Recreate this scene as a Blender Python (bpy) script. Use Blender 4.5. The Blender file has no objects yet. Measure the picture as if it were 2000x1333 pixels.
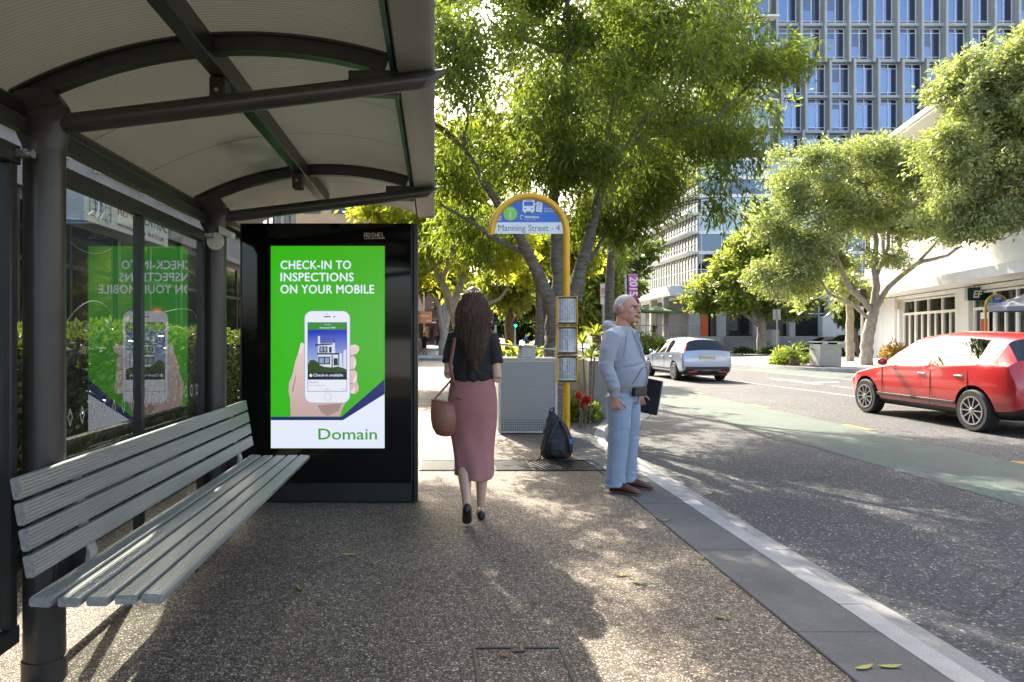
import bpy, bmesh, math, random
import numpy as np
from mathutils import Vector, Matrix, noise as mnoise
S = bpy.context.scene
COL = S.collection
rad = math.radians
# ---------------------------------------------------------------- camera, world, sun, exposure
cam_d = bpy.data.cameras.new('camera'); cam = bpy.data.objects.new('camera', cam_d); COL.objects.link(cam)
cam.location = (0, 0, 1.40); cam.rotation_euler = (rad(90), 0, 0)
cam_d.sensor_width = 36; cam_d.lens = 24.0
cam_d.shift_x = 0.0755; cam_d.shift_y = -0.00475
cam_d.clip_start = 0.05; cam_d.clip_end = 2000
S.camera = cam
SUN_AZ = rad(-12.5); SUN_EL = rad(40)           # azimuth clockwise from +Y
sun_dir = Vector((math.cos(SUN_EL)*math.sin(SUN_AZ), math.cos(SUN_EL)*math.cos(SUN_AZ), math.sin(SUN_EL)))
W = bpy.data.worlds.new('World'); S.world = W; W.use_nodes = True
wn = W.node_tree; wn.nodes.clear()
sky = wn.nodes.new('ShaderNodeTexSky'); sky.sky_type = 'NISHITA'; sky.sun_disc = False
sky.sun_elevation = SUN_EL; sky.sun_rotation = SUN_AZ; sky.air_density = 1.0; sky.dust_density = 4.0; sky.ozone_density = 0.3
bg = wn.nodes.new('ShaderNodeBackground'); bg.inputs[1].default_value = 0.15
wo = wn.nodes.new('ShaderNodeOutputWorld')
wn.links.new(sky.outputs[0], bg.inputs[0]); wn.links.new(bg.outputs[0], wo.inputs[0])
sd = bpy.data.lights.new('sun', 'SUN'); sd.energy = 4.3; sd.angle = rad(0.55); sd.color = (1.0, 0.91, 0.76)
so = bpy.data.objects.new('sun', sd); COL.objects.link(so)
so.rotation_euler = sun_dir.to_track_quat('Z', 'Y').to_euler(); so.location = (0, 30, 40)
S.view_settings.view_transform = 'Standard'; S.view_settings.look = 'None'
S.view_settings.exposure = 2.15; S.view_settings.gamma = 1.0
S.cycles.use_denoising = True
try: S.cycles.denoiser = 'OPENIMAGEDENOISE'
except Exception: pass
S.cycles.max_bounces = 10; S.cycles.transparent_max_bounces = 16
S.cycles.diffuse_bounces = 4; S.cycles.glossy_bounces = 4; S.cycles.transmission_bounces = 6
S.cycles.caustics_reflective = False; S.cycles.caustics_refractive = False
S.cycles.sample_clamp_indirect = 8
H = 1.40; CX = 849.0; CY = 657.0; F = 1333.3
def at(u, v, Y): return Vector(((u-CX)/F*Y, Y, H+(CY-v)/F*Y))
def X_at(u, Y): return (u-CX)/F*Y
def Z_at(v, Y): return H+(CY-v)/F*Y
# ---------------------------------------------------------------- helpers
def lin(h):
    if isinstance(h, (tuple, list)): return tuple(h)[:3]
    h = h.lstrip('#'); o = []
    for i in (0, 2, 4):
        c = int(h[i:i+2], 16)/255; o.append(c/12.92 if c <= .04045 else ((c+.055)/1.055)**2.4)
    return tuple(o)
_M = {}
def mat(name, color=(.5,.5,.5), rough=.6, metal=0.0, var=0.0, vscale=8.0, bump=0.0, bscale=60.0, emit=None, estr=1.0, coat=0.0, color2=None, spec=.5, sheen=0.0, stretch=None):
    """procedural principled material: colour broken up by noise, optional fine bump"""
    if name in _M: return _M[name]
    m = bpy.data.materials.new(name); m.use_nodes = True; nt = m.node_tree; b = nt.nodes['Principled BSDF']
    c = lin(color)
    b.inputs['Base Color'].default_value = (*c, 1); b.inputs['Roughness'].default_value = rough; b.inputs['Metallic'].default_value = metal
    b.inputs['Specular IOR Level'].default_value = spec
    if coat: b.inputs['Coat Weight'].default_value = coat; b.inputs['Coat Roughness'].default_value = .05
    if sheen: b.inputs['Sheen Weight'].default_value = sheen
    if emit is not None:
        b.inputs['Emission Color'].default_value = (*lin(emit), 1); b.inputs['Emission Strength'].default_value = estr
    tc = None
    if var or color2 is not None or bump:
        tc = nt.nodes.new('ShaderNodeTexCoord'); src = tc.outputs['Object']
        if stretch:
            mp = nt.nodes.new('ShaderNodeMapping'); mp.inputs['Scale'].default_value = stretch
            nt.links.new(src, mp.inputs[0]); src = mp.outputs[0]
    if var or color2 is not None:
        n = nt.nodes.new('ShaderNodeTexNoise'); n.inputs['Scale'].default_value = vscale; n.inputs['Detail'].default_value = 6; n.inputs['Roughness'].default_value = .65
        nt.links.new(src, n.inputs[0])
        r = nt.nodes.new('ShaderNodeValToRGB'); r.color_ramp.elements[0].position = .3; r.color_ramp.elements[1].position = .7
        c2 = lin(color2) if color2 is not None else tuple(min(1, x*(1+var)) for x in c)
        c1 = c if color2 is not None else tuple(x*(1-var) for x in c)
        r.color_ramp.elements[0].color = (*c1, 1); r.color_ramp.elements[1].color = (*c2, 1)
        nt.links.new(n.outputs[0], r.inputs[0]); nt.links.new(r.outputs[0], b.inputs['Base Color'])
        mr = nt.nodes.new('ShaderNodeMapRange'); mr.inputs['To Min'].default_value = max(0, rough-.08); mr.inputs['To Max'].default_value = min(1, rough+.1)
        nt.links.new(n.outputs[0], mr.inputs[0]); nt.links.new(mr.outputs[0], b.inputs['Roughness'])
    if bump:
        n2 = nt.nodes.new('ShaderNodeTexNoise'); n2.inputs['Scale'].default_value = bscale; n2.inputs['Detail'].default_value = 4
        nt.links.new(src, n2.inputs[0])
        bp = nt.nodes.new('ShaderNodeBump'); bp.inputs['Strength'].default_value = bump; bp.inputs['Distance'].default_value = .02
        nt.links.new(n2.outputs[0], bp.inputs['Height']); nt.links.new(bp.outputs[0], b.inputs['Normal'])
    _M[name] = m; return m
def emis(name, color, strength=1.0):
    if name in _M: return _M[name]
    m = bpy.data.materials.new(name); m.use_nodes = True; b = m.node_tree.nodes['Principled BSDF']
    b.inputs['Base Color'].default_value = (.01,.01,.01,1); b.inputs['Roughness'].default_value = .25
    b.inputs['Emission Color'].default_value = (*lin(color),1); b.inputs['Emission Strength'].default_value = strength
    _M[name] = m; return m
def glass(name, tint=(.9,.95,.93), ior=1.6, rough=0.0, haze=0.0):
    """thin sheet: Fresnel mix of clear tinted transmission and mirror"""
    if name in _M: return _M[name]
    m = bpy.data.materials.new(name); m.use_nodes = True; nt = m.node_tree; nt.nodes.clear()
    o = nt.nodes.new('ShaderNodeOutputMaterial'); t = nt.nodes.new('ShaderNodeBsdfTransparent'); g = nt.nodes.new('ShaderNodeBsdfGlossy')
    t.inputs[0].default_value = (*tint,1); g.inputs['Roughness'].default_value = rough; g.inputs[0].default_value = (1,1,1,1)
    f = nt.nodes.new('ShaderNodeFresnel'); ge = nt.nodes.new('ShaderNodeNewGeometry'); ri = nt.nodes.new('ShaderNodeMapRange')   # same reflection from either side of the sheet
    ri.inputs['To Min'].default_value = ior; ri.inputs['To Max'].default_value = 1/ior; nt.links.new(ge.outputs['Backfacing'], ri.inputs[0]); nt.links.new(ri.outputs[0], f.inputs[0])
    mx = nt.nodes.new('ShaderNodeMixShader')
    nt.links.new(f.outputs[0], mx.inputs[0]); nt.links.new(t.outputs[0], mx.inputs[1]); nt.links.new(g.outputs[0], mx.inputs[2])
    out = mx
    if haze:
        d = nt.nodes.new('ShaderNodeBsdfDiffuse'); d.inputs[0].default_value = (.5,.5,.48,1)
        m2 = nt.nodes.new('ShaderNodeMixShader')
        n = nt.nodes.new('ShaderNodeTexNoise'); n.inputs['Scale'].default_value = 3; n.inputs['Detail'].default_value = 8
        tc = nt.nodes.new('ShaderNodeTexCoord'); nt.links.new(tc.outputs['Object'], n.inputs[0])
        mr = nt.nodes.new('ShaderNodeMapRange'); mr.inputs['From Min'].default_value = .4; mr.inputs['From Max'].default_value = .8; mr.inputs['To Max'].default_value = haze
        nt.links.new(n.outputs[0], mr.inputs[0]); nt.links.new(mr.outputs[0], m2.inputs[0])
        nt.links.new(mx.outputs[0], m2.inputs[1]); nt.links.new(d.outputs[0], m2.inputs[2]); out = m2
    nt.links.new(out.outputs[0], o.inputs[0])
    _M[name] = m; return m

class MB:
    def __init__(s): s.v = []; s.f = []; s.m = []
    def add(s, vs, fs, mi=0):
        b = len(s.v); s.v += [tuple(v) for v in vs]
        for f in fs: s.f.append(tuple(i+b for i in f)); s.m.append(mi)
        return s
    def box(s, x0, x1, y0, y1, z0, z1, mi=0, M=None):
        vs = [Vector((x,y,z)) for x in (x0,x1) for y in (y0,y1) for z in (z0,z1)]
        if M is not None: vs = [M @ v for v in vs]
        return s.add(vs, [(0,1,3,2),(4,6,7,5),(0,4,5,1),(2,3,7,6),(0,2,6,4),(1,5,7,3)], mi)
    def bar(s, a, b, w, h, mi=0, up=(0,0,1)):
        """rectangular bar from a to b: w across, h along 'up'"""
        a = Vector(a); b = Vector(b); d = (b-a); L = d.length; d.normalize(); up = Vector(up)
        x = d.cross(up).normalized(); z = x.cross(d)
        M = Matrix(((x.x,d.x,z.x,a.x),(x.y,d.y,z.y,a.y),(x.z,d.z,z.z,a.z),(0,0,0,1)))
        return s.box(-w/2, w/2, 0, L, -h/2, h/2, mi, M)
    def loft(s, rings, mi=0, caps=True, closed=True):
        n = len(rings[0]); b = len(s.v)
        for r in rings: s.v += [tuple(p) for p in r]
        for i in range(len(rings)-1):
            for j in range(n if closed else n-1):
                k = (j+1) % n
                s.f.append((b+i*n+j, b+i*n+k, b+(i+1)*n+k, b+(i+1)*n+j)); s.m.append(mi)
        if caps and closed:
            s.f.append(tuple(b+j for j in reversed(range(n)))); s.m.append(mi)
            s.f.append(tuple(b+(len(rings)-1)*n+j for j in range(n))); s.m.append(mi)
        return s
    def tube(s, path, r, n=10, mi=0, caps=True, sq=1.0, ref=None):
        path = [Vector(p) for p in path]; k = len(path)
        rs = r if isinstance(r, (list, tuple)) else [r]*k
        rings = []; px = None
        for i, p in enumerate(path):
            d = (path[min(i+1,k-1)]-path[max(i-1,0)]).normalized()
            if px is None:
                q = Vector(ref) if ref else (Vector((0,0,1)) if abs(d.z) < .9 else Vector((1,0,0)))
                px = (q - d*q.dot(d)).normalized()
            else:
                px = (px - d*px.dot(d)).normalized()
            py = d.cross(px); rr = rs[i]
            ra, rb = rr if isinstance(rr, tuple) else (rr, rr*sq)
            rings.append([p + px*ra*math.cos(2*math.pi*j/n) + py*rb*math.sin(2*math.pi*j/n) for j in range(n)])
        return s.loft(rings, mi, caps)
    def rings(s, secs, n=16, mi=0, caps=True):
        """secs: (cx, cy, z, rx, ry) horizontal ellipses"""
        return s.loft([[(cx+rx*math.cos(2*math.pi*j/n), cy+ry*math.sin(2*math.pi*j/n), z) for j in range(n)] for cx,cy,z,rx,ry in secs], mi, caps)
    def ell(s, c, r, n=12, m=8, mi=0, M=None):
        c = Vector(c); rr = r if isinstance(r, (tuple,list)) else (r,r,r); vs = []; fs = []
        for i in range(1, m):
            t = math.pi*i/m
            for j in range(n):
                p = 2*math.pi*j/n
                v = Vector((rr[0]*math.sin(t)*math.cos(p), rr[1]*math.sin(t)*math.sin(p), rr[2]*math.cos(t)))
                if M is not None: v = M @ v
                vs.append(c+v)
        top = Vector((0,0,rr[2])); 
        if M is not None: top = M @ top
        vs += [c+top, c-top]; T = len(vs)-2
        for i in range(m-2):
            for j in range(n):
                k = (j+1) % n; fs.append((i*n+j, (i+1)*n+j, (i+1)*n+k, i*n+k))
        for j in range(n):
            k = (j+1) % n; fs.append((T, j, k)); fs.append((T+1, (m-2)*n+k, (m-2)*n+j))
        return s.add(vs, fs, mi)
    def prism(s, poly, axis, a, b, mi=0):
        """extrude a 2-D polygon along an axis from a to b: 'x' -> (y,z), 'y' -> (x,z), 'z' -> (x,y)"""
        def P(p, t):
            return {'x': (t,p[0],p[1]), 'y': (p[0],t,p[1]), 'z': (p[0],p[1],t)}[axis]
        return s.loft([[P(p,a) for p in poly], [P(p,b) for p in poly]], mi)
    def lathe(s, prof, c=(0,0,0), n=16, mi=0):
        return s.loft([[(c[0]+r*math.cos(2*math.pi*j/n), c[1]+r*math.sin(2*math.pi*j/n), c[2]+z) for j in range(n)] for r,z in prof], mi)
    def mesh(s, name, mats, smooth=35):
        me = bpy.data.meshes.new(name); me.from_pydata(s.v, [], s.f)
        for m in (mats if isinstance(mats, (list,tuple)) else [mats]): me.materials.append(m)
        me.polygons.foreach_set('material_index', s.m)
        bm = bmesh.new(); bm.from_mesh(me); bmesh.ops.recalc_face_normals(bm, faces=bm.faces); bm.to_mesh(me); bm.free()
        if smooth:
            me.polygons.foreach_set('use_smooth', [True]*len(me.polygons))
            if smooth < 180: me.set_sharp_from_angle(angle=rad(smooth))
        me.update(); return me
    def build(s, name, mats, parent=None, smooth=35, bevel=0.0, loc=None):
        if loc is not None:
            L = Vector(loc); s.v = [tuple(Vector(v)-L) for v in s.v]
        o = bpy.data.objects.new(name, s.mesh(name, mats, smooth)); COL.objects.link(o)
        if parent is not None: o.parent = parent
        if loc is not None: o.location = loc
        if bevel:
            b = o.modifiers.new('bevel', 'BEVEL'); b.width = bevel; b.segments = 2; b.limit_method = 'ANGLE'; b.angle_limit = rad(40)
        return o
def tag(o, label=None, cat=None, group=None, kind=None):
    if label: o['label'] = label
    if cat: o['category'] = cat
    if group: o['group'] = group
    if kind: o['kind'] = kind
    return o
def thing(name, label, cat, loc=(0,0,0), rz=0.0, group=None):
    o = bpy.data.objects.new(name, None); COL.objects.link(o); o.empty_display_size = .2
    o.location = loc; o.rotation_euler = (0,0,rz); return tag(o, label, cat, group)
def kids(o): return [c for c in bpy.data.objects if c.parent == o]
def dup(root, loc, rz=None, label=None, scale=None):
    r = root.copy(); COL.objects.link(r); r.location = loc
    if rz is not None: r.rotation_euler = (0,0,rz)
    if scale is not None: r.scale = (scale,)*3
    if label: r['label'] = label
    for ch in kids(root):
        c = ch.copy(); COL.objects.link(c); c.parent = r
        for g in kids(ch):
            d = g.copy(); COL.objects.link(d); d.parent = c
    return r
def text_mesh(name, s, size, M, material, parent, align='LEFT', bold=0.0, extrude=.001, xs=1.0, spacing=1.0, shear=0.0, line=1.0):
    cu = bpy.data.curves.new(name, 'FONT'); cu.body = s; cu.size = size; cu.align_x = align; cu.offset = bold; cu.extrude = extrude
    cu.space_character = spacing; cu.shear = shear; cu.space_line = line; cu.resolution_u = 3
    t = bpy.data.objects.new(name, cu); COL.objects.link(t)
    dg = bpy.context.evaluated_depsgraph_get(); me = bpy.data.meshes.new_from_object(t.evaluated_get(dg))
    bpy.data.objects.remove(t); bpy.data.curves.remove(cu)
    me.transform(M @ Matrix.Diagonal((xs,1,1,1))); me.materials.clear(); me.materials.append(material)
    o = bpy.data.objects.new(name, me); COL.objects.link(o); o.parent = parent
    return o
FACE_CAM = Matrix(((1,0,0,0),(0,0,-1,0),(0,1,0,0),(0,0,0,1)))       # text lying in x/z, read from -Y
def remesh(mb, voxel, smooth_it=6, factor=.5, sub=0):
    """fuse overlapping shells into ONE continuous surface"""
    me = bpy.data.meshes.new('tmp'); me.from_pydata(mb.v, [], mb.f)
    bm = bmesh.new(); bm.from_mesh(me); bmesh.ops.recalc_face_normals(bm, faces=bm.faces); bm.to_mesh(me); bm.free()
    o = bpy.data.objects.new('tmp', me); COL.objects.link(o)
    r = o.modifiers.new('r', 'REMESH'); r.mode = 'VOXEL'; r.voxel_size = voxel; r.use_smooth_shade = True
    s = o.modifiers.new('s', 'SMOOTH'); s.iterations = smooth_it; s.factor = factor
    dg = bpy.context.evaluated_depsgraph_get(); out = bpy.data.meshes.new_from_object(o.evaluated_get(dg))
    bpy.data.objects.remove(o); bpy.data.meshes.remove(me)
    out.polygons.foreach_set('use_smooth', [True]*len(out.polygons)); out.materials.clear()
    return out
def displace(me, fn):
    """move every vertex along its normal by fn(co)"""
    n = len(me.vertices); co = np.empty(n*3,np.float32); no = np.empty(n*3,np.float32)
    me.vertices.foreach_get('co',co); me.vertex_normals.foreach_get('vector',no); co = co.reshape(-1,3); no = no.reshape(-1,3)
    d = np.array([fn(Vector(c)) for c in co.tolist()],np.float32); me.vertices.foreach_set('co',(co+no*d[:,None]).ravel()); me.update()
def obj_from(me, name, mats, parent=None, fn=None):
    """link a mesh; fn(co, normal) -> material index per face"""
    for m in (mats if isinstance(mats, (list,tuple)) else [mats]): me.materials.append(m)
    if fn:
        for p in me.polygons: p.material_index = fn(p.center, p.normal)
    o = bpy.data.objects.new(name, me); COL.objects.link(o)
    if parent is not None: o.parent = parent
    return o
# ---------------------------------------------------------------- foliage
def leaf_mat(name, dark, light, trans, tstr=.5, rough=.45, spec=.3):
    if name in _M: return _M[name]
    m = bpy.data.materials.new(name); m.use_nodes = True; nt = m.node_tree; b = nt.nodes['Principled BSDF']; o = nt.nodes['Material Output']
    a = nt.nodes.new('ShaderNodeAttribute'); a.attribute_name = 'tint'
    def ramp(c0, c1):
        r = nt.nodes.new('ShaderNodeValToRGB'); r.color_ramp.elements[0].color = (*lin(c0),1); r.color_ramp.elements[1].color = (*lin(c1),1)
        nt.links.new(a.outputs['Fac'], r.inputs[0]); return r
    r1 = ramp(dark, light); nt.links.new(r1.outputs[0], b.inputs['Base Color'])
    b.inputs['Roughness'].default_value = rough; b.inputs['Specular IOR Level'].default_value = spec
    t = nt.nodes.new('ShaderNodeBsdfTranslucent')
    tc = lin(trans); r2 = ramp(tuple(x*.6 for x in tc), tc); nt.links.new(r2.outputs[0], t.inputs[0])
    mx = nt.nodes.new('ShaderNodeMixShader'); mx.inputs[0].default_value = tstr
    nt.links.new(b.outputs[0], mx.inputs[1]); nt.links.new(t.outputs[0], mx.inputs[2]); nt.links.new(mx.outputs[0], o.inputs[0])
    _M[name] = m; return m
def leaves(name, P, D, L, Wd, material, parent, rng, fold=.25, tint=None, up=None, loc=None):
    """P base points, D directions (n,3); each leaf is a folded blade of two triangles"""
    n = len(P); P = np.asarray(P, float); D = np.asarray(D, float)
    if loc is not None: P = P-np.asarray(loc)
    D /= np.linalg.norm(D, axis=1, keepdims=True)+1e-9
    R = rng.normal(size=(n,3)) if up is None else np.asarray(up)+rng.normal(size=(n,3))*.35
    Sd = np.cross(D, R); Sd /= np.linalg.norm(Sd, axis=1, keepdims=True)+1e-9
    N = np.cross(Sd, D)
    l = (L*rng.uniform(.7,1.3,size=n))[:,None]; w = (Wd*rng.uniform(.75,1.25,size=n))[:,None]
    mid = P+D*l*.45-N*w*fold
    V = np.stack([P, mid+Sd*w*.5, P+D*l-N*l*.06, mid-Sd*w*.5], 1).reshape(-1,3)
    me = bpy.data.meshes.new(name); me.vertices.add(4*n); me.vertices.foreach_set('co', V.astype(np.float32).ravel())
    b = np.arange(n)*4
    tri = np.stack([b, b+1, b+2, b, b+2, b+3], 1).reshape(-1)
    me.loops.add(6*n); me.loops.foreach_set('vertex_index', tri.astype(np.int32))
    me.polygons.add(2*n); me.polygons.foreach_set('loop_start', (np.arange(2*n)*3).astype(np.int32))
    me.update(calc_edges=True)
    t = rng.uniform(0,1,size=n) if tint is None else np.clip(tint,0,1)
    at_ = me.attributes.new('tint', 'FLOAT', 'FACE'); at_.data.foreach_set('value', np.repeat(t,2).astype(np.float32))
    me.materials.append(material)
    o = bpy.data.objects.new(name, me); COL.objects.link(o)
    if parent is not None: o.parent = parent
    return o
def lobe_points(lobes, n, rng, gap=.0, gscale=.8, shell=2.0):
    """points through ellipsoid lobes (c, r): denser toward the surface, thinned by noise so that gaps open"""
    vol = np.array([r[0]*r[1]*r[2] for c, r in lobes])**.75; vol /= vol.sum(); out = []
    for (c, r), w in zip(lobes, vol):
        k = int(n*w); q = rng.normal(size=(k,3)); q /= np.linalg.norm(q,axis=1,keepdims=True)
        q *= (rng.uniform(0,1,size=(k,1))**(1/shell)); q += rng.normal(size=(k,3))*.06
        off = Vector(c)*.7; q *= np.array([.86+.62*mnoise.noise(Vector(a)*1.7+off) for a in q])[:,None]
        for p in q*np.array(r)+np.array(c):
            if mnoise.noise(Vector(p)*gscale) > gap-.12*rng.uniform(): out.append(p)
    return np.array(out)
def sprays(C, k, rng, twig, drop=.5, out_c=None, outw=.6):
    """k leaves along a short hanging twig at every point: returns leaf bases and directions"""
    n = len(C); T = rng.normal(size=(n,3)); T[:,2] = T[:,2]*.4-drop
    if out_c is not None:
        o = C-np.asarray(out_c); o /= np.linalg.norm(o,axis=1,keepdims=True)+1e-9; T = T*.7+o*outw
    T /= np.linalg.norm(T,axis=1,keepdims=True)+1e-9
    s = rng.uniform(-.5,.5,size=(n,k,1)); P = C[:,None,:]+T[:,None,:]*s*twig+rng.normal(size=(n,k,3))*twig*.16
    side = rng.normal(size=(n,k,3)); D = T[:,None,:]*.8+side*.55; D[:,:,2] -= drop*.6
    tn = np.repeat(rng.normal(size=n)*.18,k)+rng.uniform(.2,.8,size=n*k)
    return P.reshape(-1,3), D.reshape(-1,3), tn
def limb_path(a, b, rng, k=6, wob=.08, sag=0.0):
    a = Vector(a); b = Vector(b); L = (b-a).length; out = []
    for i in range(k+1):
        t = i/k; p = a.lerp(b, t)
        w = math.sin(math.pi*t)
        p += Vector(rng.normal(size=3))*wob*L*(.35 if 0 < i < k else 0) + Vector((0,0,sag*L*w)); out.append(p)
    return out
def taper(r0, r1, k): return [r0+(r1-r0)*i/k for i in range(k+1)]
# ---------------------------------------------------------------- ground, road, kerb
def ground_mat(name, kind):
    m = bpy.data.materials.new(name); m.use_nodes = True; nt = m.node_tree; b = nt.nodes['Principled BSDF']; N = nt.nodes.new; Lk = nt.links.new
    tc = N('ShaderNodeTexCoord'); src = tc.outputs['Object']
    def noise(scale, detail=6, rough=.6):
        n = N('ShaderNodeTexNoise'); n.inputs['Scale'].default_value = scale; n.inputs['Detail'].default_value = detail; n.inputs['Roughness'].default_value = rough; Lk(src, n.inputs[0]); return n
    def ramp(fac, stops, const=False):
        r = N('ShaderNodeValToRGB'); e = r.color_ramp
        if const: e.interpolation = 'CONSTANT'
        while len(e.elements) < len(stops): e.elements.new(.5)
        for el, (p, c) in zip(e.elements, stops): el.position = p; el.color = (*lin(c),1)
        Lk(fac, r.inputs[0]); return r
    def mix(a, c, f, mode='MIX'):
        x = N('ShaderNodeMix'); x.data_type = 'RGBA'; x.blend_type = mode
        if isinstance(f, float): x.inputs[0].default_value = f
        else: Lk(f, x.inputs[0])
        Lk(a, x.inputs[6]); Lk(c, x.inputs[7]); return x.outputs[2]
    def bump(h, s, d):
        p = N('ShaderNodeBump'); p.inputs['Strength'].default_value = s; p.inputs['Distance'].default_value = d; Lk(h, p.inputs['Height']); return p
    b.inputs['Roughness'].default_value = .8; b.inputs['Specular IOR Level'].default_value = .3
    if kind == 'pebble':
        vo = N('ShaderNodeTexVoronoi'); vo.inputs['Scale'].default_value = 74; Lk(src, vo.inputs[0])
        ve = N('ShaderNodeTexVoronoi'); ve.feature = 'DISTANCE_TO_EDGE'; ve.inputs['Scale'].default_value = 74; Lk(src, ve.inputs[0])
        sp = N('ShaderNodeSeparateColor'); Lk(vo.outputs['Color'], sp.inputs[0])
        st = ramp(sp.outputs[0], [(0,(.12,.095,.072)),(.16,(.26,.22,.175)),(.34,(.36,.31,.25)),(.52,(.28,.25,.21)),(.66,(.46,.40,.32)),(.86,(.60,.545,.465)),(.94,(.16,.135,.115))], True)
        ed = N('ShaderNodeMapRange'); ed.inputs['From Min'].default_value = .04; ed.inputs['From Max'].default_value = .22; Lk(ve.outputs[0], ed.inputs[0])
        n0 = noise(1.1, 8, .7); pat = ramp(n0.outputs[0], [(.28,(.66,.60,.53)),(.45,(.95,.895,.82)),(.7,(1.20,1.12,1.01))])
        mort = ramp(noise(30).outputs[0], [(.3,(.055,.046,.037)),(.7,(.105,.09,.072))])
        c = mix(mort.outputs[0], st.outputs[0], ed.outputs[0]); c = mix(c, pat.outputs[0], 1.0, 'MULTIPLY')
        gv = N('ShaderNodeTexVoronoi'); gv.inputs['Scale'].default_value = 2.6; Lk(src, gv.inputs[0]); gr = ramp(gv.outputs['Distance'], [(.05,(.35,.34,.33)),(.075,(1,1,1))]); c = mix(c, gr.outputs[0], .8, 'MULTIPLY')
        Lk(c, b.inputs['Base Color']); bp = bump(ed.outputs[0], .9, .006); Lk(bp.outputs[0], b.inputs['Normal'])
        b.inputs['Roughness'].default_value = .62
    elif kind == 'asphalt':
        vo = N('ShaderNodeTexVoronoi'); vo.inputs['Scale'].default_value = 85; Lk(src, vo.inputs[0])
        sp = N('ShaderNodeSeparateColor'); Lk(vo.outputs['Color'], sp.inputs[0])
        st = ramp(sp.outputs[0], [(0,(.040,.042,.046)),(.4,(.062,.063,.066)),(.7,(.09,.09,.09)),(.9,(.15,.145,.135)),(.965,(.34,.33,.31))], True)
        pat = ramp(noise(.45, 10, .75).outputs[0], [(.25,(.60,.61,.63)),(.42,(.88,.88,.88)),(.55,(1.0,.99,.97)),(.75,(1.30,1.26,1.18))])
        fine = ramp(noise(260, 3).outputs[0], [(.3,(.6,.6,.6)),(.7,(1.25,1.25,1.25))])
        c = mix(st.outputs[0], pat.outputs[0], 1.0, 'MULTIPLY'); c = mix(c, fine.outputs[0], 1.0, 'MULTIPLY')
        nz = noise(1.4, 6); ad = N('ShaderNodeMix'); ad.data_type = 'RGBA'; ad.inputs[0].default_value = .16; Lk(src, ad.inputs[6]); Lk(nz.outputs['Color'], ad.inputs[7])
        cv = N('ShaderNodeTexVoronoi'); cv.feature = 'DISTANCE_TO_EDGE'; cv.inputs['Scale'].default_value = .42; Lk(ad.outputs[2], cv.inputs[0]); cr = ramp(cv.outputs[0], [(.0,(.35,.35,.35)),(.006,(1,1,1))]); c = mix(c, cr.outputs[0], .75, 'MULTIPLY')
        Lk(c, b.inputs['Base Color']); bp = bump(vo.outputs[0], .8, .006); Lk(bp.outputs[0], b.inputs['Normal']); b.inputs['Roughness'].default_value = .7
    elif kind in ('green', 'white', 'yellow'):
        base = {'green': ((.052,.092,.070),(.120,.168,.130)), 'white': ((.42,.42,.40),(.66,.66,.64)), 'yellow': ((.45,.26,.03),(.62,.38,.06))}[kind]
        c = ramp(noise(.9, 11, .8).outputs[0], [(.3,base[0]),(.7,base[1])]); vo = N('ShaderNodeTexVoronoi'); vo.inputs['Scale'].default_value = 90; Lk(src, vo.inputs[0])
        sp = N('ShaderNodeSeparateColor'); Lk(vo.outputs['Color'], sp.inputs[0])
        w = ramp(sp.outputs[0], [(0,(.55,.55,.55)),(.12,(.9,.9,.9)),(.8,(1.15,1.15,1.15))], True)
        co = mix(c.outputs[0], w.outputs[0], 1.0, 'MULTIPLY')
        wm_ = ramp(noise(1.7, 12, .82).outputs[0], [(.42,(.80,.80,.80)),(.60,(0,0,0))]); wr_ = N('ShaderNodeRGB'); wr_.outputs[0].default_value = (.10,.10,.095,1); co = mix(co, wr_.outputs[0], wm_.outputs[0])
        Lk(co, b.inputs['Base Color']); bp = bump(vo.outputs[0], .6, .005); Lk(bp.outputs[0], b.inputs['Normal'])
    elif kind in ('paver', 'kerb', 'gutter'):
        base = {'paver': ((.075,.075,.074),(.135,.132,.126)), 'kerb': ((.22,.217,.205),(.40,.39,.37)), 'gutter': ((.15,.148,.14),(.27,.265,.25))}[kind]
        c = ramp(noise(2.2, 9, .72).outputs[0], [(.3,base[0]),(.7,base[1])])
        f = ramp(noise(170, 3).outputs[0], [(.25,(.62,.62,.62)),(.75,(1.3,1.3,1.3))])
        Lk(mix(c.outputs[0], f.outputs[0], 1.0, 'MULTIPLY'), b.inputs['Base Color']); bp = bump(noise(120).outputs[0], .35, .006); Lk(bp.outputs[0], b.inputs['Normal'])
    elif kind == 'concrete':
        c = ramp(noise(.9, 9, .7).outputs[0], [(.3,(.30,.29,.27)),(.7,(.45,.44,.41))]); Lk(c.outputs[0], b.inputs['Base Color'])
    elif kind == 'soil':
        c = ramp(noise(18, 9, .7).outputs[0], [(.3,(.035,.024,.016)),(.6,(.10,.07,.045)),(.8,(.2,.15,.1))]); Lk(c.outputs[0], b.inputs['Base Color']); bp = bump(noise(30).outputs[0], 1.0, .03); Lk(bp.outputs[0], b.inputs['Normal'])
    return m
G_peb = ground_mat('exposed_aggregate','pebble'); G_asp = ground_mat('asphalt','asphalt'); G_grn = ground_mat('green_surfacing','green')
G_wht = ground_mat('white_road_paint','white'); G_yel = ground_mat('yellow_road_paint','yellow'); G_pav = ground_mat('dark_paver','paver')
G_krb = ground_mat('kerb_concrete','kerb'); G_gut = ground_mat('gutter_concrete','gutter'); G_con = ground_mat('concrete','concrete'); G_soil = ground_mat('soil','soil')
def sheet(name, poly, z, material, thick=0):
    mb = MB(); mb.add([(x,y,z) for x,y in poly], [tuple(range(len(poly)))])
    o = mb.build(name, material, smooth=0); return tag(o, kind='structure')
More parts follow.
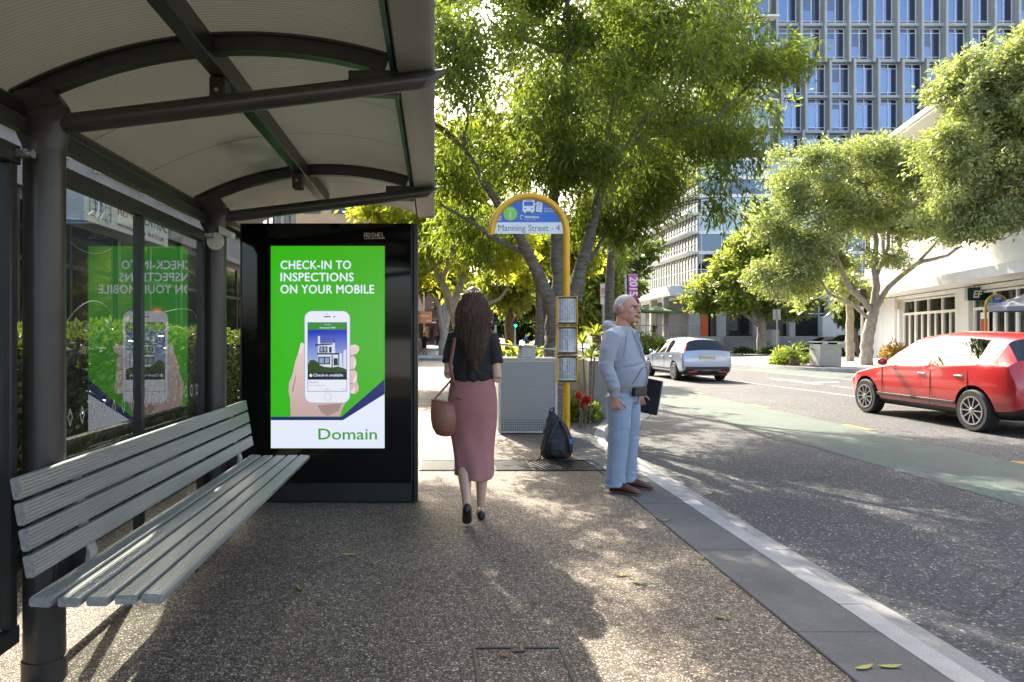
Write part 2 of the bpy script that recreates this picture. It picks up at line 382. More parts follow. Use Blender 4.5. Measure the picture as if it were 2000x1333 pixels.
def band(name, Lp, Rp, z, material):
    mb = MB(); n = len(Lp); mb.add([(x,y,z) for x,y in Lp]+[(x,y,z) for x,y in Rp], [(i,i+1,n+i+1,n+i) for i in range(n-1)])
    return tag(mb.build(name, material, smooth=0), kind='structure')
ROADZ = -0.13
# terrain: one sheet to the horizon, a little below everything
sheet('ground', [(-700,-300),(700,-300),(700,900),(-700,900)], ROADZ-.02, G_con)
sheet('road', [(-60,38),(2.0,38),(2.0,-30),(60,-30),(60,66),(30,120),(8,170),(-3,170),(-3,47.5),(-60,47.5)], ROADZ, G_asp)
# kerb line of the near footpath: straight, then swinging round the planted nose
KL = [(2.10,-12)]+[(2.10+.0035*math.sin(i*2.3)+.002*math.sin(i*5.1),.4*i) for i in range(0,18)]+[(2.10,7.4),(2.09,8.0),(2.12,8.8),(2.24,9.6),(2.46,10.4),(2.80,11.3),(3.3,12.4),(3.9,13.7),(4.35,15.2),(4.55,17.0),(4.6,20),(4.6,34),(4.3,36),(3.4,37.6),(2.0,38.2),(-12,38.2)]
def offs(path, d):
    out = []
    for i, p in enumerate(path):
        a = Vector(path[max(i-1,0)]); b = Vector(path[min(i+1,len(path)-1)]); t = (b-a).normalized(); out.append((p[0]+t.y*d, p[1]-t.x*d))
    return out
K0 = KL; K1 = offs(KL,.14); K2 = offs(KL,.16); K3 = offs(KL,.44)
DL = [(1.71,-12)]+[(1.71,.4*i) for i in range(0,18)]+[(1.71,7.4),(1.66,8.0),(1.62,8.8),(1.70,9.6),(1.95,10.4),(2.34,11.3),(2.9,12.4),(3.5,13.7),(3.95,15.2),(4.15,17.0),(4.2,20),(4.2,34),(3.9,35.7),(3.0,37.1),(1.9,37.7),(-12,37.7)]
# footpath slab: everything left of the dark strip
fp = [(-30,-12)]+DL+[(-30,37.7)]
sheet('footpath', [p for p in fp], 0.0, G_peb)
mb = MB(); n = len(K0)
strip = band('paving_strip', DL, [(x-.004,y) for x,y in K0], 0.004, G_pav)
# joints of the paving strip
mb = MB()
for i in range(26):
    y = -.5+i*1.24
    if y > 7.2: break
    mb.box(1.715, 2.094, y, y+.004, .004, .0052)
mb.box(1.700,1.712,-12,7.4,.001,.0068)
tag(mb.build('paving_joint', mat('joint',(.045,.044,.042),.9), smooth=0), kind='structure')
mb = MB()
def prof_band(mb, A, zA, B, zB, mi=0):
    n = len(A); mb.add([(x,y,zA) for x,y in A]+[(x,y,zB) for x,y in B], [(i,i+1,n+i+1,n+i) for i in range(n-1)], mi)
prof_band(mb, K0, -.05, K0, .006); prof_band(mb, K0, .006, offs(KL,.125), .006); prof_band(mb, offs(KL,.125), .006, K1, -.008); prof_band(mb, K1, -.008, K2, ROADZ+.02)
for y in (3.55, 5.95, 8.35, 1.15):
    mb.box(2.098, 2.226, y, y+.005, -.1, .0068, 1)
tag(mb.build('kerb', [G_krb, mat('joint')], smooth=60), kind='structure')
mb = MB(); prof_band(mb, K2, ROADZ+.022, K3, ROADZ+.008); prof_band(mb, K3, ROADZ+.008, offs(KL,.45), ROADZ-.01)
for y in (2.45, 4.85, 7.2):
    mb.add([(2.262,y,ROADZ+.0232),(2.535,y,ROADZ+.0095),(2.535,y+.007,ROADZ+.0095),(2.262,y+.007,ROADZ+.0232)],[(0,1,2,3)],1)
tag(mb.build('gutter', [G_gut, mat('joint')], smooth=60), kind='structure')
# bike lane and markings
sheet('bike_lane', [(5.40,-12),(7.02,-12),(7.02,15.5),(6.9,20),(6.2,26),(5.2,31),(5.05,31),(5.05,20),(5.2,15)], ROADZ+.004, G_grn)
sheet('bike_lane', [(13.9,24.0),(14.0,30.5),(15.6,33.5),(15.9,31),(17.3,27.6)], ROADZ+.004, G_grn)
mb = MB()
for k in range(-3, 8):
    y = 11.02+3.45*k
    mb.add([(7.0,y,ROADZ+.008),(7.14,y,ROADZ+.008),(7.14,y+.75,ROADZ+.008),(7.0,y+.75,ROADZ+.008)], [(0,1,2,3)])
tag(mb.build('road_marking', G_yel, smooth=0), kind='structure')
mb = MB(); z = ROADZ+.008
def line(a, b, w):
    a = Vector((*a,0)); b = Vector((*b,0)); d = (b-a).normalized(); q = Vector((d.y,-d.x,0))*w/2
    mb.add([(p.x,p.y,z) for p in (a-q,a+q,b+q,b-q)], [(0,1,2,3)])
line((10.9,14.0),(10.2,23.0),.13); line((10.2,23),(9.6,40),.13); line((14.7,22.5),(13.9,32),.14); line((12.4,17.5),(12.2,21),.13)
mb.add([(12.0,21.6,z),(12.3,21.6,z),(12.3,23.3,z),(12.0,23.3,z)], [(0,1,2,3)])
mb.add([(11.75,23.3,z),(12.55,23.3,z),(12.15,24.9,z)], [(0,1,2)])
mb.add([(12.3,22.2,z),(13.4,22.5,z),(13.4,22.8,z),(12.3,22.6,z)], [(0,1,2,3)])
line((-20,39.2),(3,39.2),.3)
tag(mb.build('road_marking', G_wht, smooth=0), kind='structure')
# far footpath island with its curved kerb
FK = [(26,47.2),(22,46.6),(19.2,44.6),(17.2,40),(16.35,35),(16.3,32.2),(17.0,30.2),(18.4,28.6),(20.0,27.2),(20.8,25.2),(21.2,21),(21.2,-12)]
sheet('footpath', FK[::1]+[(60,-12),(60,47.2)], 0.0, G_con)
mb = MB(); A = FK; B = offs(FK,.16); C = offs(FK,.2)
prof_band(mb, A, .004, B, .004); prof_band(mb, B, .004, C, ROADZ-.01)
tag(mb.build('kerb', G_krb, smooth=60), kind='structure')
# beyond the cross street
sheet('footpath', [(-60,47.5),(1.6,47.5),(2.6,48.4),(3.2,50),(3.2,170),(-60,170)], 0.0, G_con)
sheet('footpath', [(17.5,60),(70,58),(70,170),(19,170)], 0.0, G_con)
mb = MB(); prof_band(mb, [(-30,47.45),(1.6,47.45)], .004, [(-30,47.3),(1.6,47.3)], ROADZ-.01); tag(mb.build('kerb', G_krb), kind='structure')
# drain grate across the footpath
t = thing('drain_grate', 'black slotted metal trench grate set across the pebble footpath', 'drain grate', (0,7.38,0.0))
xs = [(-.16,.62),(.63,1.03),(1.04,1.78)]
mi = mat('grate_iron',(.03,.03,.032),.45,.6,var=.3)
for a, b_ in xs:
    mb = MB(); mb.box(a,b_,-.3,-.285,.0,.012); mb.box(a,b_,.285,.3,.0,.012); mb.box(a,a+.015,-.285,.285,.0,.012); mb.box(b_-.015,b_,-.285,.285,.0,.012)
    if a > 1.0:
        k = int((b_-a)/.05)
        for i in range(1,k): mb.bar((a+.05*i-.12,.285,.006),(a+.05*i+.03,-.285,.006),.024,.01)
    else:
        for i in range(1,11): mb.box(a+.015,b_-.015,-.285+i*.0522-.013,-.285+i*.0522+.013,.002,.011)
    mb.box(a+.015,b_-.015,-.285,.285,-.002,.0015,1)
    mb.build('grate_section', [mi, mat('pit_black',(.006,.006,.006),.9)], t, smooth=0)
# inspection cover in the footpath
t = thing('pit_cover', 'rectangular pebble filled access cover with a thin metal frame in the footpath', 'pit cover', (.30,2.85,0))
mb = MB()
x0,x1,y0,y1 = -.145,.245,-.62,.22; w = .014
x0, x1 = -.13, .27
mb.box(x0,x1,y1-w,y1,0,.006); mb.box(x0,x1,y0,y0+w,0,.006); mb.box(x0,x0+w,y0+w,y1-w,0,.006); mb.box(x1-w,x1,y0+w,y1-w,0,.006)
mb.build('frame', mat('cover_frame',(.06,.065,.06),.5,.7,var=.3), t, smooth=0)
mb = MB(); mb.box(.04,.10,y1-.05,y1-w-.001,.0005,.0055); mb.build('lifting_lug', mat('cover_frame'), t, smooth=0)
mb = MB(); mb.box(x0+w+.003,x1-w-.003,y0+w+.003,y1-w-.052,.0005,.003); mb.build('infill', G_peb, t, smooth=0)
# fallen leaves
rng = np.random.default_rng(5)
lm = [mat('fallen_yellow',(.42,.36,.06),.6,var=.3,vscale=40), mat('fallen_green',(.17,.24,.05),.6,var=.3,vscale=40), mat('fallen_brown',(.28,.16,.07),.7,var=.3,vscale=40)]
spots = [(586,1152,1,'green fallen leaf on the footpath in front of the bench slats'),(592,1051,2,'curled tan fallen leaf on the shaded path right of the bench seat'),(681,1086,0,'yellowish fallen leaf on the shaded path below the advertising panel'),
 (673,1057,2,'small brown fallen leaf on the shaded path under the advertising panel'),(1300,1019,1,'green pointed fallen leaf on the dark paving strip near the man'),(1246,1140,1,'green fallen leaf in the sunlit dapple on the pebbles'),
 (1404,1208,1,'slim green fallen leaf on the pebbles near the dark strip'),(1215,1125,0,'yellow fallen leaf in the large sun patch'),(1688,1308,0,'yellow fallen leaf lying flat on the dark strip at the bottom'),(1738,1306,0,'upright yellow fallen leaf on the dark strip beside the white kerb'),
 (1370,1092,2,'brown fallen leaf at the edge of the dark strip'),(1020,1270,2,'brown fallen leaf on the pit cover lug'),(985,1284,2,'light brown fallen leaf on the pebbles of the access cover')]
for u, v, c, lab in spots:
    Y = 1866/(v-657); X = (u-849)/1333*Y; a = rng.uniform(0,6.28); L = .05 if c != 2 else .035
    mb = MB(); d = Vector((math.cos(a),math.sin(a),0)); q = Vector((-d.y,d.x,0))
    vs = []; fs = []
    for i in range(6):
        s_ = i/5; w = L*.26*math.sin(math.pi*min(1,s_*.9+.06))
        p = d*(s_-.5)*L*2+Vector((0,0,.002+.005*(s_-.4)**2*4))
        vs += [p-q*w+Vector((0,0,.005)), p, p+q*w+Vector((0,0,.005))]
        if i:
            o_ = 3*(i-1); fs += [(o_,o_+1,o_+4,o_+3),(o_+1,o_+2,o_+5,o_+4)]
    mb.add(vs, fs); o = mb.build('fallen_leaf', lm[c]); o.location = (X,Y,.004)
    tag(o, lab, 'leaf', 'leaves fallen on the footpath')

for i in range(30):        # litter caught in the gutter
    y = rng.uniform(2.9,7.6); x = 2.27+abs(rng.normal())*.07; a = rng.uniform(0,6.28); L = rng.uniform(.014,.032); d = Vector((math.cos(a),math.sin(a),0)); q = Vector((-d.y,d.x,0)); mb = MB()
    mb.add([-d*L, q*L*.4+Vector((0,0,.006)), d*L+Vector((0,0,.004)), -q*L*.4+Vector((0,0,.003))],[(0,1,2,3)])
    o = mb.build('gutter_leaf',lm[int(rng.choice((0,2,2)))],smooth=0); o.location = (x,y,ROADZ+.0245-.05*(x-2.26)); tag(o,'small dry leaf lying in the gutter against the pale kerb','leaf','dry leaves in the gutter')
# ---------------------------------------------------------------- bus shelter
M_post = mat('charcoal_paint',(.050,.048,.044),.34,.35,var=.25,vscale=3,bump=.03,bscale=200)
M_frame = mat('frame_paint',(.032,.032,.031),.4,.3,var=.2)
M_green = mat('green_edge',(.02,.09,.065),.35,.2)
M_seat = mat('anodised_aluminium',(.33,.34,.325),.40,.45,var=.16,vscale=1.6,stretch=(6,1,6))
M_cap = mat('slat_end',(.30,.29,.28),.7,.1,var=.35,vscale=60)
GL = glass('shelter_glass',(.80,.86,.83),2.4,0.0,.05)
sh = thing('bus_shelter', 'dark grey bus shelter with an arched ribbed roof and glass back wall', 'bus shelter', (-1.6,3.9,0))
SX, SY = -1.6, 3.9
def part(mb, name, m, parent=sh, **k):
    mb.v = [(x-SX,y-SY,z) for x,y,z in mb.v]; return mb.build(name, m, parent, **k)
PY = (2.80, 4.98, .62)      # pillars (the third stands behind the viewer)
for y in PY:
    mb = MB(); r = .079
    mb.tube([(SX,y,0),(SX,y,.09)], r+.006, 28); mb.tube([(SX,y,.09),(SX,y,2.16)], r, 28)
    mb.loft([[(SX+rx*math.cos(a), y+ry*math.sin(a), z+dz*math.cos(a)) for a in [2*math.pi*j/28 for j in range(28)]] for rx,ry,z,dz in ((r,r,2.16,0),(r+.006,r,2.19,.01),(.10,.075,2.235,.03),(.115,.07,2.27,.03),(.1,.05,2.315,.02))])
    part(mb, 'pillar', M_post, smooth=50)
    mb = MB(); a = Vector((SX+.02,y,2.262)); b = Vector((-.005,y,2.455)); rings = []
    for t, cut in ((0,0),(.5,0),(1,1)):
        p = a.lerp(b,t); rr = .041
        rings.append([p+Vector((.05*math.sin(an)*cut,rr*math.cos(an),rr*math.sin(an))) for an in [2*math.pi*j/20 for j in range(20)]])
    mb.loft(rings); part(mb, 'roof_arm', M_post, smooth=50)
# barrel roof: circle arc through (-1.76,2.43) (-.95,2.66) (-.14,2.55)
def arc(p0, p1, p2, n):
    (ax,az),(bx,bz),(cx,cz) = p0,p1,p2; d = 2*(ax*(bz-cz)+bx*(cz-az)+cx*(az-bz))
    ux = ((ax*ax+az*az)*(bz-cz)+(bx*bx+bz*bz)*(cz-az)+(cx*cx+cz*cz)*(az-bz))/d
    uz = ((ax*ax+az*az)*(cx-bx)+(bx*bx+bz*bz)*(ax-cx)+(cx*cx+cz*cz)*(bx-ax))/d
    R = math.hypot(ax-ux,az-uz); t0 = math.atan2(az-uz,ax-ux); t1 = math.atan2(cz-uz,cx-ux)
    return (ux,uz,R,t0,t1), [(ux+R*math.cos(t0+(t1-t0)*i/n), uz+R*math.sin(t0+(t1-t0)*i/n)) for i in range(n+1)]
RP, roofarc = arc((-1.82,2.40),(-.93,2.665),(-.13,2.56),48)
def offarc(d, n=48, a0=0.0, a1=1.0):
    ux,uz,R,t0,t1 = RP
    return [(ux+(R+d)*math.cos(t0+(t1-t0)*(a0+(a1-a0)*i/n)), uz+(R+d)*math.sin(t0+(t1-t0)*(a0+(a1-a0)*i/n))) for i in range(n+1)]
# ribbed translucent-looking sheet: ribs run across the vault, i.e. along the arc
m = bpy.data.materials.new('roof_sheet'); m.use_nodes = True; nt = m.node_tree; b = nt.nodes['Principled BSDF']
tc = nt.nodes.new('ShaderNodeTexCoord'); wv = nt.nodes.new('ShaderNodeTexWave'); wv.wave_type = 'BANDS'; wv.bands_direction = 'Y'; wv.inputs['Scale'].default_value = 15.0; wv.inputs['Distortion'].default_value = 0
nt.links.new(tc.outputs['Object'], wv.inputs[0])
rp = nt.nodes.new('ShaderNodeValToRGB'); rp.color_ramp.elements[0].color = (.165,.168,.15,1); rp.color_ramp.elements[1].color = (.30,.305,.275,1); rp.color_ramp.elements[0].position = .15; rp.color_ramp.elements[1].position = .5
nt.links.new(wv.outputs[0], rp.inputs[0]); nt.links.new(rp.outputs[0], b.inputs['Base Color']); b.inputs['Roughness'].default_value = .45
bp = nt.nodes.new('ShaderNodeBump'); bp.inputs['Strength'].default_value = .35; bp.inputs['Distance'].default_value = .004; nt.links.new(wv.outputs[0], bp.inputs['Height']); nt.links.new(bp.outputs[0], b.inputs['Normal'])
tl = nt.nodes.new('ShaderNodeBsdfTranslucent'); tl.inputs[0].default_value = (.42,.415,.37,1); mx = nt.nodes.new('ShaderNodeMixShader'); mx.inputs[0].default_value = .28
nt.links.new(b.outputs[0], mx.inputs[1]); nt.links.new(tl.outputs[0], mx.inputs[2]); nt.links.new(mx.outputs[0], nt.nodes['Material Output'].inputs[0])
M_roof = m
R0, R1 = -1.2, 6.5
mb = MB(); A = offarc(0); n = len(A)
mb.add([(x,R0,z) for x,z in A]+[(x,R1,z) for x,z in A]+[(x,R0,z+.012) for x,z in A]+[(x,R1,z+.012) for x,z in A],
  [(i,i+1,n+i+1,n+i) for i in range(n-1)]+[(2*n+i,3*n+i,3*n+i+1,2*n+i+1) for i in range(n-1)]+[(n+i,n+i+1,3*n+i+1,3*n+i) for i in range(n-1)]+[(i,2*n+i,2*n+i+1,i+1) for i in range(n-1)])
part(mb, 'roof_sheet', M_roof, smooth=40)
for yy in (3.55, 4.25, 5.6, 1.4, 2.1):
    mb = MB(); P = offarc(-.0045); mb.loft([[ (x,yy,z) for x,z in P],[(x,yy+.006,z) for x,z in P]], closed=False)
    part(mb, 'sheet_joint', M_frame)
for y in (2.86, 5.04, .68):
    mb = MB(); lo = offarc(-.085,36,.0,.975); hi = offarc(-.006,36,.0,.975)
    for (o1,o2,y0,y1) in ((-.085,-.006,y-.006,y+.006),(-.014,-.004,y-.028,y+.028),(-.085,-.075,y-.028,y+.028)):
        L_ = offarc(o1,36,.03,.965); U_ = offarc(o2,36,.03,.965)
        mb.loft([[(l[0],y0,l[1]),(u[0],y0,u[1]),(u[0],y1,u[1]),(l[0],y1,l[1])] for l,u in zip(L_,U_)])
    part(mb, 'rib', M_post, smooth=30)
    mb = MB(); p = offarc(-.09,10)[10]; mb.prism([(p[0]-.20,p[1]-.065),(p[0]+.01,p[1]-.075),(p[0]+.01,p[1]+.03),(p[0]-.2,p[1]+.03)],'y',y-.03,y+.03); part(mb,'rib_shoe',M_post,bevel=.006)
    mb = MB(); mb.prism([(SX-.14,2.31),(SX+.02,2.28),(SX+.06,2.36),(SX+.0,2.44),(SX-.15,2.42)],'y',y-.035,y+.035); part(mb,'rib_shoe',M_post,bevel=.006)
# purlin, rear beams, gutter
mb = MB(); mb.box(-.995,-.925,R0+.1,6.0,2.555,2.655); part(mb,'purlin',M_post,bevel=.004)
for y in (3.07,4.83): 
    mb = MB(); mb.box(-1.0,-.93,y-.05,y+.05,2.44,2.553); part(mb,'purlin_bracket',M_frame,bevel=.008)
    mb = MB(); mb.tube([(-.965,y-.056,2.49),(-.965,y-.049,2.49)],.009,10); part(mb,'bolt',mat('bolt_steel',(.45,.44,.42),.35,.9))
mb = MB(); mb.tube([(-1.745,R0+.1,2.345),(-1.745,6.0,2.345)],.048,16); part(mb,'rear_beam',M_post)
mb = MB(); mb.box(-1.67,-1.63,R0+.1,6.0,2.215,2.275); part(mb,'rear_beam',M_post,bevel=.004)
# gutter along the street edge: a folded box section
mb = MB(); prof = [(-.150,2.475),(-.02,2.485),(-.0,2.50),(.0,2.66),(-.012,2.66),(-.014,2.51),(-.14,2.50),(-.14,2.60),(-.16,2.60),(-.165,2.52)]
mb.prism(prof,'y',R0,6.2); part(mb,'roof_gutter',mat('gutter_paint',(.22,.22,.20),.42,.3,var=.15,vscale=3),bevel=.003)
mb = MB(); mb.box(-.185,-.1655,R0,6.15,2.50,2.60); part(mb,'gutter_fascia',M_green)
mb = MB(); mb.prism([(-.165,2.474),(-.0,2.474),(.0,2.664),(-.165,2.61)],'y',6.2,6.206); part(mb,'gutter_end',mat('gutter_paint'))
# glass back wall
GX = -1.66
fr = lambda: MB()
mb = MB(); mb.box(GX-.025,GX+.025,2.90,4.88,2.075,2.15); mb.box(GX-.02,GX+.02,2.90,4.88,.19,.26); 
for y in (2.905,3.83,4.845): mb.box(GX-.025,GX+.025,y-.022,y+.022,.262,2.073)
part(mb,'glass_frame',M_frame,bevel=.004)
mb = MB(); mb.box(GX-.025,GX+.025,.72,2.70,2.075,2.15); mb.box(GX-.02,GX+.02,.72,2.70,.19,.26)
for y in (.73,1.7,2.655): mb.box(GX-.025,GX+.025,y-.022,y+.022,.262,2.073)
part(mb,'glass_frame',M_frame,bevel=.004)
for (y0,y1) in ((2.93,3.805),(3.855,4.82),(.755,1.675),(1.725,2.63)):
    mb = MB(); mb.add([(GX,y0,.262),(GX,y1,.262),(GX,y1,2.073),(GX,y0,2.073)],[(0,1,2,3)])
    g = part(mb,'glass_pane',GL,smooth=0)
    # row of outlined safety diamonds
    k = 9 if y0 != 2.93 else 8
    for i in range(k):
        mb = MB(); c = y0+.07+(y1-y0-.13)*i/(k-1); w = .020; h = .042; t_ = .0035
        tall = y0 == 2.93
        def P(s): return [(c,1.03+h*s),(c+w*s,1.03+(h*.0 if tall else h*.55)*s),(c+w*s,1.03-(h*.0 if tall else h*.55)*s),(c,1.03-h*s),(c-w*s,1.03-(h*.0 if tall else h*.55)*s),(c-w*s,1.03+(h*.0 if tall else h*.55)*s)]
        o_ = P(1.0); q_ = P(.80); vs = [(GX+.002,y,z) for y,z in o_+q_]; mb.add(vs,[(j,(j+1)%6,6+(j+1)%6,6+j) for j in range(6)])
        part(mb,'safety_diamond',mat('etched_white',(.55,.56,.53),.6),g,smooth=0)
for y in (2.90,4.86,2.68):
    mb = MB(); mb.box(GX+.026,GX+.07,y-.02,y+.02,2.10,2.13); mb.tube([(GX+.07,y,2.115),(GX+.085,y,2.115)],.018,12); part(mb,'clamp',mat('bolt_steel'))
# scratched graffiti loops on the glass
for pts in ([(3.02,1.42),(3.12,1.52),(3.3,1.57),(3.45,1.55),(3.55,1.48)],[(4.2,1.55),(4.45,1.6),(4.6,1.58),(4.75,1.52)],[(4.15,1.42),(4.3,1.46),(4.5,1.45)],[(3.5,1.85),(3.3,1.8),(3.1,1.83)]):
    mb = MB(); a_,m_,b_ = pts[0],pts[len(pts)//2],pts[-1]; mb.tube([(GX+.003,(1-k)**2*a_[0]+2*k*(1-k)*(2*m_[0]-.5*(a_[0]+b_[0]))+k*k*b_[0],(1-k)**2*a_[1]+2*k*(1-k)*(2*m_[1]-.5*(a_[1]+b_[1]))+k*k*b_[1]) for k in [i/14 for i in range(15)]],.0008,4)
    part(mb,'scratch',mat('etched_white'))
# round plaque and small sign arm on the far pillar
mb = MB(); mb.tube([(SX+.03,4.885,2.08),(SX+.03,4.897,2.08)],.062,20); part(mb,'plaque',mat('plaque_white',(.62,.62,.58),.5,var=.15,vscale=60))
mb = MB(); mb.prism([(SX+.06,2.13),(SX+.15,2.10),(SX+.16,2.14),(SX+.06,2.19)],'y',4.86,4.95); part(mb,'sign_arm',mat('plaque_white'),bevel=.004)
# ---------------------------------------------------------------- bench
bn = thing('bench', 'grey aluminium slatted bench with a leaning backrest along the glass wall', 'bench', (-1.25,3.9,0))
BX, BY = -1.25, 3.9; Y0, Y1 = 2.43, 5.36
def slat_prof(w, t, groove):
    """rounded rectangle with fine grooves on its upper face, centred"""
    r = .010; P = []
    def cor(cx,cz,a0):
        for i in range(4):
            a = rad(a0+90*i/3); P.append((cx+r*math.cos(a),cz+r*math.sin(a)))
    cor(-w/2+r,-t/2+r,180); cor(w/2-r,-t/2+r,270)
    cor(w/2-r,t/2-r,0)
    k = 5
    for i in range(k):
        x = (w/2-r-.004)-(w-2*r-.008)*i/(k-1); P += [(x+.0018,t/2),(x,t/2-.0028),(x-.0018,t/2)]
    cor(-w/2+r,t/2-r,90)
    return P
def slat(cx, cz, w, t, ang, y0, y1):
    pr = slat_prof(w,t,True); ca,sa = math.cos(ang),math.sin(ang)
    pts = [(cx+x*ca-z*sa-BX, cz+x*sa+z*ca) for x,z in pr]
    mb = MB(); rings = [[(x,y-BY,z) for x,z in pts] for y in (y0,y1)]; n = len(pts); b = 0
    mb.loft(rings,0,caps=False); mb.f += [tuple(reversed(range(n))), tuple(range(n,2*n))]; mb.m += [1,1]
    return mb.build('slat',[M_seat,M_cap],bn,smooth=25)
for i,(cx,cz,a) in enumerate([(-1.405,.452,rad(-3)),(-1.308,.448,rad(-1)),(-1.211,.447,0),(-1.114,.450,rad(1)),(-1.022,.450,rad(-4))]): slat(cx,cz,.079,.034,a,Y0+.01*i,Y1+.0*i)
for k,(cx,cz) in enumerate([(-1.445,.578),(-1.460,.673),(-1.475,.765),(-1.490,.856)]): slat(cx,cz,.080,.034,rad(-80),Y0,Y1)
for y in (2.80,4.98):
    mb = MB()
    pts = [(-1.475,.40),(-1.435,.44),(-1.43,.50),(-1.466,.60),(-1.498,.80),(-1.512,.885),(-1.524,.885),(-1.512,.80),(-1.482,.60),(-1.450,.51),(-1.458,.45)]
    pts2 = [(-1.53,.425),(-1.0,.425),(-1.0,.405),(-1.2,.385),(-1.53,.36)]
    mb.prism([(x-BX,z) for x,z in pts2],'y',y+.085-BY,y+.10-BY); mb.build('seat_bracket',M_frame,bn,bevel=.003)
    mb = MB(); mb.prism([(x-BX,z) for x,z in pts],'y',y+.04-BY,y+.10-BY); mb.build('back_upright',M_seat,bn,bevel=.003)
    mb = MB(); mb.box(-1.54-BX,-1.46-BX,y+.065-BY,y+.084-BY,.36,.56)
    for zz in (.40,.52): mb.tube([(-1.50-BX,y+.064-BY,zz),(-1.50-BX,y+.055-BY,zz)],.011,8)
    mb.build('mounting_plate',M_post,bn,bevel=.004)
    mb = MB(); mb.box(-1.535-BX,-1.5215-BX,y-.05-BY,y+.05-BY,.36,.56); mb.build('mounting_plate',M_post,bn,bevel=.004)
# ---------------------------------------------------------------- advertising panel
PNY = 5.72
pn = thing('advertising_panel', 'tall black advertising panel with a lit green screen at the far end of the shelter', 'advertising panel', (-.88,PNY,0))
def pv(u, v, dy=0.0): return (X_at(u,PNY)+.88, dy, Z_at(v,PNY))
M_blk = mat('panel_black',(.004,.0045,.004),.05,.0,spec=.3); M_blk2 = mat('panel_black_matt',(.012,.014,.012),.4,.2,var=.3,bump=.15,bscale=300)
xl, xr = X_at(472,PNY)+.88, X_at(816,PNY)+.88; zt = Z_at(436,PNY)
mb = MB(); mb.box(xl,xr-.04,.012,.20,.012,zt); mb.build('casing',M_blk2,pn,bevel=.006)
mb = MB(); mb.box(xr-.038,xr,-.004,.204,.012,zt-.004); mb.build('side_post',mat('panel_post',(.035,.036,.036),.35,.6),pn,bevel=.006)
mb = MB(); mb.box(xr-.055,xr-.045,-.002,.01,.03,zt-.01); mb.build('trim',mat('panel_post'),pn)
mb = MB(); mb.box(xl,xr-.057,.0,.0115,.17,zt-.004); gl_ = mb.build('glass_front',M_blk,pn,bevel=.003)
mb = MB(); mb.box(xl,xr-.057,.003,.0115,.012,.163); mb.build('kick_plate',M_blk2,pn,bevel=.003)
mb = MB(); mb.box(xl-.012,xl-.001,-.004,.204,.012,zt-.004); mb.build('side_post',mat('panel_post'),pn,bevel=.003)
# --- screen: everything on it is flat light-emitting picture area
E = 1.0
def em(name, col, s=1.0): return emis('screen_'+name, col, s*E*.205)
def flat(mb, uv, d, mi=0): mb.add([pv(u,v,-d) for u,v in uv],[tuple(range(len(uv)))],mi)
def rrect(u0,v0,u1,v1,r,k=5):
    P = []
    for cx,cy,a in ((u1-r,v0+r,-90),(u1-r,v1-r,0),(u0+r,v1-r,90),(u0+r,v0+r,180)):
        for i in range(k+1):
            t = rad(a+90*i/k); P.append((cx+r*math.cos(t),cy+r*math.sin(t)))
    return P
def disc(cu,cv,r,n=20): return [(cu+r*math.cos(2*math.pi*i/n),cv+r*math.sin(2*math.pi*i/n)) for i in range(n)]
def grad(name, c0, c1, axis, p0, p1, s=1.0):
    """screen picture colour: the displayed artwork itself runs from c0 to c1"""
    m = em(name, c0, s); nt = m.node_tree; b = nt.nodes['Principled BSDF']; tc = nt.nodes.new('ShaderNodeTexCoord'); sx = nt.nodes.new('ShaderNodeSeparateXYZ'); nt.links.new(tc.outputs['Object'],sx.inputs[0])
    mr = nt.nodes.new('ShaderNodeMapRange'); mr.inputs['From Min'].default_value = p0; mr.inputs['From Max'].default_value = p1; nt.links.new(sx.outputs[axis],mr.inputs[0])
    r = nt.nodes.new('ShaderNodeValToRGB'); r.color_ramp.elements[0].color = (*lin(c0),1); r.color_ramp.elements[1].color = (*lin(c1),1); nt.links.new(mr.outputs[0],r.inputs[0]); nt.links.new(r.outputs[0],b.inputs['Emission Color']); return m
m_green = grad('green','#31bc06','#43b317','X',-.6,.45)
mb = MB()
mb.box(*[c for c in (pv(529,0)[0],pv(751.5,0)[0])],-.004,-.0005,Z_at(876,PNY),Z_at(481,PNY))
mb.m = [0]*6
flat(mb,[(529.5,821),(670,821),(751,770),(751,875.5),(529.5,875.5)],.0050,2)
flat(mb,[(529.5,814.5),(667,814.5),(751,741),(751,770.3),(672.5,821.3),(529.5,821.3)],.0046,1)
scr = mb.build('screen',[m_green,em('navy','#1d2170'),em('white','#e8efff',1.05)],pn,smooth=0)
scr['label'] = 'lit green advertising screen with white lettering'
# hand behind the phone
skin = grad('skin','#c9aaa4','#eed6d2','Z',Z_at(815,PNY),Z_at(670,PNY)); skin2 = em('skin_dark','#a98d87'); nail = em('nail','#f3e4e2')
mb = MB()
flat(mb,[(568,813.5),(567,780),(564,765),(565,748),(572,730),(577,706),(583,690),(587,672),(590,669),(594,672),(597,690),(600,760),(640,780),(676,785),(668,800),(664,813.5)],.0052,0)
for pts in ([(680,676),(694,673),(701,677),(702,684),(697,691),(688,694),(680,694)],[(680,697),(690,695),(695,701),(696,712),(692,721),(680,722)],[(680,724),(693,722),(698,730),(697,742),(690,750),(680,748)],[(680,750),(697,745),(701,755),(700,764),(693,770),(684,768),(680,764)]): flat(mb,pts,.0052,0)
for pts in ([(583,692),(589,670),(593,673),(590,690)],[(693,703),(695,703),(695,714),(692,720),(690,716)],[(693,735),(697,733),(697,744),(690,749),(689,744)],[(684,766),(692,757),(695,758),(692,769),(686,768)]): flat(mb,pts,.0056,2)
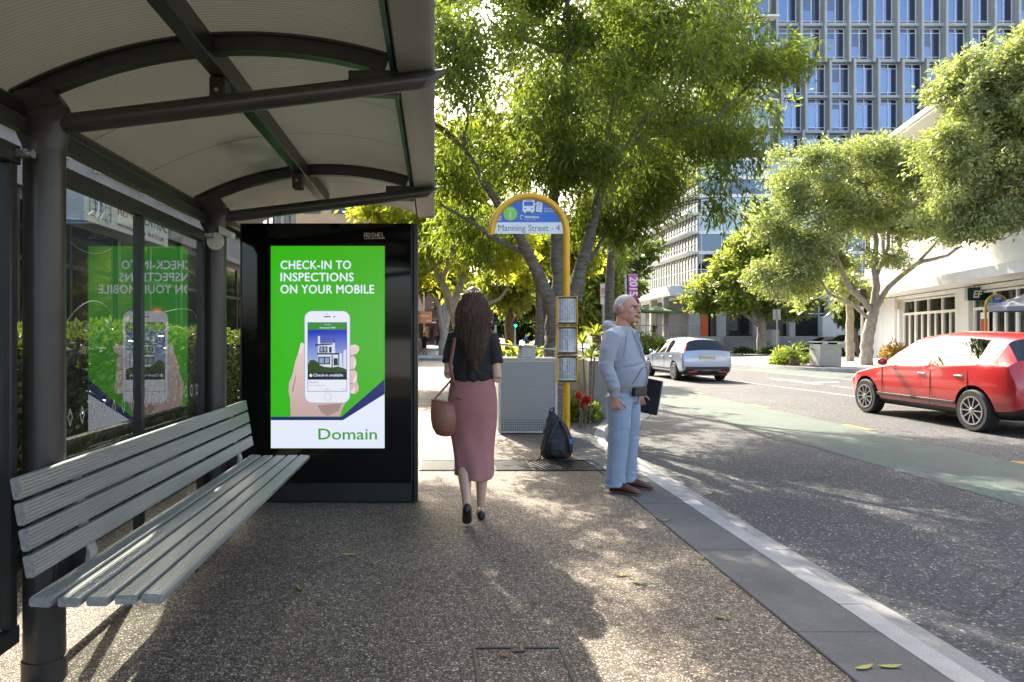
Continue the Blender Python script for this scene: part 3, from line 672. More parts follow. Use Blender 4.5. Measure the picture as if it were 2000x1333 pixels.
for pts in ([(680,694),(692,694),(688,697),(680,697)],[(680,722),(692,721),(694,724),(680,724.5)],[(680,748),(691,749),(694,747),(688,751),(680,751)],[(577,735),(579,734),(573,765),(570,765)],[(620,792),(668,788),(662,803),(640,813),(628,806)]): flat(mb,pts,.0058,1)
mb.build('hand_picture',[skin,skin2,nail],scr,smooth=0)
# the phone
mb = MB()
flat(mb,rrect(594.5,607.5,684.5,787.5,15,7),.0062,3); flat(mb,rrect(596,608.5,683,786.5,14,7),.0066,0)
flat(mb,[(601,630),(678,630),(678,765),(601,765)],.0070,1); flat(mb,[(601.8,630.8),(677.2,630.8),(677.2,644.5),(601.8,644.5)],.0074,2)
flat(mb,[(601.8,742),(677.2,742),(677.2,764.2),(601.8,764.2)],.0074,0)
flat(mb,rrect(632.5,618,646,620,1),.0070,1); flat(mb,disc(653,619,1.5,10),.0070,1); flat(mb,disc(639,613.5,1,8),.0070,1)
for r,mi in ((7.6,3),(6.7,0)): flat(mb,disc(640.5,775,r),.0070+(.0004 if mi==0 else 0),mi)
mb.build('phone_picture',[em('phone_white','#eef3ff'),em('ink','#3a4560'),em('bar_green','#2f8f33'),em('phone_rim','#a9b6d2')],scr,smooth=0)
# generic house picture on the phone
mb = MB(); sky_m = grad('sky','#a9bff0','#1c35c0','Z',Z_at(715,PNY),Z_at(650,PNY))
flat(mb,[(602,644.7),(677,644.7),(677,741.8),(602,741.8)],.0076,0)
flat(mb,[(621,658),(625,656),(626,672),(654,670),(655,690),(668,691),(668,722),(677,724),(677,730),(622,730)],.0080,1)
flat(mb,[(671,686),(677,682),(677,722),(671,722)],.0080,1)
for q in ([(616,673),(650,671),(650,673.5),(616,676)],[(620,690),(662,690),(662,693),(620,693)],[(625,663),(653,661.5),(653,662.5),(625,664)],[(625,667),(653,666),(653,667),(625,668)],[(653,661),(654.3,661),(654.3,670),(653,670)],
  [(624,677),(640,677),(640,689),(624,689)],[(643,678),(648,678),(648,689),(643,689)],[(622,697),(645,697),(645,712),(622,712)],[(648,694),(650,694),(650,722),(648,722)],[(661,690),(663,690),(663,715),(661,715)],[(652,700),(660,700),(660,714),(652,714)]): flat(mb,q,.0084,2)
for q in ([(626,678.5),(631,678.5),(631,687),(626,687)],[(633,678.5),(638,678.5),(638,687),(633,687)],[(624,699),(633,699),(633,710),(624,710)],[(635,699),(643,699),(643,710),(635,710)]): flat(mb,q,.0088,4)
flat(mb,[(602,712),(606,704),(613,703),(620,707),(626,714),(634,717),(650,718),(660,716),(673,720),(677,722),(677,741.8),(602,741.8)],.0092,3)
flat(mb,[(602,728),(677,727),(677,741.8),(602,741.8)],.0096,5); flat(mb,disc(607.5,733.5,3.2),.0104,1)
mb.build('house_picture',[sky_m,em('house_white','#dfe4f2'),em('house_dark','#1b2440'),em('bush','#2c4a1c'),em('house_glass','#8fa3c8'),em('lawn_dark','#141c2c')],scr,smooth=0)
def stext(name, s, u, v, h, mname, col, align='LEFT', bold=.0, xs=1.0, d=.0055, st=1.0, spacing=1.0):
    M = Matrix.Translation(pv(u,v,-d)) @ FACE_CAM
    o = text_mesh(name, s, h/F*PNY, M, em(mname,col,st), scr, align, 0, .0001, xs, spacing)
    if bold:      # heavier strokes: the same outline laid over itself with small sideways steps
        bm = bmesh.new(); bm.from_mesh(o.data); g0 = bm.verts[:]+bm.edges[:]+bm.faces[:]
        for i,(dx,dz) in enumerate(((bold,0),(-bold,0),(0,bold*.8),(0,-bold*.8),(bold*.6,bold*.5),(-bold*.6,-bold*.5))):
            q = bmesh.ops.duplicate(bm,geom=g0)['geom']; bmesh.ops.translate(bm,verts=[e for e in q if isinstance(e,bmesh.types.BMVert)],vec=(dx,-.0003*(i+1),dz))
        bm.to_mesh(o.data); bm.free()
    return o
CAP = 1/.70
for i,(s,w) in enumerate((('CHECK-IN TO',138),('INSPECTIONS',143),('ON YOUR MOBILE',183))):
    o = stext('lettering', s, 548, 526+i*23.7, 16.5*CAP, 'white', '#e8efff', bold=.0024, spacing=1.06)
    xs_ = [v.co.x for v in o.data.vertices]; k = (w/F*PNY)/(max(xs_)-min(xs_)); x0 = min(xs_)
    x_t = pv(548,0)[0]
    for v in o.data.vertices: v.co.x = x_t+(v.co.x-x0)*k
o = stext('logo_lettering', 'Domain', 622, 858.5, 21.5*CAP, 'logo_green', '#3aa52c', bold=.0014)
xs_ = [v.co.x for v in o.data.vertices]; k = (114.5/F*PNY)/(max(xs_)-min(xs_)); x0 = min(xs_); xt = pv(622,0)[0]
for v in o.data.vertices: v.co.x = xt+(v.co.x-x0)*k
stext('lettering','Check-in available',612.5,735.5,5.6*CAP,'white','#e8efff',d=.0108,bold=.0004)
stext('lettering','Auction',604,748.5,4*CAP,'grey_ink','#8a93a8',d=.0080)
stext('lettering','4 bed   2 bath   2 car',604,754,2.6*CAP,'grey_ink','#8a93a8',d=.0080)
stext('lettering','Save',635,762,3.4*CAP,'teal_ink','#59a9b5',d=.0080); stext('lettering','Map',667,762,3.4*CAP,'teal_ink','#59a9b5',d=.0080)
stext('lettering','Newstead 4006',640,642,3.4*CAP,'white','#e8efff','CENTER',d=.0080); stext('lettering','9:41 AM',640,635.5,2.4*CAP,'white','#e8efff','CENTER',d=.0080)
# maker's name in hand-drawn capitals, drawn as strokes with an underline
mb = MB()
def strokes(mb, segs, u0, v0, w, h, r=.0038):
    for pts in segs: mb.tube([pv(u0+x*w,v0-y*h,-.0015) for x,y in pts], r, 6)
L = {'A':[[(0,0),(.1,1),(.9,1),(1,0)],[(.05,.45),(.95,.45)]],'D':[[(0,0),(0,1),(.7,.95),(1,.5),(.7,.05),(0,0)]],'S':[[(1,.95),(.1,.95),(.05,.55),(.95,.45),(.9,.05),(0,.05)]],'H':[[(0,0),(0,1)],[(1,0),(1,1)],[(0,.5),(1,.5)]],'E':[[(1,1),(0,1),(0,0),(1,0)],[(0,.5),(.8,.5)]],'L':[[(0,1),(0,0),(1,0)]]}
for i,ch in enumerate('ADSHEL'): strokes(mb, L[ch], 711.5+i*7.0, 464, 4.6, 8.5)
mb.tube([pv(711,466.8,-.0015),pv(752,466.2,-.0015)],.0025,6)
mb.build('maker_lettering', mat('letter_silver',(.55,.50,.40),.4,.3), pn)
# ---------------------------------------------------------------- bus stop sign
def bus_stop(loc, label, near=True, flip=False):
    t = thing('bus_stop_sign', label, 'bus stop sign', loc, 0, 'bus stop signs'); sg = -1 if not flip else 1
    Y_ = mat('signal_yellow',(.64,.34,.012),.35,.1,var=.12,vscale=6); R = .44; r = .041; zc = 2.60; cx = sg*R
    path = [(0,0,0),(0,0,1.2),(0,0,2.3),(0,0,zc)]+[(cx-sg*R*math.cos(math.pi*i/24),0,zc+R*math.sin(math.pi*i/24)) for i in range(1,25)]+[(cx+sg*R,0,zc-.005)]
    mb = MB(); mb.tube(path,r,16,ref=(0,1,0)); mb.build('pole',Y_,t,smooth=50)
    blue = mat('sign_blue',(.018,.115,.50),.4,var=.08); white = mat('sign_white',(.72,.72,.70),.45,var=.06); grn = mat('sign_green',(.20,.55,.06),.45)
    ri = R-r+.006; zb = 2.735
    pts = [(cx+ri*math.cos(a),zc+ri*math.sin(a)) for a in [math.asin((zb-zc)/ri)+(math.pi-2*math.asin((zb-zc)/ri))*i/24 for i in range(25)]]
    mb = MB(); mb.prism(pts,'y',-.006,.006); bd = mb.build('sign_board',blue,t,smooth=0)
    wl = math.sqrt(ri*ri-(zb-zc)**2)
    mb = MB(); mb.prism([(cx-ri,2.605),(cx+ri,2.605),(cx+ri*.998,zb-.003),(cx-wl,zb-.003)] if False else [(cx-ri*.995,2.60),(cx+ri*.995,2.60),(cx+wl,zb-.002),(cx-wl,zb-.002)],'y',-.007,.007)
    nb = mb.build('name_plate',white,t,smooth=0)
    k = .44
    # bus pictogram, zone disc, hand ticket, green rule
    mb = MB()
    def rr(x0,z0,x1,z1,r_,y=-.0068,mi=0):
        P=[]
        for px,pz,a in ((x1-r_,z0+r_,-90),(x1-r_,z1-r_,0),(x0+r_,z1-r_,90),(x0+r_,z0+r_,180)):
            for i in range(5):
                q=rad(a+90*i/4); P.append((px+r_*math.cos(q),pz+r_*math.sin(q)))
        mb.add([(x,y,z) for x,z in P],[tuple(range(len(P)))],mi)
    bx = cx-.005
    rr(bx-.07,2.865,bx+.07,3.005,.03); rr(bx-.07,2.86,bx+.07,2.93,.008,-.0072); rr(bx-.055,2.845,bx-.03,2.875,.006,-.0074); rr(bx+.03,2.845,bx+.055,2.875,.006,-.0074)
    rr(bx-.055,2.925,bx+.055,2.975,.01,-.0078,1); rr(bx-.035,2.985,bx+.035,2.993,.003,-.0078,1); rr(bx-.05,2.885,bx-.03,2.90,.006,-.0078,1); rr(bx+.03,2.885,bx+.05,2.90,.006,-.0078,1)
    mb.add([(bx+.085,-.0070,2.86),(bx+.155,-.0070,2.85),(bx+.165,-.0070,2.965),(bx+.10,-.0070,2.98)],[(0,1,2,3)])
    mb.add([(bx+.075,-.0070,2.93),(bx+.10,-.0070,2.95),(bx+.10,-.0070,2.965),(bx+.073,-.0070,2.945)],[(0,1,2,3)])
    gx = cx-.22
    mb.add([(gx+.082*math.cos(2*math.pi*i/24),-.0071,2.835+.082*math.sin(2*math.pi*i/24)) for i in range(24)],[tuple(range(24))],2)
    mb.add([(cx-.40,-.0069,2.828),(cx+.38,-.0069,2.828),(cx+.38,-.0069,2.836),(cx-.40,-.0069,2.836)],[(0,1,2,3)],3)
    rr(cx-.385,2.755,cx-.325,2.81,.004,-.0070,0); rr(cx-.38,2.76,cx-.33,2.805,.003,-.0074,1); rr(cx-.372,2.765,cx-.355,2.80,.002,-.0078,0); rr(cx-.35,2.785,cx-.338,2.80,.002,-.0078,0); rr(cx-.35,2.765,cx-.338,2.775,.002,-.0078,0)
    # operator emblem: two leaf strokes
    mb.tube([(cx-.085+.018*math.cos(a),-.007,2.793+.024*math.sin(a)) for a in [rad(20+280*i/12) for i in range(13)]],.0045,5)
    mb.build('pictograms',[white,blue,grn,mat('rule_green',(.06,.22,.12),.5)],bd,smooth=0)
    def tx(s,x,z,sz,m,al='LEFT',bold=0,xs=1,par=bd,y=-.0082): return text_mesh('lettering',s,sz,Matrix.Translation((x,y,z)) @ FACE_CAM,m,par,al,bold,.0003,xs)
    tx('1',gx,2.79,.10,white,'CENTER',.001); tx('zone',gx,2.875,.036,white,'CENTER')
    tx('TRANSLink',cx-.055,2.782,.036,white,bold=.0014); tx('T. info  13 12 30',cx-.055,2.755,.02,white)
    tx('bus stop',cx+.175,2.885,.030,white); tx('hail driver',cx+.175,2.855,.030,white)
    for i,s_ in enumerate(('TICKET','$ZONE','BUS','ONLY')): tx(s_,bx+.105,2.95-.025*i,.02,blue)
    o = tx('Manning Street - 4' if near else 'Manning Street',cx,2.632,.105,mat('plate_ink',(.13,.16,.25),.5),'CENTER',0,1,nb)
    xs_ = [v.co.x for v in o.data.vertices]; kk = .72/(max(xs_)-min(xs_)); mid = (max(xs_)+min(xs_))/2
    for v in o.data.vertices: v.co.x = cx+(v.co.x-mid)*kk
    mb = MB()
    for s_ in (-1,1): mb.tube([(cx+s_*ri*.93,-.0085,2.62),(cx+s_*ri*.93,-.0105,2.62)],.007,8)
    mb.build('rivets',mat('bolt_steel'),nb)
    if near:
        paper = mat('timetable_paper',(.66,.67,.68),.6); ink = mat('timetable_ink',(.12,.12,.14),.7); gl2 = glass('timetable_cover',(.93,.95,.95),1.5)
        blk = mat('case_black',(.015,.015,.018),.4)
        rng = random.Random(3)
        for z0,z1 in ((1.535,1.865),(1.19,1.515),(.862,1.175)):
            mb = MB()
            mb.box(-.118,-.108,-.06,.055,z0,z1,0); mb.box(.108,.118,-.06,.055,z0,z1,0); mb.box(-.108,.108,-.055,.055,z1-.008,z1,0); mb.box(-.108,.108,-.055,.055,z0,z0+.006,0)
            mb.box(-.107,.107,-.068,.05,z0+.007,z0+.024,1); mb.box(-.107,.107,-.068,.05,z1-.026,z1-.009,1)
            c = mb.build('timetable_case',[Y_,blk],t,bevel=.002)
            mb = MB(); N=10
            def cy(x): return -.045-.03*(1-(x/.107)**2)
            xsn = [-.104+.208*i/N for i in range(N+1)]
            mb.loft([[(x,cy(x)+.012,z0+.026),(x,cy(x)+.012,z1-.028)] for x in xsn],closed=False)
            for line_ in range(44):
                zz = z1-.04-(z1-z0-.08)*line_/44
                for cidx in range(7):
                    if rng.random() < .14: continue
                    x0 = -.092+.027*cidx; x1 = x0+.019
                    mb.add([(x0,cy(x0)+.0105,zz),(x1,cy(x1)+.0105,zz),(x1,cy(x1)+.0105,zz+.0028),(x0,cy(x0)+.0105,zz+.0028)],[(0,1,2,3)],1)
            mb.build('timetable',[paper,ink],c,smooth=60)
            mb = MB(); mb.loft([[(x,cy(x),z0+.025),(x,cy(x),z1-.027)] for x in xsn],closed=False); mb.build('cover',gl2,c,smooth=60)
        mb = MB(); mb.lathe([(.075,0),(.07,.01),(.045,.018),(.0415,.03)],(0,0,0)); mb.build('foot',Y_,t)
    return t
bus_stop((1.545,8.0,0), 'tall yellow arched bus stop sign with three timetable cases by the kerb')
bus_stop((21.95,27.2,0), 'small looking yellow arched bus stop sign across the road in front of the white shopfront', near=False, flip=True)
# ---------------------------------------------------------------- left side: hedge, shop building, far street
rng = np.random.default_rng(11)
L_hedge = leaf_mat('hedge_leaf','#1c280c','#394a18',(.20,.28,.03),.22,.26,.6)
hg = thing('hedge', 'clipped dark green hedge with glossy leaves growing behind the shelter glass', 'hedge', (-2.95,6.5,0))
n = 46000
x = rng.uniform(-.5,.5,n); y = rng.uniform(-6.2,9.5,n); z = rng.uniform(.02,1.42,n)
f = rng.uniform(size=n); dep = np.abs(rng.normal(size=n))*.07
top = f < .42; side = ~top & (f < .95)
z[top] = 1.44-dep[top]; x[side] = .5-dep[side]
bump_ = np.array([mnoise.noise((a*1.5,b*1.5,c*2)) for a,b,c in zip(x,y,z)])*.10
z = np.where(top, z+bump_, z); x = np.where(side, x+bump_, x)
D = np.stack([np.where(side,.8,.1),rng.normal(size=n)*.5,np.where(top,1,.5)],1)+rng.normal(size=(n,3))*.5
leaves('foliage', np.stack([x,y,z],1), D, .058, .034, L_hedge, hg, rng, .15, np.clip(.5+bump_*3+rng.normal(size=n)*.2,0,1))
mb = MB(); mb.box(-.42,.38,-6.2,9.5,.0,1.30); mb.build('stems', mat('hedge_inner_shade',(.012,.014,.008),.95), hg, smooth=0)  # solid near-black core, the hedge's inner shade put into colour
sheet('garden_bed', [(-3.6,-1),(-2.3,-1),(-2.3,16.2),(-3.6,16.2)], .006, G_soil)
# shop building beyond the hedge
M_wallL = mat('grey_render',(.20,.20,.195),.8,var=.15,vscale=1.2); M_dark = mat('dark_joinery',(.015,.015,.016),.4,.2); M_shopglass = mat('shop_glass',(.010,.012,.013),.06,0,spec=.6)
bd = thing('shop_building', 'grey low shop building with dark glazing behind the hedge left of the shelter', 'building', (-5.6,12,0))
def lp(mb,name,m,**k):
    mb.v = [(a+5.6,b-12,c) for a,b,c in mb.v]; return mb.build(name,m,bd,**k)
mb = MB(); mb.box(-12,-5.75,-6,31,0,3.45); mb.box(-12,-6.3,-6,31,3.45,7.6); mb.box(-12,-5.6,-6,31,3.452,3.60); lp(mb,'wall',M_wallL,smooth=0)
mb = MB(); mb.box(-6.2,-5.45,-6,31,7.602,7.85); lp(mb,'roof_edge',mat('pale_trim',(.45,.44,.41),.7,var=.1),smooth=0)
for i in range(12):
    y0 = -5.8+3.0*i
    mb = MB(); mb.box(-5.748,-5.72,y0+.12,y0+2.88,.30,3.3); w = lp(mb,'window',M_shopglass,smooth=0)
    mb = MB(); mb.box(-5.748,-5.66,y0,y0+.118,.0,3.448); mb.box(-5.748,-5.68,y0+.12,y0+2.88,.02,.298); mb.box(-5.719,-5.69,y0+1.45,y0+1.52,.30,3.3); mb.box(-5.719,-5.69,y0+.12,y0+2.88,2.45,2.52); mb.v=[(a+5.6,b-12,c) for a,b,c in mb.v]; mb.build('frame',M_dark,w,smooth=0)
    mb = MB(); mb.box(-6.298,-6.26,y0+.5,y0+2.4,4.5,6.6); w = lp(mb,'window',mat('upper_glass',(.03,.04,.05),.08,0,spec=.6),smooth=0)
    mb = MB(); mb.box(-6.298,-6.2,y0+.42,y0+.498,4.42,6.68); mb.box(-6.298,-6.2,y0+2.402,y0+2.48,4.42,6.68); mb.box(-6.259,-6.22,y0+1.42,y0+1.48,4.5,6.6); mb.v=[(a+5.6,b-12,c) for a,b,c in mb.v]; mb.build('frame',mat('pale_trim'),w,smooth=0)
# projecting letting agent's sign
sg = thing('shop_sign', 'white letting agent signboard in red and grey lettering seen through the shelter glass', 'sign', (-5.0,11.27,3.3))
mb = MB(); mb.box(-.45,0,-1.53,1.53,-.24,.24); mb.build('sign_box',mat('sign_box_white',(.55,.56,.58),.45,var=.08),sg,bevel=.01)
RX = Matrix(((0,0,1,0),(1,0,0,0),(0,1,0,0),(0,0,0,1)))
red = mat('sign_red',(.30,.04,.03),.5); gry = mat('sign_grey',(.06,.065,.07),.5)
def sx(s,y,z,sz,m,bold=0,xs=1): return text_mesh('lettering',s,sz,Matrix.Translation((.003,y,z)) @ RX,m,sg,'LEFT',bold,.001,xs)
sx('RENT',-.52,.02,.30,red); sx('CENTRAL',.30,.02,.30,gry,0,.9); sx('www.rentcentral.com.au   Ph 07 373 1200',-.52,-.16,.105,red,0,1.02)
mb = MB()
for i in range(5): mb.box(.001,.004,-1.38+.16*i,-1.365+.16*i,-.15+.05*(i%2),.2-.05*((i+1)%2))
for i in range(4): mb.box(.0012,.0042,-1.38+.05*i,-.72,-.14+.1*i,-.13+.1*i)
mb.build('emblem',gry,sg,smooth=0)
mb = MB(); mb.tube([(.006,-1.45,-.16),(.006,-1.3,-.08),(.006,-1.2,-.17),(.006,-1.12,.0),(.006,-1.15,.2),(.006,-1.02,.1),(.006,-.8,-.1)],.016,6); mb.tube([(.006,-1.1,-.17),(.006,-.95,-.02),(.006,-.8,-.17)],.014,6); mb.build('emblem',mat('emblem_white',(.75,.75,.73),.5),sg)
# brick and rendered corner building past the side street, with its orange banner
fb = thing('corner_building', 'tan rendered corner building with a brick base past the side street', 'building', (-5,54,0))
mb = MB(); mb.box(-9,3.75,-5,30,0,15.5); mb.build('wall',mat('tan_render',(.42,.29,.16),.8,var=.15,vscale=1),fb,smooth=0)
mb = MB(); mb.box(-9.05,3.80,-5.05,30,0.01,1.1); mb.build('brick_base',mat('dark_brick',(.16,.06,.04),.8,var=.35,vscale=14),fb,smooth=0)
for i in range(5):
    mb = MB(); mb.box(3.752,3.80,-4+4.6*i,-.8+4.6*i,1.2,2.7); mb.build('window',M_shopglass,fb,smooth=0)
    mb = MB(); mb.box(3.752,3.80,-4+4.6*i,-.8+4.6*i,4.6,6.6); mb.build('window',M_shopglass,fb,smooth=0)
mb = MB(); mb.box(3.81,5.3,-3,30,3.05,3.25); mb.build('awning',mat('awning_brown',(.12,.07,.05),.6),fb,smooth=0)
for i in range(6):
    mb = MB(); mb.box(-8.4+2.0*i,-7.2+2.0*i,-5.06,-5.003,10.2,12.2); mb.build('window',M_shopglass,fb,smooth=0)
for i in range(2):
    mb = MB(); mb.box(-7+4.5*i,-4+4.5*i,-5.06,-5.003,1.2,2.6); mb.build('window',M_shopglass,fb,smooth=0)
ob = thing('hanging_sign', 'orange rectangular sign hanging over the path on the corner building', 'sign', (-.62,49.4,2.75))
mb = MB(); mb.box(-.48,.42,-.05,.05,-.42,.42); mb.build('sign_board',mat('orange_sign',(.62,.19,.05),.5,var=.08),ob,bevel=.02)
text_mesh('lettering','delicious',.17,Matrix.Translation((-.38,-.055,.08)) @ FACE_CAM,mat('emblem_white'),ob,'LEFT',.002,.001)
mb = MB(); mb.tube([(.05,-.056,-.3),(.2,-.056,-.2),(.36,-.056,-.26),(.3,-.056,-.34)],.025,6); mb.build('emblem',mat('emblem_white'),ob)
mb = MB(); mb.box(-.8,-.42,-.02,.02,.38,.44); mb.build('bracket',M_dark,ob)
# dark far shopfronts closing the view down the street
sf = thing('far_shopfront', 'dark shaded shopfront far down the footpath under an awning', 'building', (-1,112,0))
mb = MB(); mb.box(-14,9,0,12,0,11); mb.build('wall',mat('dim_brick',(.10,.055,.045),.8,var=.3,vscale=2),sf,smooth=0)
for i in range(6):
    mb = MB(); mb.box(-12+3.4*i,-9.4+3.4*i,-.06,-.003,.4,3); mb.build('window',M_shopglass,sf,smooth=0)
mb = MB(); mb.box(-14,9,-3,-.065,3.5,3.8); mb.build('awning',mat('awning_white',(.5,.49,.46),.6),sf,smooth=0)
mb = MB(); mb.box(-6,4,-.1,-.066,4.2,5); mb.build('fascia',mat('dark_brick'),sf,smooth=0)
text_mesh('lettering','KEBABS',.8,Matrix.Translation((-1.5,-.11,4.3)) @ FACE_CAM,mat('pale_trim'),sf) if False else None
# ---------------------------------------------------------------- trees
M_bark = mat('grey_bark',(.050,.043,.037),.85,color2=(.21,.185,.16),vscale=5,bump=.9,bscale=14,stretch=(1.2,1.2,4.5))
M_pale = mat('pale_bark',(.20,.165,.125),.8,color2=(.44,.39,.32),vscale=5,bump=.4,bscale=20,stretch=(1,1,.5))
M_brown = mat('brown_bark',(.09,.055,.035),.85,color2=(.19,.13,.09),vscale=8,bump=.5,bscale=20)
L_big = leaf_mat('ash_leaf','#2f4016','#5a692c',(.34,.45,.045),.47,.5,.25)
L_yel = leaf_mat('sunny_leaf','#4a5a14','#7a8228',(.62,.66,.05),.6,.5,.25)
L_pale = leaf_mat('fig_leaf','#67753f','#b0b788',(.40,.47,.09),.46,.34,.5)
L_mid = leaf_mat('mid_leaf','#43521f','#78853a',(.44,.52,.07),.5,.4,.35)
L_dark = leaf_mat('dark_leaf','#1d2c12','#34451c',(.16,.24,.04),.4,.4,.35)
def lob(u,v,Y,ru,rv,ry): return ((X_at(u,Y),Y,Z_at(v,Y)),(ru*Y/F,ry,rv*Y/F))
def tree(name, label, cat, base, stems, lobes, lm, bark, n, k, LL, LW, twig, drop, seed, gap=-.1, gscale=.8, twigs=60, group=None, r0=.2, shell=2.0):
    """stems: list of (path, r_start, r_end); every lobe gets a limb from the nearest stem point and thinner branches out to its sprays"""
    rng = np.random.default_rng(seed); t = thing(name, label, cat, base, 0, group); B = Vector(base)
    mb = MB(); nodes = []
    for path, ra, rb in stems:
        P = [Vector(p) for p in path]; Q = []
        for i in range(len(P)-1):
            for j in range(4): Q.append(P[i].lerp(P[i+1], j/4)+(Vector(rng.normal(size=3))*ra*.10 if (i or j) else Vector((0,0,0))))
        Q.append(P[-1]); R = taper(ra,rb,len(Q)-1); mb.tube([q-B for q in Q],R,10); nodes += list(zip(Q,R))[len(Q)//3:]
    full = list(lobes)
    if len(lobes) > 5:      # smaller boughs pushed out of every main one break up the outline
        for c, r in lobes:
            for _ in range(3):
                q = rng.normal(size=3); q /= np.linalg.norm(q); f = rng.uniform(.32,.55); full.append((tuple(np.array(c)+q*np.array(r)*rng.uniform(.75,1.1)), tuple(np.array(r)*f)))
    C = lobe_points(full, n, rng, gap, gscale, shell)
    for c, r in lobes:
        c = Vector(c); near = min(nodes, key=lambda q: (q[0]-c).length+max(0,(q[0].z-c.z))*.6); rr = min(near[1]*.75, .02+.035*max(r)); pth = limb_path(near[0], c, rng, 6, .07, .03); R = taper(rr, rr*.35, 6)
        mb.tube([q-B for q in pth], R, 7)
        near_pts = [Vector(p) for p in C[rng.choice(len(C), min(len(C),500), replace=False)] if all(abs((p-np.array(c))/np.array(r)) < 1.15)]
        kk = max(3,int(twigs/len(lobes)))
        for p in near_pts[:kk]:
            i0 = int(rng.integers(2,7)); s_ = pth[i0]; mb.tube([q-B for q in limb_path(s_, p, rng, 4, .10, .02)], taper(R[i0]*.6, .006, 4), 5)
    mb.build('trunk', bark, t, smooth=60)
    cen = np.mean([c for c,_ in lobes],0); P, D, tn = sprays(C, k, rng, twig, drop, cen, .5)
    leaves('crown', P, D, LL, LW, lm, t, rng, .2, tn, loc=base)
    return t
# the big street tree beside the stop
b0 = (2.03,11.3,0)
lobes = [lob(930,150,10.3,120,150,1.6), lob(880,60,10.8,100,110,1.5), lob(985,-10,11,120,80,1.6), lob(1130,60,11,190,170,2.2), lob(1330,110,11,170,150,1.9), lob(1490,130,10.8,85,62,.9), lob(1260,270,10.4,150,110,1.7), lob(1420,270,10.8,85,95,1.1),
 lob(1040,290,11,130,95,1.7), lob(900,320,10.6,100,90,1.4), lob(1410,385,10.6,40,62,.5), lob(1150,430,12,110,60,1.3), lob(1235,410,12,95,60,1.0), lob(930,440,12,110,60,1.2), lob(1290,330,11.4,80,70,1.0),
 ((.1,11.8,8.2),(1.1,1.4,.8)), ((3.3,11.9,8.1),(1.4,1.4,.8)), ((-2.3,11.4,6.5),(1.1,2.0,1.4)), ((-1.4,12.0,6.1),(.9,1.2,1.1)), ((-1.0,10.4,5.4),(.7,.8,.7)), ((-1.7,13.2,7.2),(.8,.9,.8)), ((3.9,13.2,7.0),(1.8,1.6,1.1)), ((2.2,9.0,7.3),(1.0,.9,.6))]  # unseen upper and left lobes, added and shaped to shade and dapple the path
up = at(1112,60,11.2)
stems = [([b0,(2.02,11.3,.9),(2.04,11.3,1.75)],.23,.19),
 ([(2.04,11.3,1.6),at(1060,560,11.1),at(1035,500,10.9),at(1012,460,10.7),at(960,380,10.5),at(905,290,10.4)],.125,.035),
 ([(2.04,11.3,1.7),at(1092,540,11.3),at(1088,440,11.3),at(1080,350,11.2),at(1098,220,11.2),up,(2.0,11.4,8.6)],.14,.03),
 ([(2.06,11.3,1.6),at(1122,560,11.3),at(1150,470,11.3),at(1175,370,11.2),at(1225,280,11.1),at(1290,200,11)],.13,.035),
 ([at(1128,590,11.4),at(1142,520,11.6),at(1165,490,11.7),at(1200,430,11.9)],.06,.025),
 ([at(1150,470,11.3),at(1180,330,11.4),at(1190,240,11.6),(3.5,12.2,6.8)],.06,.03),
 ([at(1035,500,10.9),at(965,465,10.8),at(915,430,10.8),at(860,400,10.8)],.045,.02),
 ([at(1225,280,11.1),at(1300,255,10.9),at(1400,230,10.8),at(1480,150,10.8)],.05,.02)]
tree('street_tree','large leafy street tree with dark forked trunks arching over the bus stop sign','tree',b0,stems,lobes,L_big,M_bark,10500,17,.13,.032,.42,.75,21,gap=-.05,gscale=.9,twigs=170)
b1 = (4.15,16.2,0)
tree('street_tree','second leafy street tree growing from the planted bed directly behind the standing man','tree',b1,[([b1,(4.15,16.2,2.2),(4.2,16.2,3.6)],.13,.10),([(4.2,16.2,3.6),(3.6,15.8,5.2)],.08,.04),([(4.2,16.2,3.6),(5.0,16.6,5.2)],.08,.04),([(4.2,16.2,3.6),(4.3,16.6,6.4)],.08,.04)],
 [((4.2,15.9,5.8),(1.7,1.6,1.2)),((2.9,15.6,6.3),(1.6,1.5,1.1)),((5.7,16.4,6.1),(1.6,1.5,1.1)),((4.5,17.0,7.4),(2.0,1.8,1.2)),((6.6,15.6,6.9),(1.2,1.3,.9))],L_big,M_bark,1900,17,.15,.038,.45,.7,29,gap=-.28,gscale=.9,twigs=60)
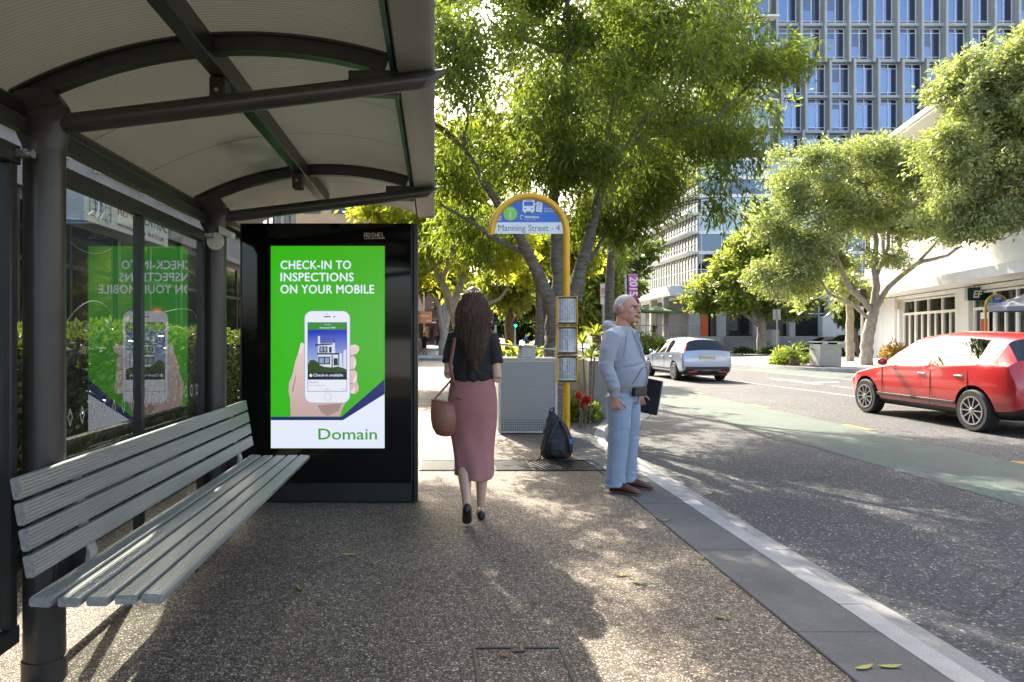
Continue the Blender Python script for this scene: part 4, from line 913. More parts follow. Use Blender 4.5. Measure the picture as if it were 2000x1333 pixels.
# sunlit trees further along the left footpath
tree('street_tree','sunlit yellow green tree with pale twisted branches beyond the walking woman','tree',(X_at(905,21),21,0),
 [([(X_at(905,21),21,0),(X_at(903,21),21,1.2),at(885,600,21),at(862,555,21),at(838,500,21)],.22,.06),([at(898,620,21),at(930,600,20.6),at(975,585,20.4),at(990,565,20.4)],.09,.03),([at(885,600,21),at(910,520,21.4),at(930,440,22)],.12,.04),([at(862,555,21),at(880,500,20.5),at(895,440,20.5)],.08,.03)],
 [lob(850,520,21,70,50,2),lob(900,470,21,110,60,2.4),lob(985,500,21,75,55,2),lob(800,440,21,100,60,2.2),lob(960,430,22,100,60,2.4),lob(900,330,22,160,90,3),lob(760,380,22,90,70,2.4)],L_yel,M_pale,2300,16,.24,.085,.6,.45,22,gap=-.06,gscale=.5,twigs=70,group='trees along the near footpath')
tree('street_tree','multi stemmed pale barked tree lining the far footpath','tree',(X_at(868,50),51,0),
 [([(X_at(868,50),51,0),(X_at(867,50),51,1.6),at(858,600,51),at(842,560,51)],.42,.12),([(X_at(868,50),51,1.4),at(868,590,51),at(870,550,51)],.3,.1),([(X_at(869,50),51,1.4),at(876,600,51),at(888,570,51)],.26,.1),([(X_at(868,50),51,1.5),at(862,590,51),at(855,560,51)],.2,.08)],
 [lob(845,540,51,40,26,3),lob(880,545,51,40,26,3),lob(865,500,51,50,30,3.4)],L_mid,M_pale,900,14,.5,.2,1.0,.4,23,gap=-.05,gscale=.3,twigs=40,group='trees along the near footpath')
tree('street_tree','dark leaved tree with a straight brown trunk behind the fern bed','tree',(X_at(995,27),27,0),
 [([(X_at(995,27),27,0),(X_at(995,27),27,1.8),at(994,600,27),at(990,540,27)],.20,.13),([at(994,600,27),at(960,560,27)],.1,.04),([at(994,600,27),at(1030,560,27)],.1,.04)],
 [lob(1000,575,27,55,32,1.8),lob(1010,530,27,75,40,2.2),lob(960,560,27,45,28,1.6),lob(1060,540,28,50,45,2)],L_mid,M_brown,1000,16,.28,.11,.6,.4,24,gap=-.08,gscale=.4,twigs=40,group='trees along the near footpath')
tree('street_tree','slender dark trunked tree just left of the timetable cases','tree',(X_at(1052,24),24,0),
 [([(X_at(1052,24),24,0),(X_at(1052,24),24,2),at(1052,560,24),at(1056,480,24)],.15,.08)],
 [lob(1060,480,24,60,45,1.8),lob(1120,500,25,60,50,2),lob(1040,540,24,40,25,1.3)],L_yel,M_bark,850,16,.25,.09,.6,.4,25,gap=-.05,gscale=.5,twigs=30,group='trees along the near footpath')
tree('street_tree','full green tree behind the parking sign, filling the gap left of the banner pole','tree',(X_at(1165,38),38,-.05),
 [([(X_at(1165,38),38,-.1),(X_at(1165,38),38,2),at(1170,590,38),at(1180,540,38)],.28,.15),([at(1170,590,38),at(1140,540,38)],.15,.06)],
 [lob(1160,590,38,50,40,2.4),lob(1165,535,38,48,50,3),lob(1150,500,38,60,50,3),lob(1185,470,39,36,40,2.5),lob(1110,560,38,45,50,2.5),lob(1185,612,38,26,25,1.6)],L_mid,M_brown,1500,15,.36,.15,.8,.4,26,gap=-.10,gscale=.3,twigs=40)
tree('street_tree','shaded dark green tree beyond the traffic light','tree',(X_at(1085,66),66,0),
 [([(X_at(1085,66),66,0),at(1085,600,66),at(1085,560,66)],.4,.2)],
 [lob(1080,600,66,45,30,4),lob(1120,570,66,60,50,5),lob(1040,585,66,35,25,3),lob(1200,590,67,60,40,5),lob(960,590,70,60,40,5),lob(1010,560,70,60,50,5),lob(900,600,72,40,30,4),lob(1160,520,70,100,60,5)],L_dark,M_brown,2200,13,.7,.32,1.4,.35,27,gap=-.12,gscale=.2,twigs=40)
# trees of the far side of the road
tb = (X_at(1692,33),33,0)
tree('spreading_tree','wide spreading tree with pale twisting branches in front of the white shop building','tree',tb,
 [([tb,at(1694,680,33),at(1700,630,33),at(1707,605,33)],.29,.23),([at(1705,610,33),at(1712,560,33),at(1708,530,33),at(1712,470,33),at(1700,420,33),at(1690,360,33)],.19,.06),
  ([at(1705,612,33),at(1690,590,33),at(1660,565,33),at(1645,530,33),at(1630,505,33),at(1595,495,33)],.15,.05),([at(1707,605,33),at(1735,560,33),at(1790,515,33),at(1850,500,32.5),at(1880,480,32)],.17,.05),
  ([at(1790,515,33),at(1815,490,33),at(1845,455,33)],.08,.03),([at(1700,625,33),at(1665,595,33.2),at(1620,575,33.2),at(1600,545,33.2)],.10,.04),([at(1708,530,33),at(1690,490,33),at(1670,480,33)],.10,.04),([at(1712,540,33),at(1735,480,33),at(1735,420,33)],.10,.04),([at(1645,530,33),at(1625,470,33),at(1600,400,33)],.09,.04)],
 [lob(1560,400,33,60,70,2.4),lob(1640,330,33,80,55,2.6),lob(1740,340,33,70,60,2.5),lob(1600,470,33,55,45,2),lob(1680,420,33.6,90,50,2.4),lob(1540,480,33.5,40,50,1.8),lob(1770,420,33.4,50,40,1.8),lob(1590,530,33,40,28,1.4),lob(1850,455,32.4,25,18,.9),lob(1750,505,32.6,40,12,.7),lob(1520,540,34,45,40,1.8),lob(1500,430,33.5,45,45,2),lob(1560,330,33,60,45,2.2),lob(1640,400,33,60,60,2.2),lob(1560,560,34,45,30,1.6),lob(1640,510,33.5,50,28,1.5),lob(1810,380,33,45,45,1.8),lob(1795,430,33,50,40,1.8),lob(1755,455,33.5,45,30,1.6),lob(1790,330,33,45,45,2),lob(1700,300,33,70,35,2.2)],L_pale,M_pale,7400,16,.20,.080,.85,.35,31,gap=-.03,gscale=.75,twigs=120)
tb = (X_at(2090,26),26,0)
tree('roadside_tree','dense green tree leaning in at the upper right over the white building','tree',tb,
 [([tb,(X_at(2085,26),26,2),at(2060,520,26),at(2020,440,26),at(1960,370,26),at(1900,330,26)],.3,.07),([at(2020,440,26),at(2000,300,26),at(1970,200,26)],.14,.05)],
 [lob(1960,210,26,90,70,2.2),lob(1890,300,26,70,60,1.9),lob(1960,340,25.6,100,80,2.2),lob(1860,400,26,60,45,1.5),lob(1930,420,25.6,75,28,1.5),lob(2030,250,26,90,110,2.4),lob(1905,160,26.4,40,25,1.0),lob(2060,380,26,60,60,2),lob(1940,170,26,60,45,1.6),lob(2000,140,26,60,50,1.8),lob(1835,300,26,45,55,1.3),lob(1880,200,26,40,45,1.2),lob(1990,240,25.5,70,90,2),lob(1990,100,26,60,50,1.8),lob(1925,130,25.5,55,45,1.6),lob(1870,175,25.5,45,40,1.4),lob(1885,440,26,45,30,1.3),lob(1960,395,25.5,60,50,1.8)],L_pale,M_pale,8000,17,.18,.070,.65,.35,32,gap=-.04,gscale=.85,twigs=80)
tb = (X_at(1487,57),57,0)
tree('bushy_tree','bright green rounded tree in front of the stone steps of the glass building','tree',tb,
 [([tb,at(1487,660,57),at(1486,630,57),at(1482,600,57)],.42,.3),([at(1486,640,57),at(1455,615,57),at(1430,590,57)],.2,.08),([at(1486,625,57),at(1510,600,57),at(1525,570,57)],.2,.08),([at(1482,600,57),at(1475,560,57),at(1470,520,57)],.22,.08)],
 [lob(1400,570,57,60,32,3),lob(1450,520,57,70,45,3.4),lob(1520,530,57,75,50,3.4),lob(1430,590,57,70,22,2.6),lob(1490,585,57,70,28,2.8),lob(1570,560,57,50,50,3),lob(1500,470,57,60,50,3),lob(1545,600,57,40,18,2)],L_mid,M_pale,3400,14,.45,.19,1.1,.3,33,gap=-.05,gscale=.28,twigs=60)
tb = (X_at(1660,38),38,0)
tree('slim_tree','slim straight tan trunk standing between the bin and the pale tree','tree',tb,
 [([tb,at(1660,660,38),at(1660,610,38),at(1658,588,38)],.21,.18),([at(1658,590,38),at(1640,560,38),at(1620,540,38)],.12,.05),([at(1658,590,38),at(1680,560,38)],.12,.05)],
 [lob(1630,550,38,45,25,1.6),lob(1600,580,38,40,30,1.6),lob(1675,575,38.5,30,18,1.2)],L_pale,M_pale,600,14,.36,.15,.8,.3,34,gap=-.08,gscale=.4,twigs=40)
tree('dark_shrub_tree','low dark leafy tree behind the slim tan trunk','tree',(X_at(1670,47),46.5,0),
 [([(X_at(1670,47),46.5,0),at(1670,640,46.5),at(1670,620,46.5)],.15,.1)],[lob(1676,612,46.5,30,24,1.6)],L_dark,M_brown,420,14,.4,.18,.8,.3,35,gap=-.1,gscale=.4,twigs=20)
# ---------------------------------------------------------------- street furniture and planting
M_steel = mat('brushed_steel',(.27,.27,.26),.5,.55,var=.08,vscale=3,bump=.04,bscale=120,stretch=(1,1,14)); M_galv = mat('galvanised',(.33,.34,.34),.5,.6,var=.15,vscale=20); M_cream = mat('cream_trim',(.50,.47,.40),.5,.1,var=.08)
cb = thing('utility_cabinet','stainless steel street cabinet with pale edge frame and a perforated vent along its foot','cabinet',(1.335,9.77,0))
def frame_xz(mb,x0,x1,z0,z1,w,y0,y1,mi=0):
    mb.box(x0,x0+w,y0,y1,z0,z1,mi); mb.box(x1-w,x1,y0,y1,z0,z1,mi); mb.box(x0+w,x1-w,y0,y1,z1-w,z1,mi); mb.box(x0+w,x1-w,y0,y1,z0,z0+w*.6,mi)
mb = MB(); mb.box(-.40,.395,.012,.62,.03,1.04); mb.build('cabinet_body',M_cream,cb,bevel=.004)
mb = MB(); frame_xz(mb,-.425,.42,.015,1.06,.035,-.012,.0115); mb.build('door_frame',M_cream,cb,bevel=.004)
mb = MB(); mb.box(-.388,.383,-.006,.011,.04,1.022)
for r_ in range(5):
    for c_ in range(24):
        x = -.365+.0310*c_; z = .065+.034*r_
        mb.add([(x+.0075*math.cos(2*math.pi*i/8),-.0075,z+.0075*math.sin(2*math.pi*i/8)) for i in range(8)],[tuple(range(8))],1)
mb.build('door',[M_steel,mat('vent_black',(.01,.01,.01),.9)],cb,smooth=20)
for z in (.22,.86):
    mb = MB(); mb.tube([(-.392,-.016,z-.03),(-.392,-.016,z+.03)],.007,8); mb.build('hinge',M_galv,cb)
mb = MB(); mb.tube([(.345,-.006,.60),(.345,-.016,.60)],.016,14); mb.box(.341,.349,-.018,-.0165,.590,.610); mb.build('lock',mat('lid_metal',(.42,.41,.37),.5,.3,var=.2),cb)
mb = MB(); mb.box(-.435,.43,-.03,.64,1.062,1.085); mb.build('lid',mat('lid_metal',(.42,.41,.37),.5,.3,var=.2),cb,bevel=.004)
mb = MB(); mb.box(-.38,.38,.04,.58,.0,.029); mb.build('plinth',mat('vent_black'),cb)
bx = thing('junction_box','small pale metal box standing on the lid of the steel cabinet','box',(1.345,10.0,1.086),rad(8))
mb = MB(); mb.prism([(-.11,0),(.10,0),(.105,.155),(-.09,.165)],'y',-.10,.12); mb.build('box_body',mat('box_paint',(.40,.385,.345),.6,.1,var=.1),bx,bevel=.006)
mb = MB(); mb.prism([(-.125,.167),(.125,.157),(.125,.172),(-.125,.182)],'y',-.115,.135); mb.build('box_lid',mat('lid_metal'),bx,bevel=.003)
hr = thing('handrail','thin galvanised rail crossing behind the steel cabinet and small box','handrail',(1.4,10.75,0))
mb = MB(); mb.tube([(-.55,0,1.30),(-.1,0,1.245),(.55,0,1.18)],.014,10); mb.build('rail',M_galv,hr)
for x in (-.5,.5):
    mb = MB(); mb.tube([(x,0,0),(x,0,1.24)],.016,10); mb.build('post',M_galv,hr)
# low concrete wall of the planter
pw = MB(); pw.prism([(11.6,0),(14.2,0),(14.2,1.16),(11.6,.98)],'x',2.62,2.92); o = pw.build('planter_wall',G_gut,bevel=.015,loc=(2.77,12.6,0)); tag(o,'grey concrete upstand of the planter between the yellow pole and the standing man','wall')
sheet('garden_bed',[(1.80,9.35),(1.82,9.7),(2.05,10.45),(2.44,11.35),(3.0,12.45),(3.55,13.7),(3.9,15.2),(4.0,18),(1.5,18),(1.5,10.6),(1.78,10.5)],.012,G_soil)
# plants
L_fern = leaf_mat('fern_leaf','#6b8420','#a4b038',(.66,.74,.07),.5,.4,.3); L_shrub = leaf_mat('shrub_leaf','#3a5418','#6c8030',(.36,.46,.05),.4,.32,.5); L_red = leaf_mat('bromeliad_red','#8a0a08','#c41a10',(.8,.06,.03),.45,.35,.4); L_gold = leaf_mat('gold_leaf','#7a5a14','#a88a2c',(.6,.42,.05),.4,.4,.3)
def shrub(name,label,cat,loc,r,n,lm,L,Wd,seed,group=None,up=.5):
    rng = np.random.default_rng(seed); t = thing(name,label,cat,loc,0,group)
    q = rng.normal(size=(n,3)); q /= np.linalg.norm(q,axis=1,keepdims=True); q *= rng.uniform(.25,1,size=(n,1))**.5; q[:,2] = np.abs(q[:,2]); nz = np.array([.75+.45*mnoise.noise(Vector((a*2.2+seed,b*2.2,c*2.2))) for a,b,c in q])[:,None]
    P = q*nz*np.array(r); P[:,2] += .02; D = q+rng.normal(size=(n,3))*.6; D[:,2] += up
    leaves('foliage',P,D,L,Wd,lm,t,rng,.2)
    mb = MB()
    for i in range(7):
        a = rng.uniform(0,6.28); e = Vector((math.cos(a)*r[0]*.7,math.sin(a)*r[1]*.7,r[2]*rng.uniform(.5,.85))); mb.tube([(0,0,0),e*.5+Vector((0,0,.1*r[2])),e],[.012,.009,.004],5)
    mb.build('stems',M_brown,t); return t
def rosette(mb, c, n, L, w, rng, elev=(.2,1.3), droop=.7):
    """sword leaves arching out of one crown"""
    c = Vector(c)
    for i in range(n):
        a = rng.uniform(0,6.28); e = rng.uniform(*elev); d = Vector((math.cos(a)*math.cos(e),math.sin(a)*math.cos(e),math.sin(e))); h = Vector((-math.sin(a),math.cos(a),0)); l = L*rng.uniform(.7,1.1); vs=[]; fs=[]
        for k in range(6):
            s = k/5; p = c+d*l*s+Vector((0,0,-droop*l*s*s*.6)); ww = w*math.sin(math.pi*min(.98,.12+s*.88))*.5
            vs += [p-h*ww+Vector((0,0,ww*.4)),p,p+h*ww+Vector((0,0,ww*.4))]
            if k: o=3*(k-1); fs += [(o,o+1,o+4,o+3),(o+1,o+2,o+5,o+4)]
        mb.add(vs,fs)
def tinted(mb,name,lm,parent,seed):
    me = mb.mesh(name,lm,60); a = me.attributes.new('tint','FLOAT','FACE'); r = np.random.default_rng(seed).uniform(0,1,size=len(me.polygons)//10+1); a.data.foreach_set('value',np.repeat(r,10)[:len(me.polygons)].astype(np.float32))
    o = bpy.data.objects.new(name,me); COL.objects.link(o); o.parent = parent; return o
def spiky(name,label,cat,loc,heads,n,L,w,lm,seed,elev=(.1,1.3),droop=.7,group=None,stem=.014):
    rng = np.random.default_rng(seed); t = thing(name,label,cat,loc,0,group); mb = MB(); ms = MB()
    for h in heads:
        rosette(mb,h,n,L,w,rng,elev,droop); hv = Vector(h)
        if hv.z > .15: ms.tube([(hv.x*.6,hv.y*.6,0),(hv.x*.7+.02,hv.y*.7,hv.z*.5),hv],[stem*1.2,stem,stem*.8],6)
    tinted(mb,'foliage',lm,t,seed)
    if ms.v: ms.build('stems',M_brown,t)
    return t
spiky('dracaena','tall thin stemmed plant with spiky yellow green heads left of the standing man','plant',(2.45,11.0,0),[(-.07,0,1.28),(.16,.1,1.42),(.05,-.1,1.05)],34,.36,.032,L_fern,41,droop=.6)
for i,(u,z,Y,lab) in enumerate(((985,1.05,12.2,'yellow green fern clump behind the left end of the cabinet'),(1005,1.15,11.9,'pale arching fern clump behind the cabinet, left of the small box'),(1042,1.1,12.4,'yellow green fern clump directly behind the small box'),(1068,1.12,11.9,'bright lime fern clump between the small box and the tree trunk'))):
    spiky('fern_clump',lab,'plant',(X_at(u,Y),Y,0),[(0,0,z-.08),(.14,.1,z-.16),(-.14,.08,z-.12)],34,.6,.06,L_fern,50+i,(.1,1.2),.9,'fern clumps behind the cabinet')
for i,(u,v,r,n,lab) in enumerate(((1140,815,.40,1500,'low glossy shrub beside the yellow pole'),(1165,800,.46,1800,'leafy green shrub spreading behind the man\'s hand'),(1180,780,.5,1800,'taller green shrub at the planter wall behind the man'),(1128,800,.36,1200,'small shrub under the red flowers'))):
    Y = 1866/(v+8-657); shrub('garden_shrub',lab,'shrub',(X_at(u,Y),Y,.012),(r,r,.40 if i!=2 else .5),n,L_shrub,.085,.042,60+i,'shrubs in the planted nose')
br = spiky('bromeliad','red flowering bromeliad in the garden bed next to the yellow pole','flower',(2.19,10.35,0),[(0,0,.44),(.13,.02,.36),(.05,.05,.30)],9,.18,.075,L_red,70,(.7,1.4),.1,stem=.012)
# backpack leaning on the pole
bp_ = thing('backpack','black fabric backpack slumped on the path against the yellow pole','backpack',(1.40,7.86,0),rad(6))
M_nyl = mat('black_nylon',(.010,.0105,.013),.62,0,var=.35,vscale=14,bump=.4,bscale=30); M_web = mat('black_webbing',(.016,.016,.017),.75,var=.3,vscale=40)
mb = MB()
mb.loft([[(cx+rx*math.copysign(abs(math.cos(a))**.8,math.cos(a)),cy+ry*math.copysign(abs(math.sin(a))**.8,math.sin(a)),z) for a in [2*math.pi*j/20 for j in range(20)]] for cx,cy,z,rx,ry in
  ((0,0,.0,.12,.08),(0,0,.012,.165,.115),(.005,0,.10,.185,.135),(.01,0,.2,.18,.13),(.0,.005,.3,.155,.115),(-.01,.01,.40,.115,.09),(-.03,.015,.47,.075,.06),(-.05,.02,.52,.035,.03),(-.06,.02,.535,.012,.01))])
mb.loft([[(cx+rx*math.cos(a),cy+ry*math.sin(a),z) for a in [2*math.pi*j/16 for j in range(16)]] for cx,cy,z,rx,ry in ((-.03,-.10,.015,.06,.03),(-.03,-.12,.05,.105,.06),(-.025,-.125,.13,.11,.06),(-.03,-.11,.2,.09,.04),(-.03,-.09,.235,.05,.02))])
me = remesh(mb,.009,5); 
displace(me, lambda c: mnoise.noise(c*13)*.010+mnoise.noise(c*30)*.004)
obj_from(me,'bag',[M_nyl],bp_)
mb = MB(); mb.tube([(-.05,.02,.52),(-.09,-.06,.42),(-.145,-.12,.28),(-.18,-.13,.16),(-.205,-.10,.08),(-.225,-.13,.012),(-.26,-.15,.008)],(.016),6,sq=.35); mb.build('strap',M_web,bp_)
mb = MB(); mb.tube([(-.045,.02,.53),(.02,-.08,.42),(.07,-.13,.30),(.10,-.145,.18),(.12,-.12,.08)],.012,6,sq=.4); mb.build('strap',M_web,bp_)
mb = MB(); mb.tube([(-.08,.02,.525),(-.06,.0,.57),(-.03,.01,.575),(-.02,.03,.53)],.009,6); mb.build('grab_loop',M_web,bp_)
mb = MB(); mb.tube([(-.135,-.105,.12),(-.12,-.125,.22),(-.07,-.125,.34),(-.01,-.10,.43),(.02,-.07,.455)],.004,5); mb.build('zip',mat('zip_grey',(.10,.10,.10),.4,.5),bp_)
mb = MB(); mb.box(.075,.115,-.17,-.155,.20,.25,M=Matrix.Rotation(rad(8),4,'Y')); mb.build('tag',mat('blue_tag',(.05,.16,.5),.5),bp_)
# parking sign on the near kerb
ps = thing('parking_sign','white no parking plate with red lettering on a grey post left of the man','sign',(X_at(1178,18.0),18.0,0))
mb = MB(); mb.tube([(0,0,0),(0,0,2.78)],.032,12); mb.build('post',M_galv,ps)
mb = MB(); mb.box(-.085,.085,-.045,-.038,2.24,2.78); pl = mb.build('sign_plate',mat('plate_white',(.66,.66,.64),.5),ps,bevel=.003)
mb = MB(); mb.tube([(.055*math.cos(2*math.pi*i/20),-.047,2.6+.055*math.sin(2*math.pi*i/20)) for i in range(21)],.008,5,caps=False); mb.bar((-.04,-.047,2.64),(.04,-.047,2.56),.004,.012,up=(0,0,1)); mb.build('emblem',mat('sign_redpaint',(.55,.03,.02),.5),pl,smooth=0)
for i,s in enumerate(('P','BUS','ZONE')): text_mesh('lettering',s,.075,Matrix.Translation((0,-.0465,2.575-.085*i)) @ FACE_CAM,mat('sign_redpaint') if i else mat('case_black'),pl,'CENTER',.001,.0005)
# banners
def banner(mbx,name,x0,x1,z0,z1,parent,m):
    mb = MB(); n=10; mb.loft([[(x0+(x1-x0)*i/n,-.02+.03*math.sin(i*.9),z) for i in range(n+1)] for z in (z0,(z0+z1)/2,z1)],closed=False); o = mb.build(name,m,parent,smooth=60); s = o.modifiers.new('s','SOLIDIFY'); s.thickness=.006; return o
M_pink = mat('pink_banner',(.60,.07,.30),.6,var=.08,vscale=4); M_lamp = mat('lamp_pole',(.42,.44,.45),.4,.4)
bY = 62.0; bX = X_at(1222,bY)
lp_ = thing('lamp_post','pale curved street lamp post carrying a pink year banner right of the man\'s head','street lamp',(bX,bY,0))
mb = MB(); mb.tube([(0,0,0),(0,0,3.5),(0,0,6.6),(-.1,0,7.2),(-.4,0,7.7),(-.95,0,8.0),(-1.5,0,8.05)],[.16,.13,.11,.1,.09,.08,.07],12); mb.build('post',M_lamp,lp_)
mb = MB(); mb.ell((-1.8,0,8.03),(.4,.15,.1)); mb.build('lamp_head',M_lamp,lp_)
ban = banner(None,'banner',.25,1.08,4.15,6.95,lp_,M_pink)
text_mesh('lettering','2015',1.02,Matrix.Translation((.36,-.07,6.78)) @ Matrix(((0,1,0,0),(0,0,-1,0),(-1,0,0,0),(0,0,0,1))),mat('banner_white',(.75,.75,.75),.6),ban,'LEFT',.02,.004,.86)
for z in (4.1,7.0):
    mb = MB(); mb.tube([(0,0,z),(1.1,0,z)],.03,8); mb.build('banner_arm',M_lamp,lp_)
bY = 25.0; bX = X_at(1060,bY)
l2 = thing('lamp_post','dark lamp post with a small pink banner half hidden by the big tree trunk','street lamp',(bX,bY,0))
mb = MB(); mb.tube([(0,0,0),(0,0,2.0),(0,0,4.6)],[.075,.07,.06],12); mb.build('post',mat('dark_pole',(.06,.065,.065),.5,.4),l2)
mb = MB(); mb.ell((0,0,4.65),(.16,.16,.12)); mb.build('lamp_head',mat('dark_pole'),l2)
ban = banner(None,'banner',.09,.36,2.05,2.80,l2,M_pink)
text_mesh('lettering','BRISBANE',.13,Matrix.Translation((.17,-.06,2.62)) @ Matrix(((0,1,0,0),(0,0,-1,0),(-1,0,0,0),(0,0,0,1))),mat('banner_white'),ban,'LEFT',.001,.002,.86)
# traffic signals
def signal(label,loc,red):
    t = thing('traffic_light',label,'traffic light',loc,0)
    mb = MB(); mb.tube([(0,0,0),(0,0,3.0)],.055,12); mb.build('post',M_lamp,t)
    mb = MB(); mb.box(-.15,.15,-.28,-.06,2.0,2.9); hd = mb.build('signal_head',mat('signal_black',(.012,.012,.012),.5),t,bevel=.03)
    for i,(c,on) in enumerate((('#ff3210',red),('#553300',False),('#10ffb0',not red))):
        z = 2.75-.29*i; mb = MB(); mb.ell((0,-.285,z),(.095,.03,.095)); mb.build('lens',emis('lens_lit_%d'%i,c,4.0) if on else mat('lens_off_%d'%i,tuple(.12*x for x in lin(c)),.3),hd)
        mb = MB(); mb.loft([[(.115*math.cos(a),y,z+.115*math.sin(a)) for a in [rad(200-220*j/12-0) for j in range(13)]] for y in (-.282,-.42)],closed=False); mb.build('visor',mat('signal_black'),hd)
    return t
signal('traffic light showing red beside the woman\'s hair',(X_at(968,36.4),36.4,0),True)
signal('far traffic light showing green above the ferns',(X_at(1006,50.5),50.5,0),False)
mb = MB(); mb.prism([(5.2,49.5),(6.7,49.5),(6.9,51),(6.6,60),(5.4,60),(5.0,51)],'z',ROADZ-.01,.0); tag(mb.build('median_island',G_krb,smooth=0),kind='structure')
# opposite corner: litter bin, sign post, cycad bed
bn_ = thing('litter_bin','square cream concrete litter bin with a raised flat lid on the far kerb','bin',(X_at(1619,31.6),31.9,0))
mb = MB(); mb.box(-.50,.50,-.45,.45,.02,1.02); mb.build('bin_body',mat('bin_concrete',(.47,.44,.38),.75,var=.1,vscale=3,bump=.1),bn_,bevel=.02)
mb = MB(); mb.box(-.54,.54,-.50,.50,1.10,1.15); mb.build('lid',mat('bin_lid',(.52,.50,.46),.6,var=.1),bn_,bevel=.01)
for x in (-.35,.35):
    mb = MB(); mb.box(x-.04,x+.04,-.3,.3,1.021,1.099); mb.build('lid_support',mat('vent_black'),bn_)
sp_ = thing('sign_post','grey post with a small plate seen from its blank back beside the cycad','sign post',(X_at(1518,33.5),33.5,0))
mb = MB(); mb.tube([(0,0,0),(0,0,2.72)],.035,10); mb.build('post',M_galv,sp_)
mb = MB(); mb.box(-.19,.19,.037,.045,2.2,2.72); mb.build('sign_plate',mat('plate_back',(.45,.45,.43),.5,.5),sp_,bevel=.01)
sheet('garden_bed',[(16.5,34.6),(16.5,32.3),(17.2,30.6),(18.0,31.2),(18.0,33.4),(17.2,35)],.008,G_soil)
cyc = thing('cycad','small cycad palm with arching feathery fronds on a stubby trunk','palm',(X_at(1556,32.4),32.6,0))
mb = MB(); mb.lathe([(.20,0),(.24,.15),(.2,.3),(.24,.45),(.17,.55),(.05,.6)],n=14); me = mb.mesh('trunk',M_brown)
for v in me.vertices: v.co += v.co.normalized()*mnoise.noise(v.co*16)*.05
o = bpy.data.objects.new('trunk',me); COL.objects.link(o); o.parent = cyc
rng = np.random.default_rng(81); P=[];D=[]
for i in range(42):
    a = rng.uniform(0,6.28); e = rng.uniform(.0,1.35); d = Vector((math.cos(a)*math.cos(e),math.sin(a)*math.cos(e),math.sin(e))); h = Vector((-math.sin(a),math.cos(a),0)); l = rng.uniform(.8,1.15)
    for k in range(26):
        s = (k+2)/27; p = d*l*s+Vector((0,0,-.42*l*s*s+.55))
        for q in (-1,1): P.append(p); D.append(h*q+d*.6+Vector((0,0,.15)))
leaves('fronds',np.array(P),np.array([tuple(x) for x in D]),.20,.022,L_shrub,cyc,rng,.1)
for i,(u,v,r,lab) in enumerate(((1520,706,.5,'bright low shrub at the foot of the grey sign post'),(1545,711,.5,'low groundcover shrub in front of the cycad'),(1582,710,.55,'low groundcover shrub between cycad and litter bin'),(1527,690,.6,'tall leafy plant between sign post and cycad'))):
    Y = 1866/(v-657) if i < 3 else 33.6; Y = min(Y,34); shrub('groundcover_shrub',lab,'shrub',(X_at(u,Y),Y,.01),(r,r,.55 if i<3 else .95),620,L_shrub if i!=3 else L_fern,.16,.08,90+i,'shrubs round the cycad')
shrub('croton','yellow orange leaved shrub in front of the white shop wall above the red car bonnet','shrub',(X_at(1750,34),34,0),(.9,.8,1.35),1300,L_gold,.17,.08,97)
for i,(u,Y,lab) in enumerate(((1452,55,'low dark strip of plants left of the bushy tree trunk'),(1505,55,'low dark strip of plants right of the bushy tree trunk'),(1745,43.5,'low dark plants behind the pale tree trunk'))):
    shrub('groundcover_shrub',lab,'shrub',(X_at(u,Y),Y,.0),(1.2,.6,.55),500,L_dark,.22,.1,100+i,'low plants along the side street')
# signal pole by the pale tree
sp2 = thing('signal_pole','slim pole half purple and white with a dark signal box beside the pale tree','pole',(X_at(1684,34),34,0))
mb = MB(); mb.tube([(0,0,0),(0,0,3.6)],.06,12); mb.build('post',mat('white_pole',(.55,.55,.56),.5,.2),sp2)
mb = MB(); mb.box(-.17,.17,-.12,.12,2.9,3.75); mb.build('signal_head',mat('signal_black'),sp2,bevel=.03)
# ---------------------------------------------------------------- buildings across the road
M_white = mat('white_render',(.70,.69,.66),.75,var=.10,vscale=1.2,bump=.05,bscale=40,stretch=(1,1,.25)); M_wtrim = mat('white_trim',(.70,.69,.66),.6,var=.05); M_cap = mat('pale_soffit',(.58,.56,.52),.7)
M_gl = mat('shopfront_glass',(.022,.024,.022),.05,0,spec=.7)
# tower -----------------------------------------------------------
TY = 82.0; tw = thing('office_tower','tall grey office tower with deep concrete fins and blue glass windows','building',(X_at(1505,TY),TY,0)); TX = tw.location.x
M_con = mat('tower_concrete',(.30,.325,.325),.75,var=.10,vscale=.6)
def mirror(name, col, rough=.04):
    m = mat(name, col, rough, 1.0); return m
M_blue = mirror('blue_glass',(.17,.205,.29)); M_bmid = mirror('mid_blue_glass',(.08,.105,.16)); M_finshade = mat('fin_shade_glass',(.03,.038,.065),.06,0,spec=.7); M_mull = mat('mullion_white',(.62,.63,.63),.5)
def tx(u): return X_at(u,TY)-TX
def tz(v): return Z_at(v,TY)
mb = MB(); mb.box(0.0,48,.80,24,0,75); mb.build('wall',M_con,tw,smooth=0)
rows = [(-22,47,1564.4),(47,118,1564.4),(118,188,1574),(188,257,1574),(257,327,1568.6),(327,397,1568.6)]
MOD = 47.25*TY/F
win_me = None; wr = random.Random(8); M_blind = mat('blue_blind',(.10,.14,.22),.35,.3)
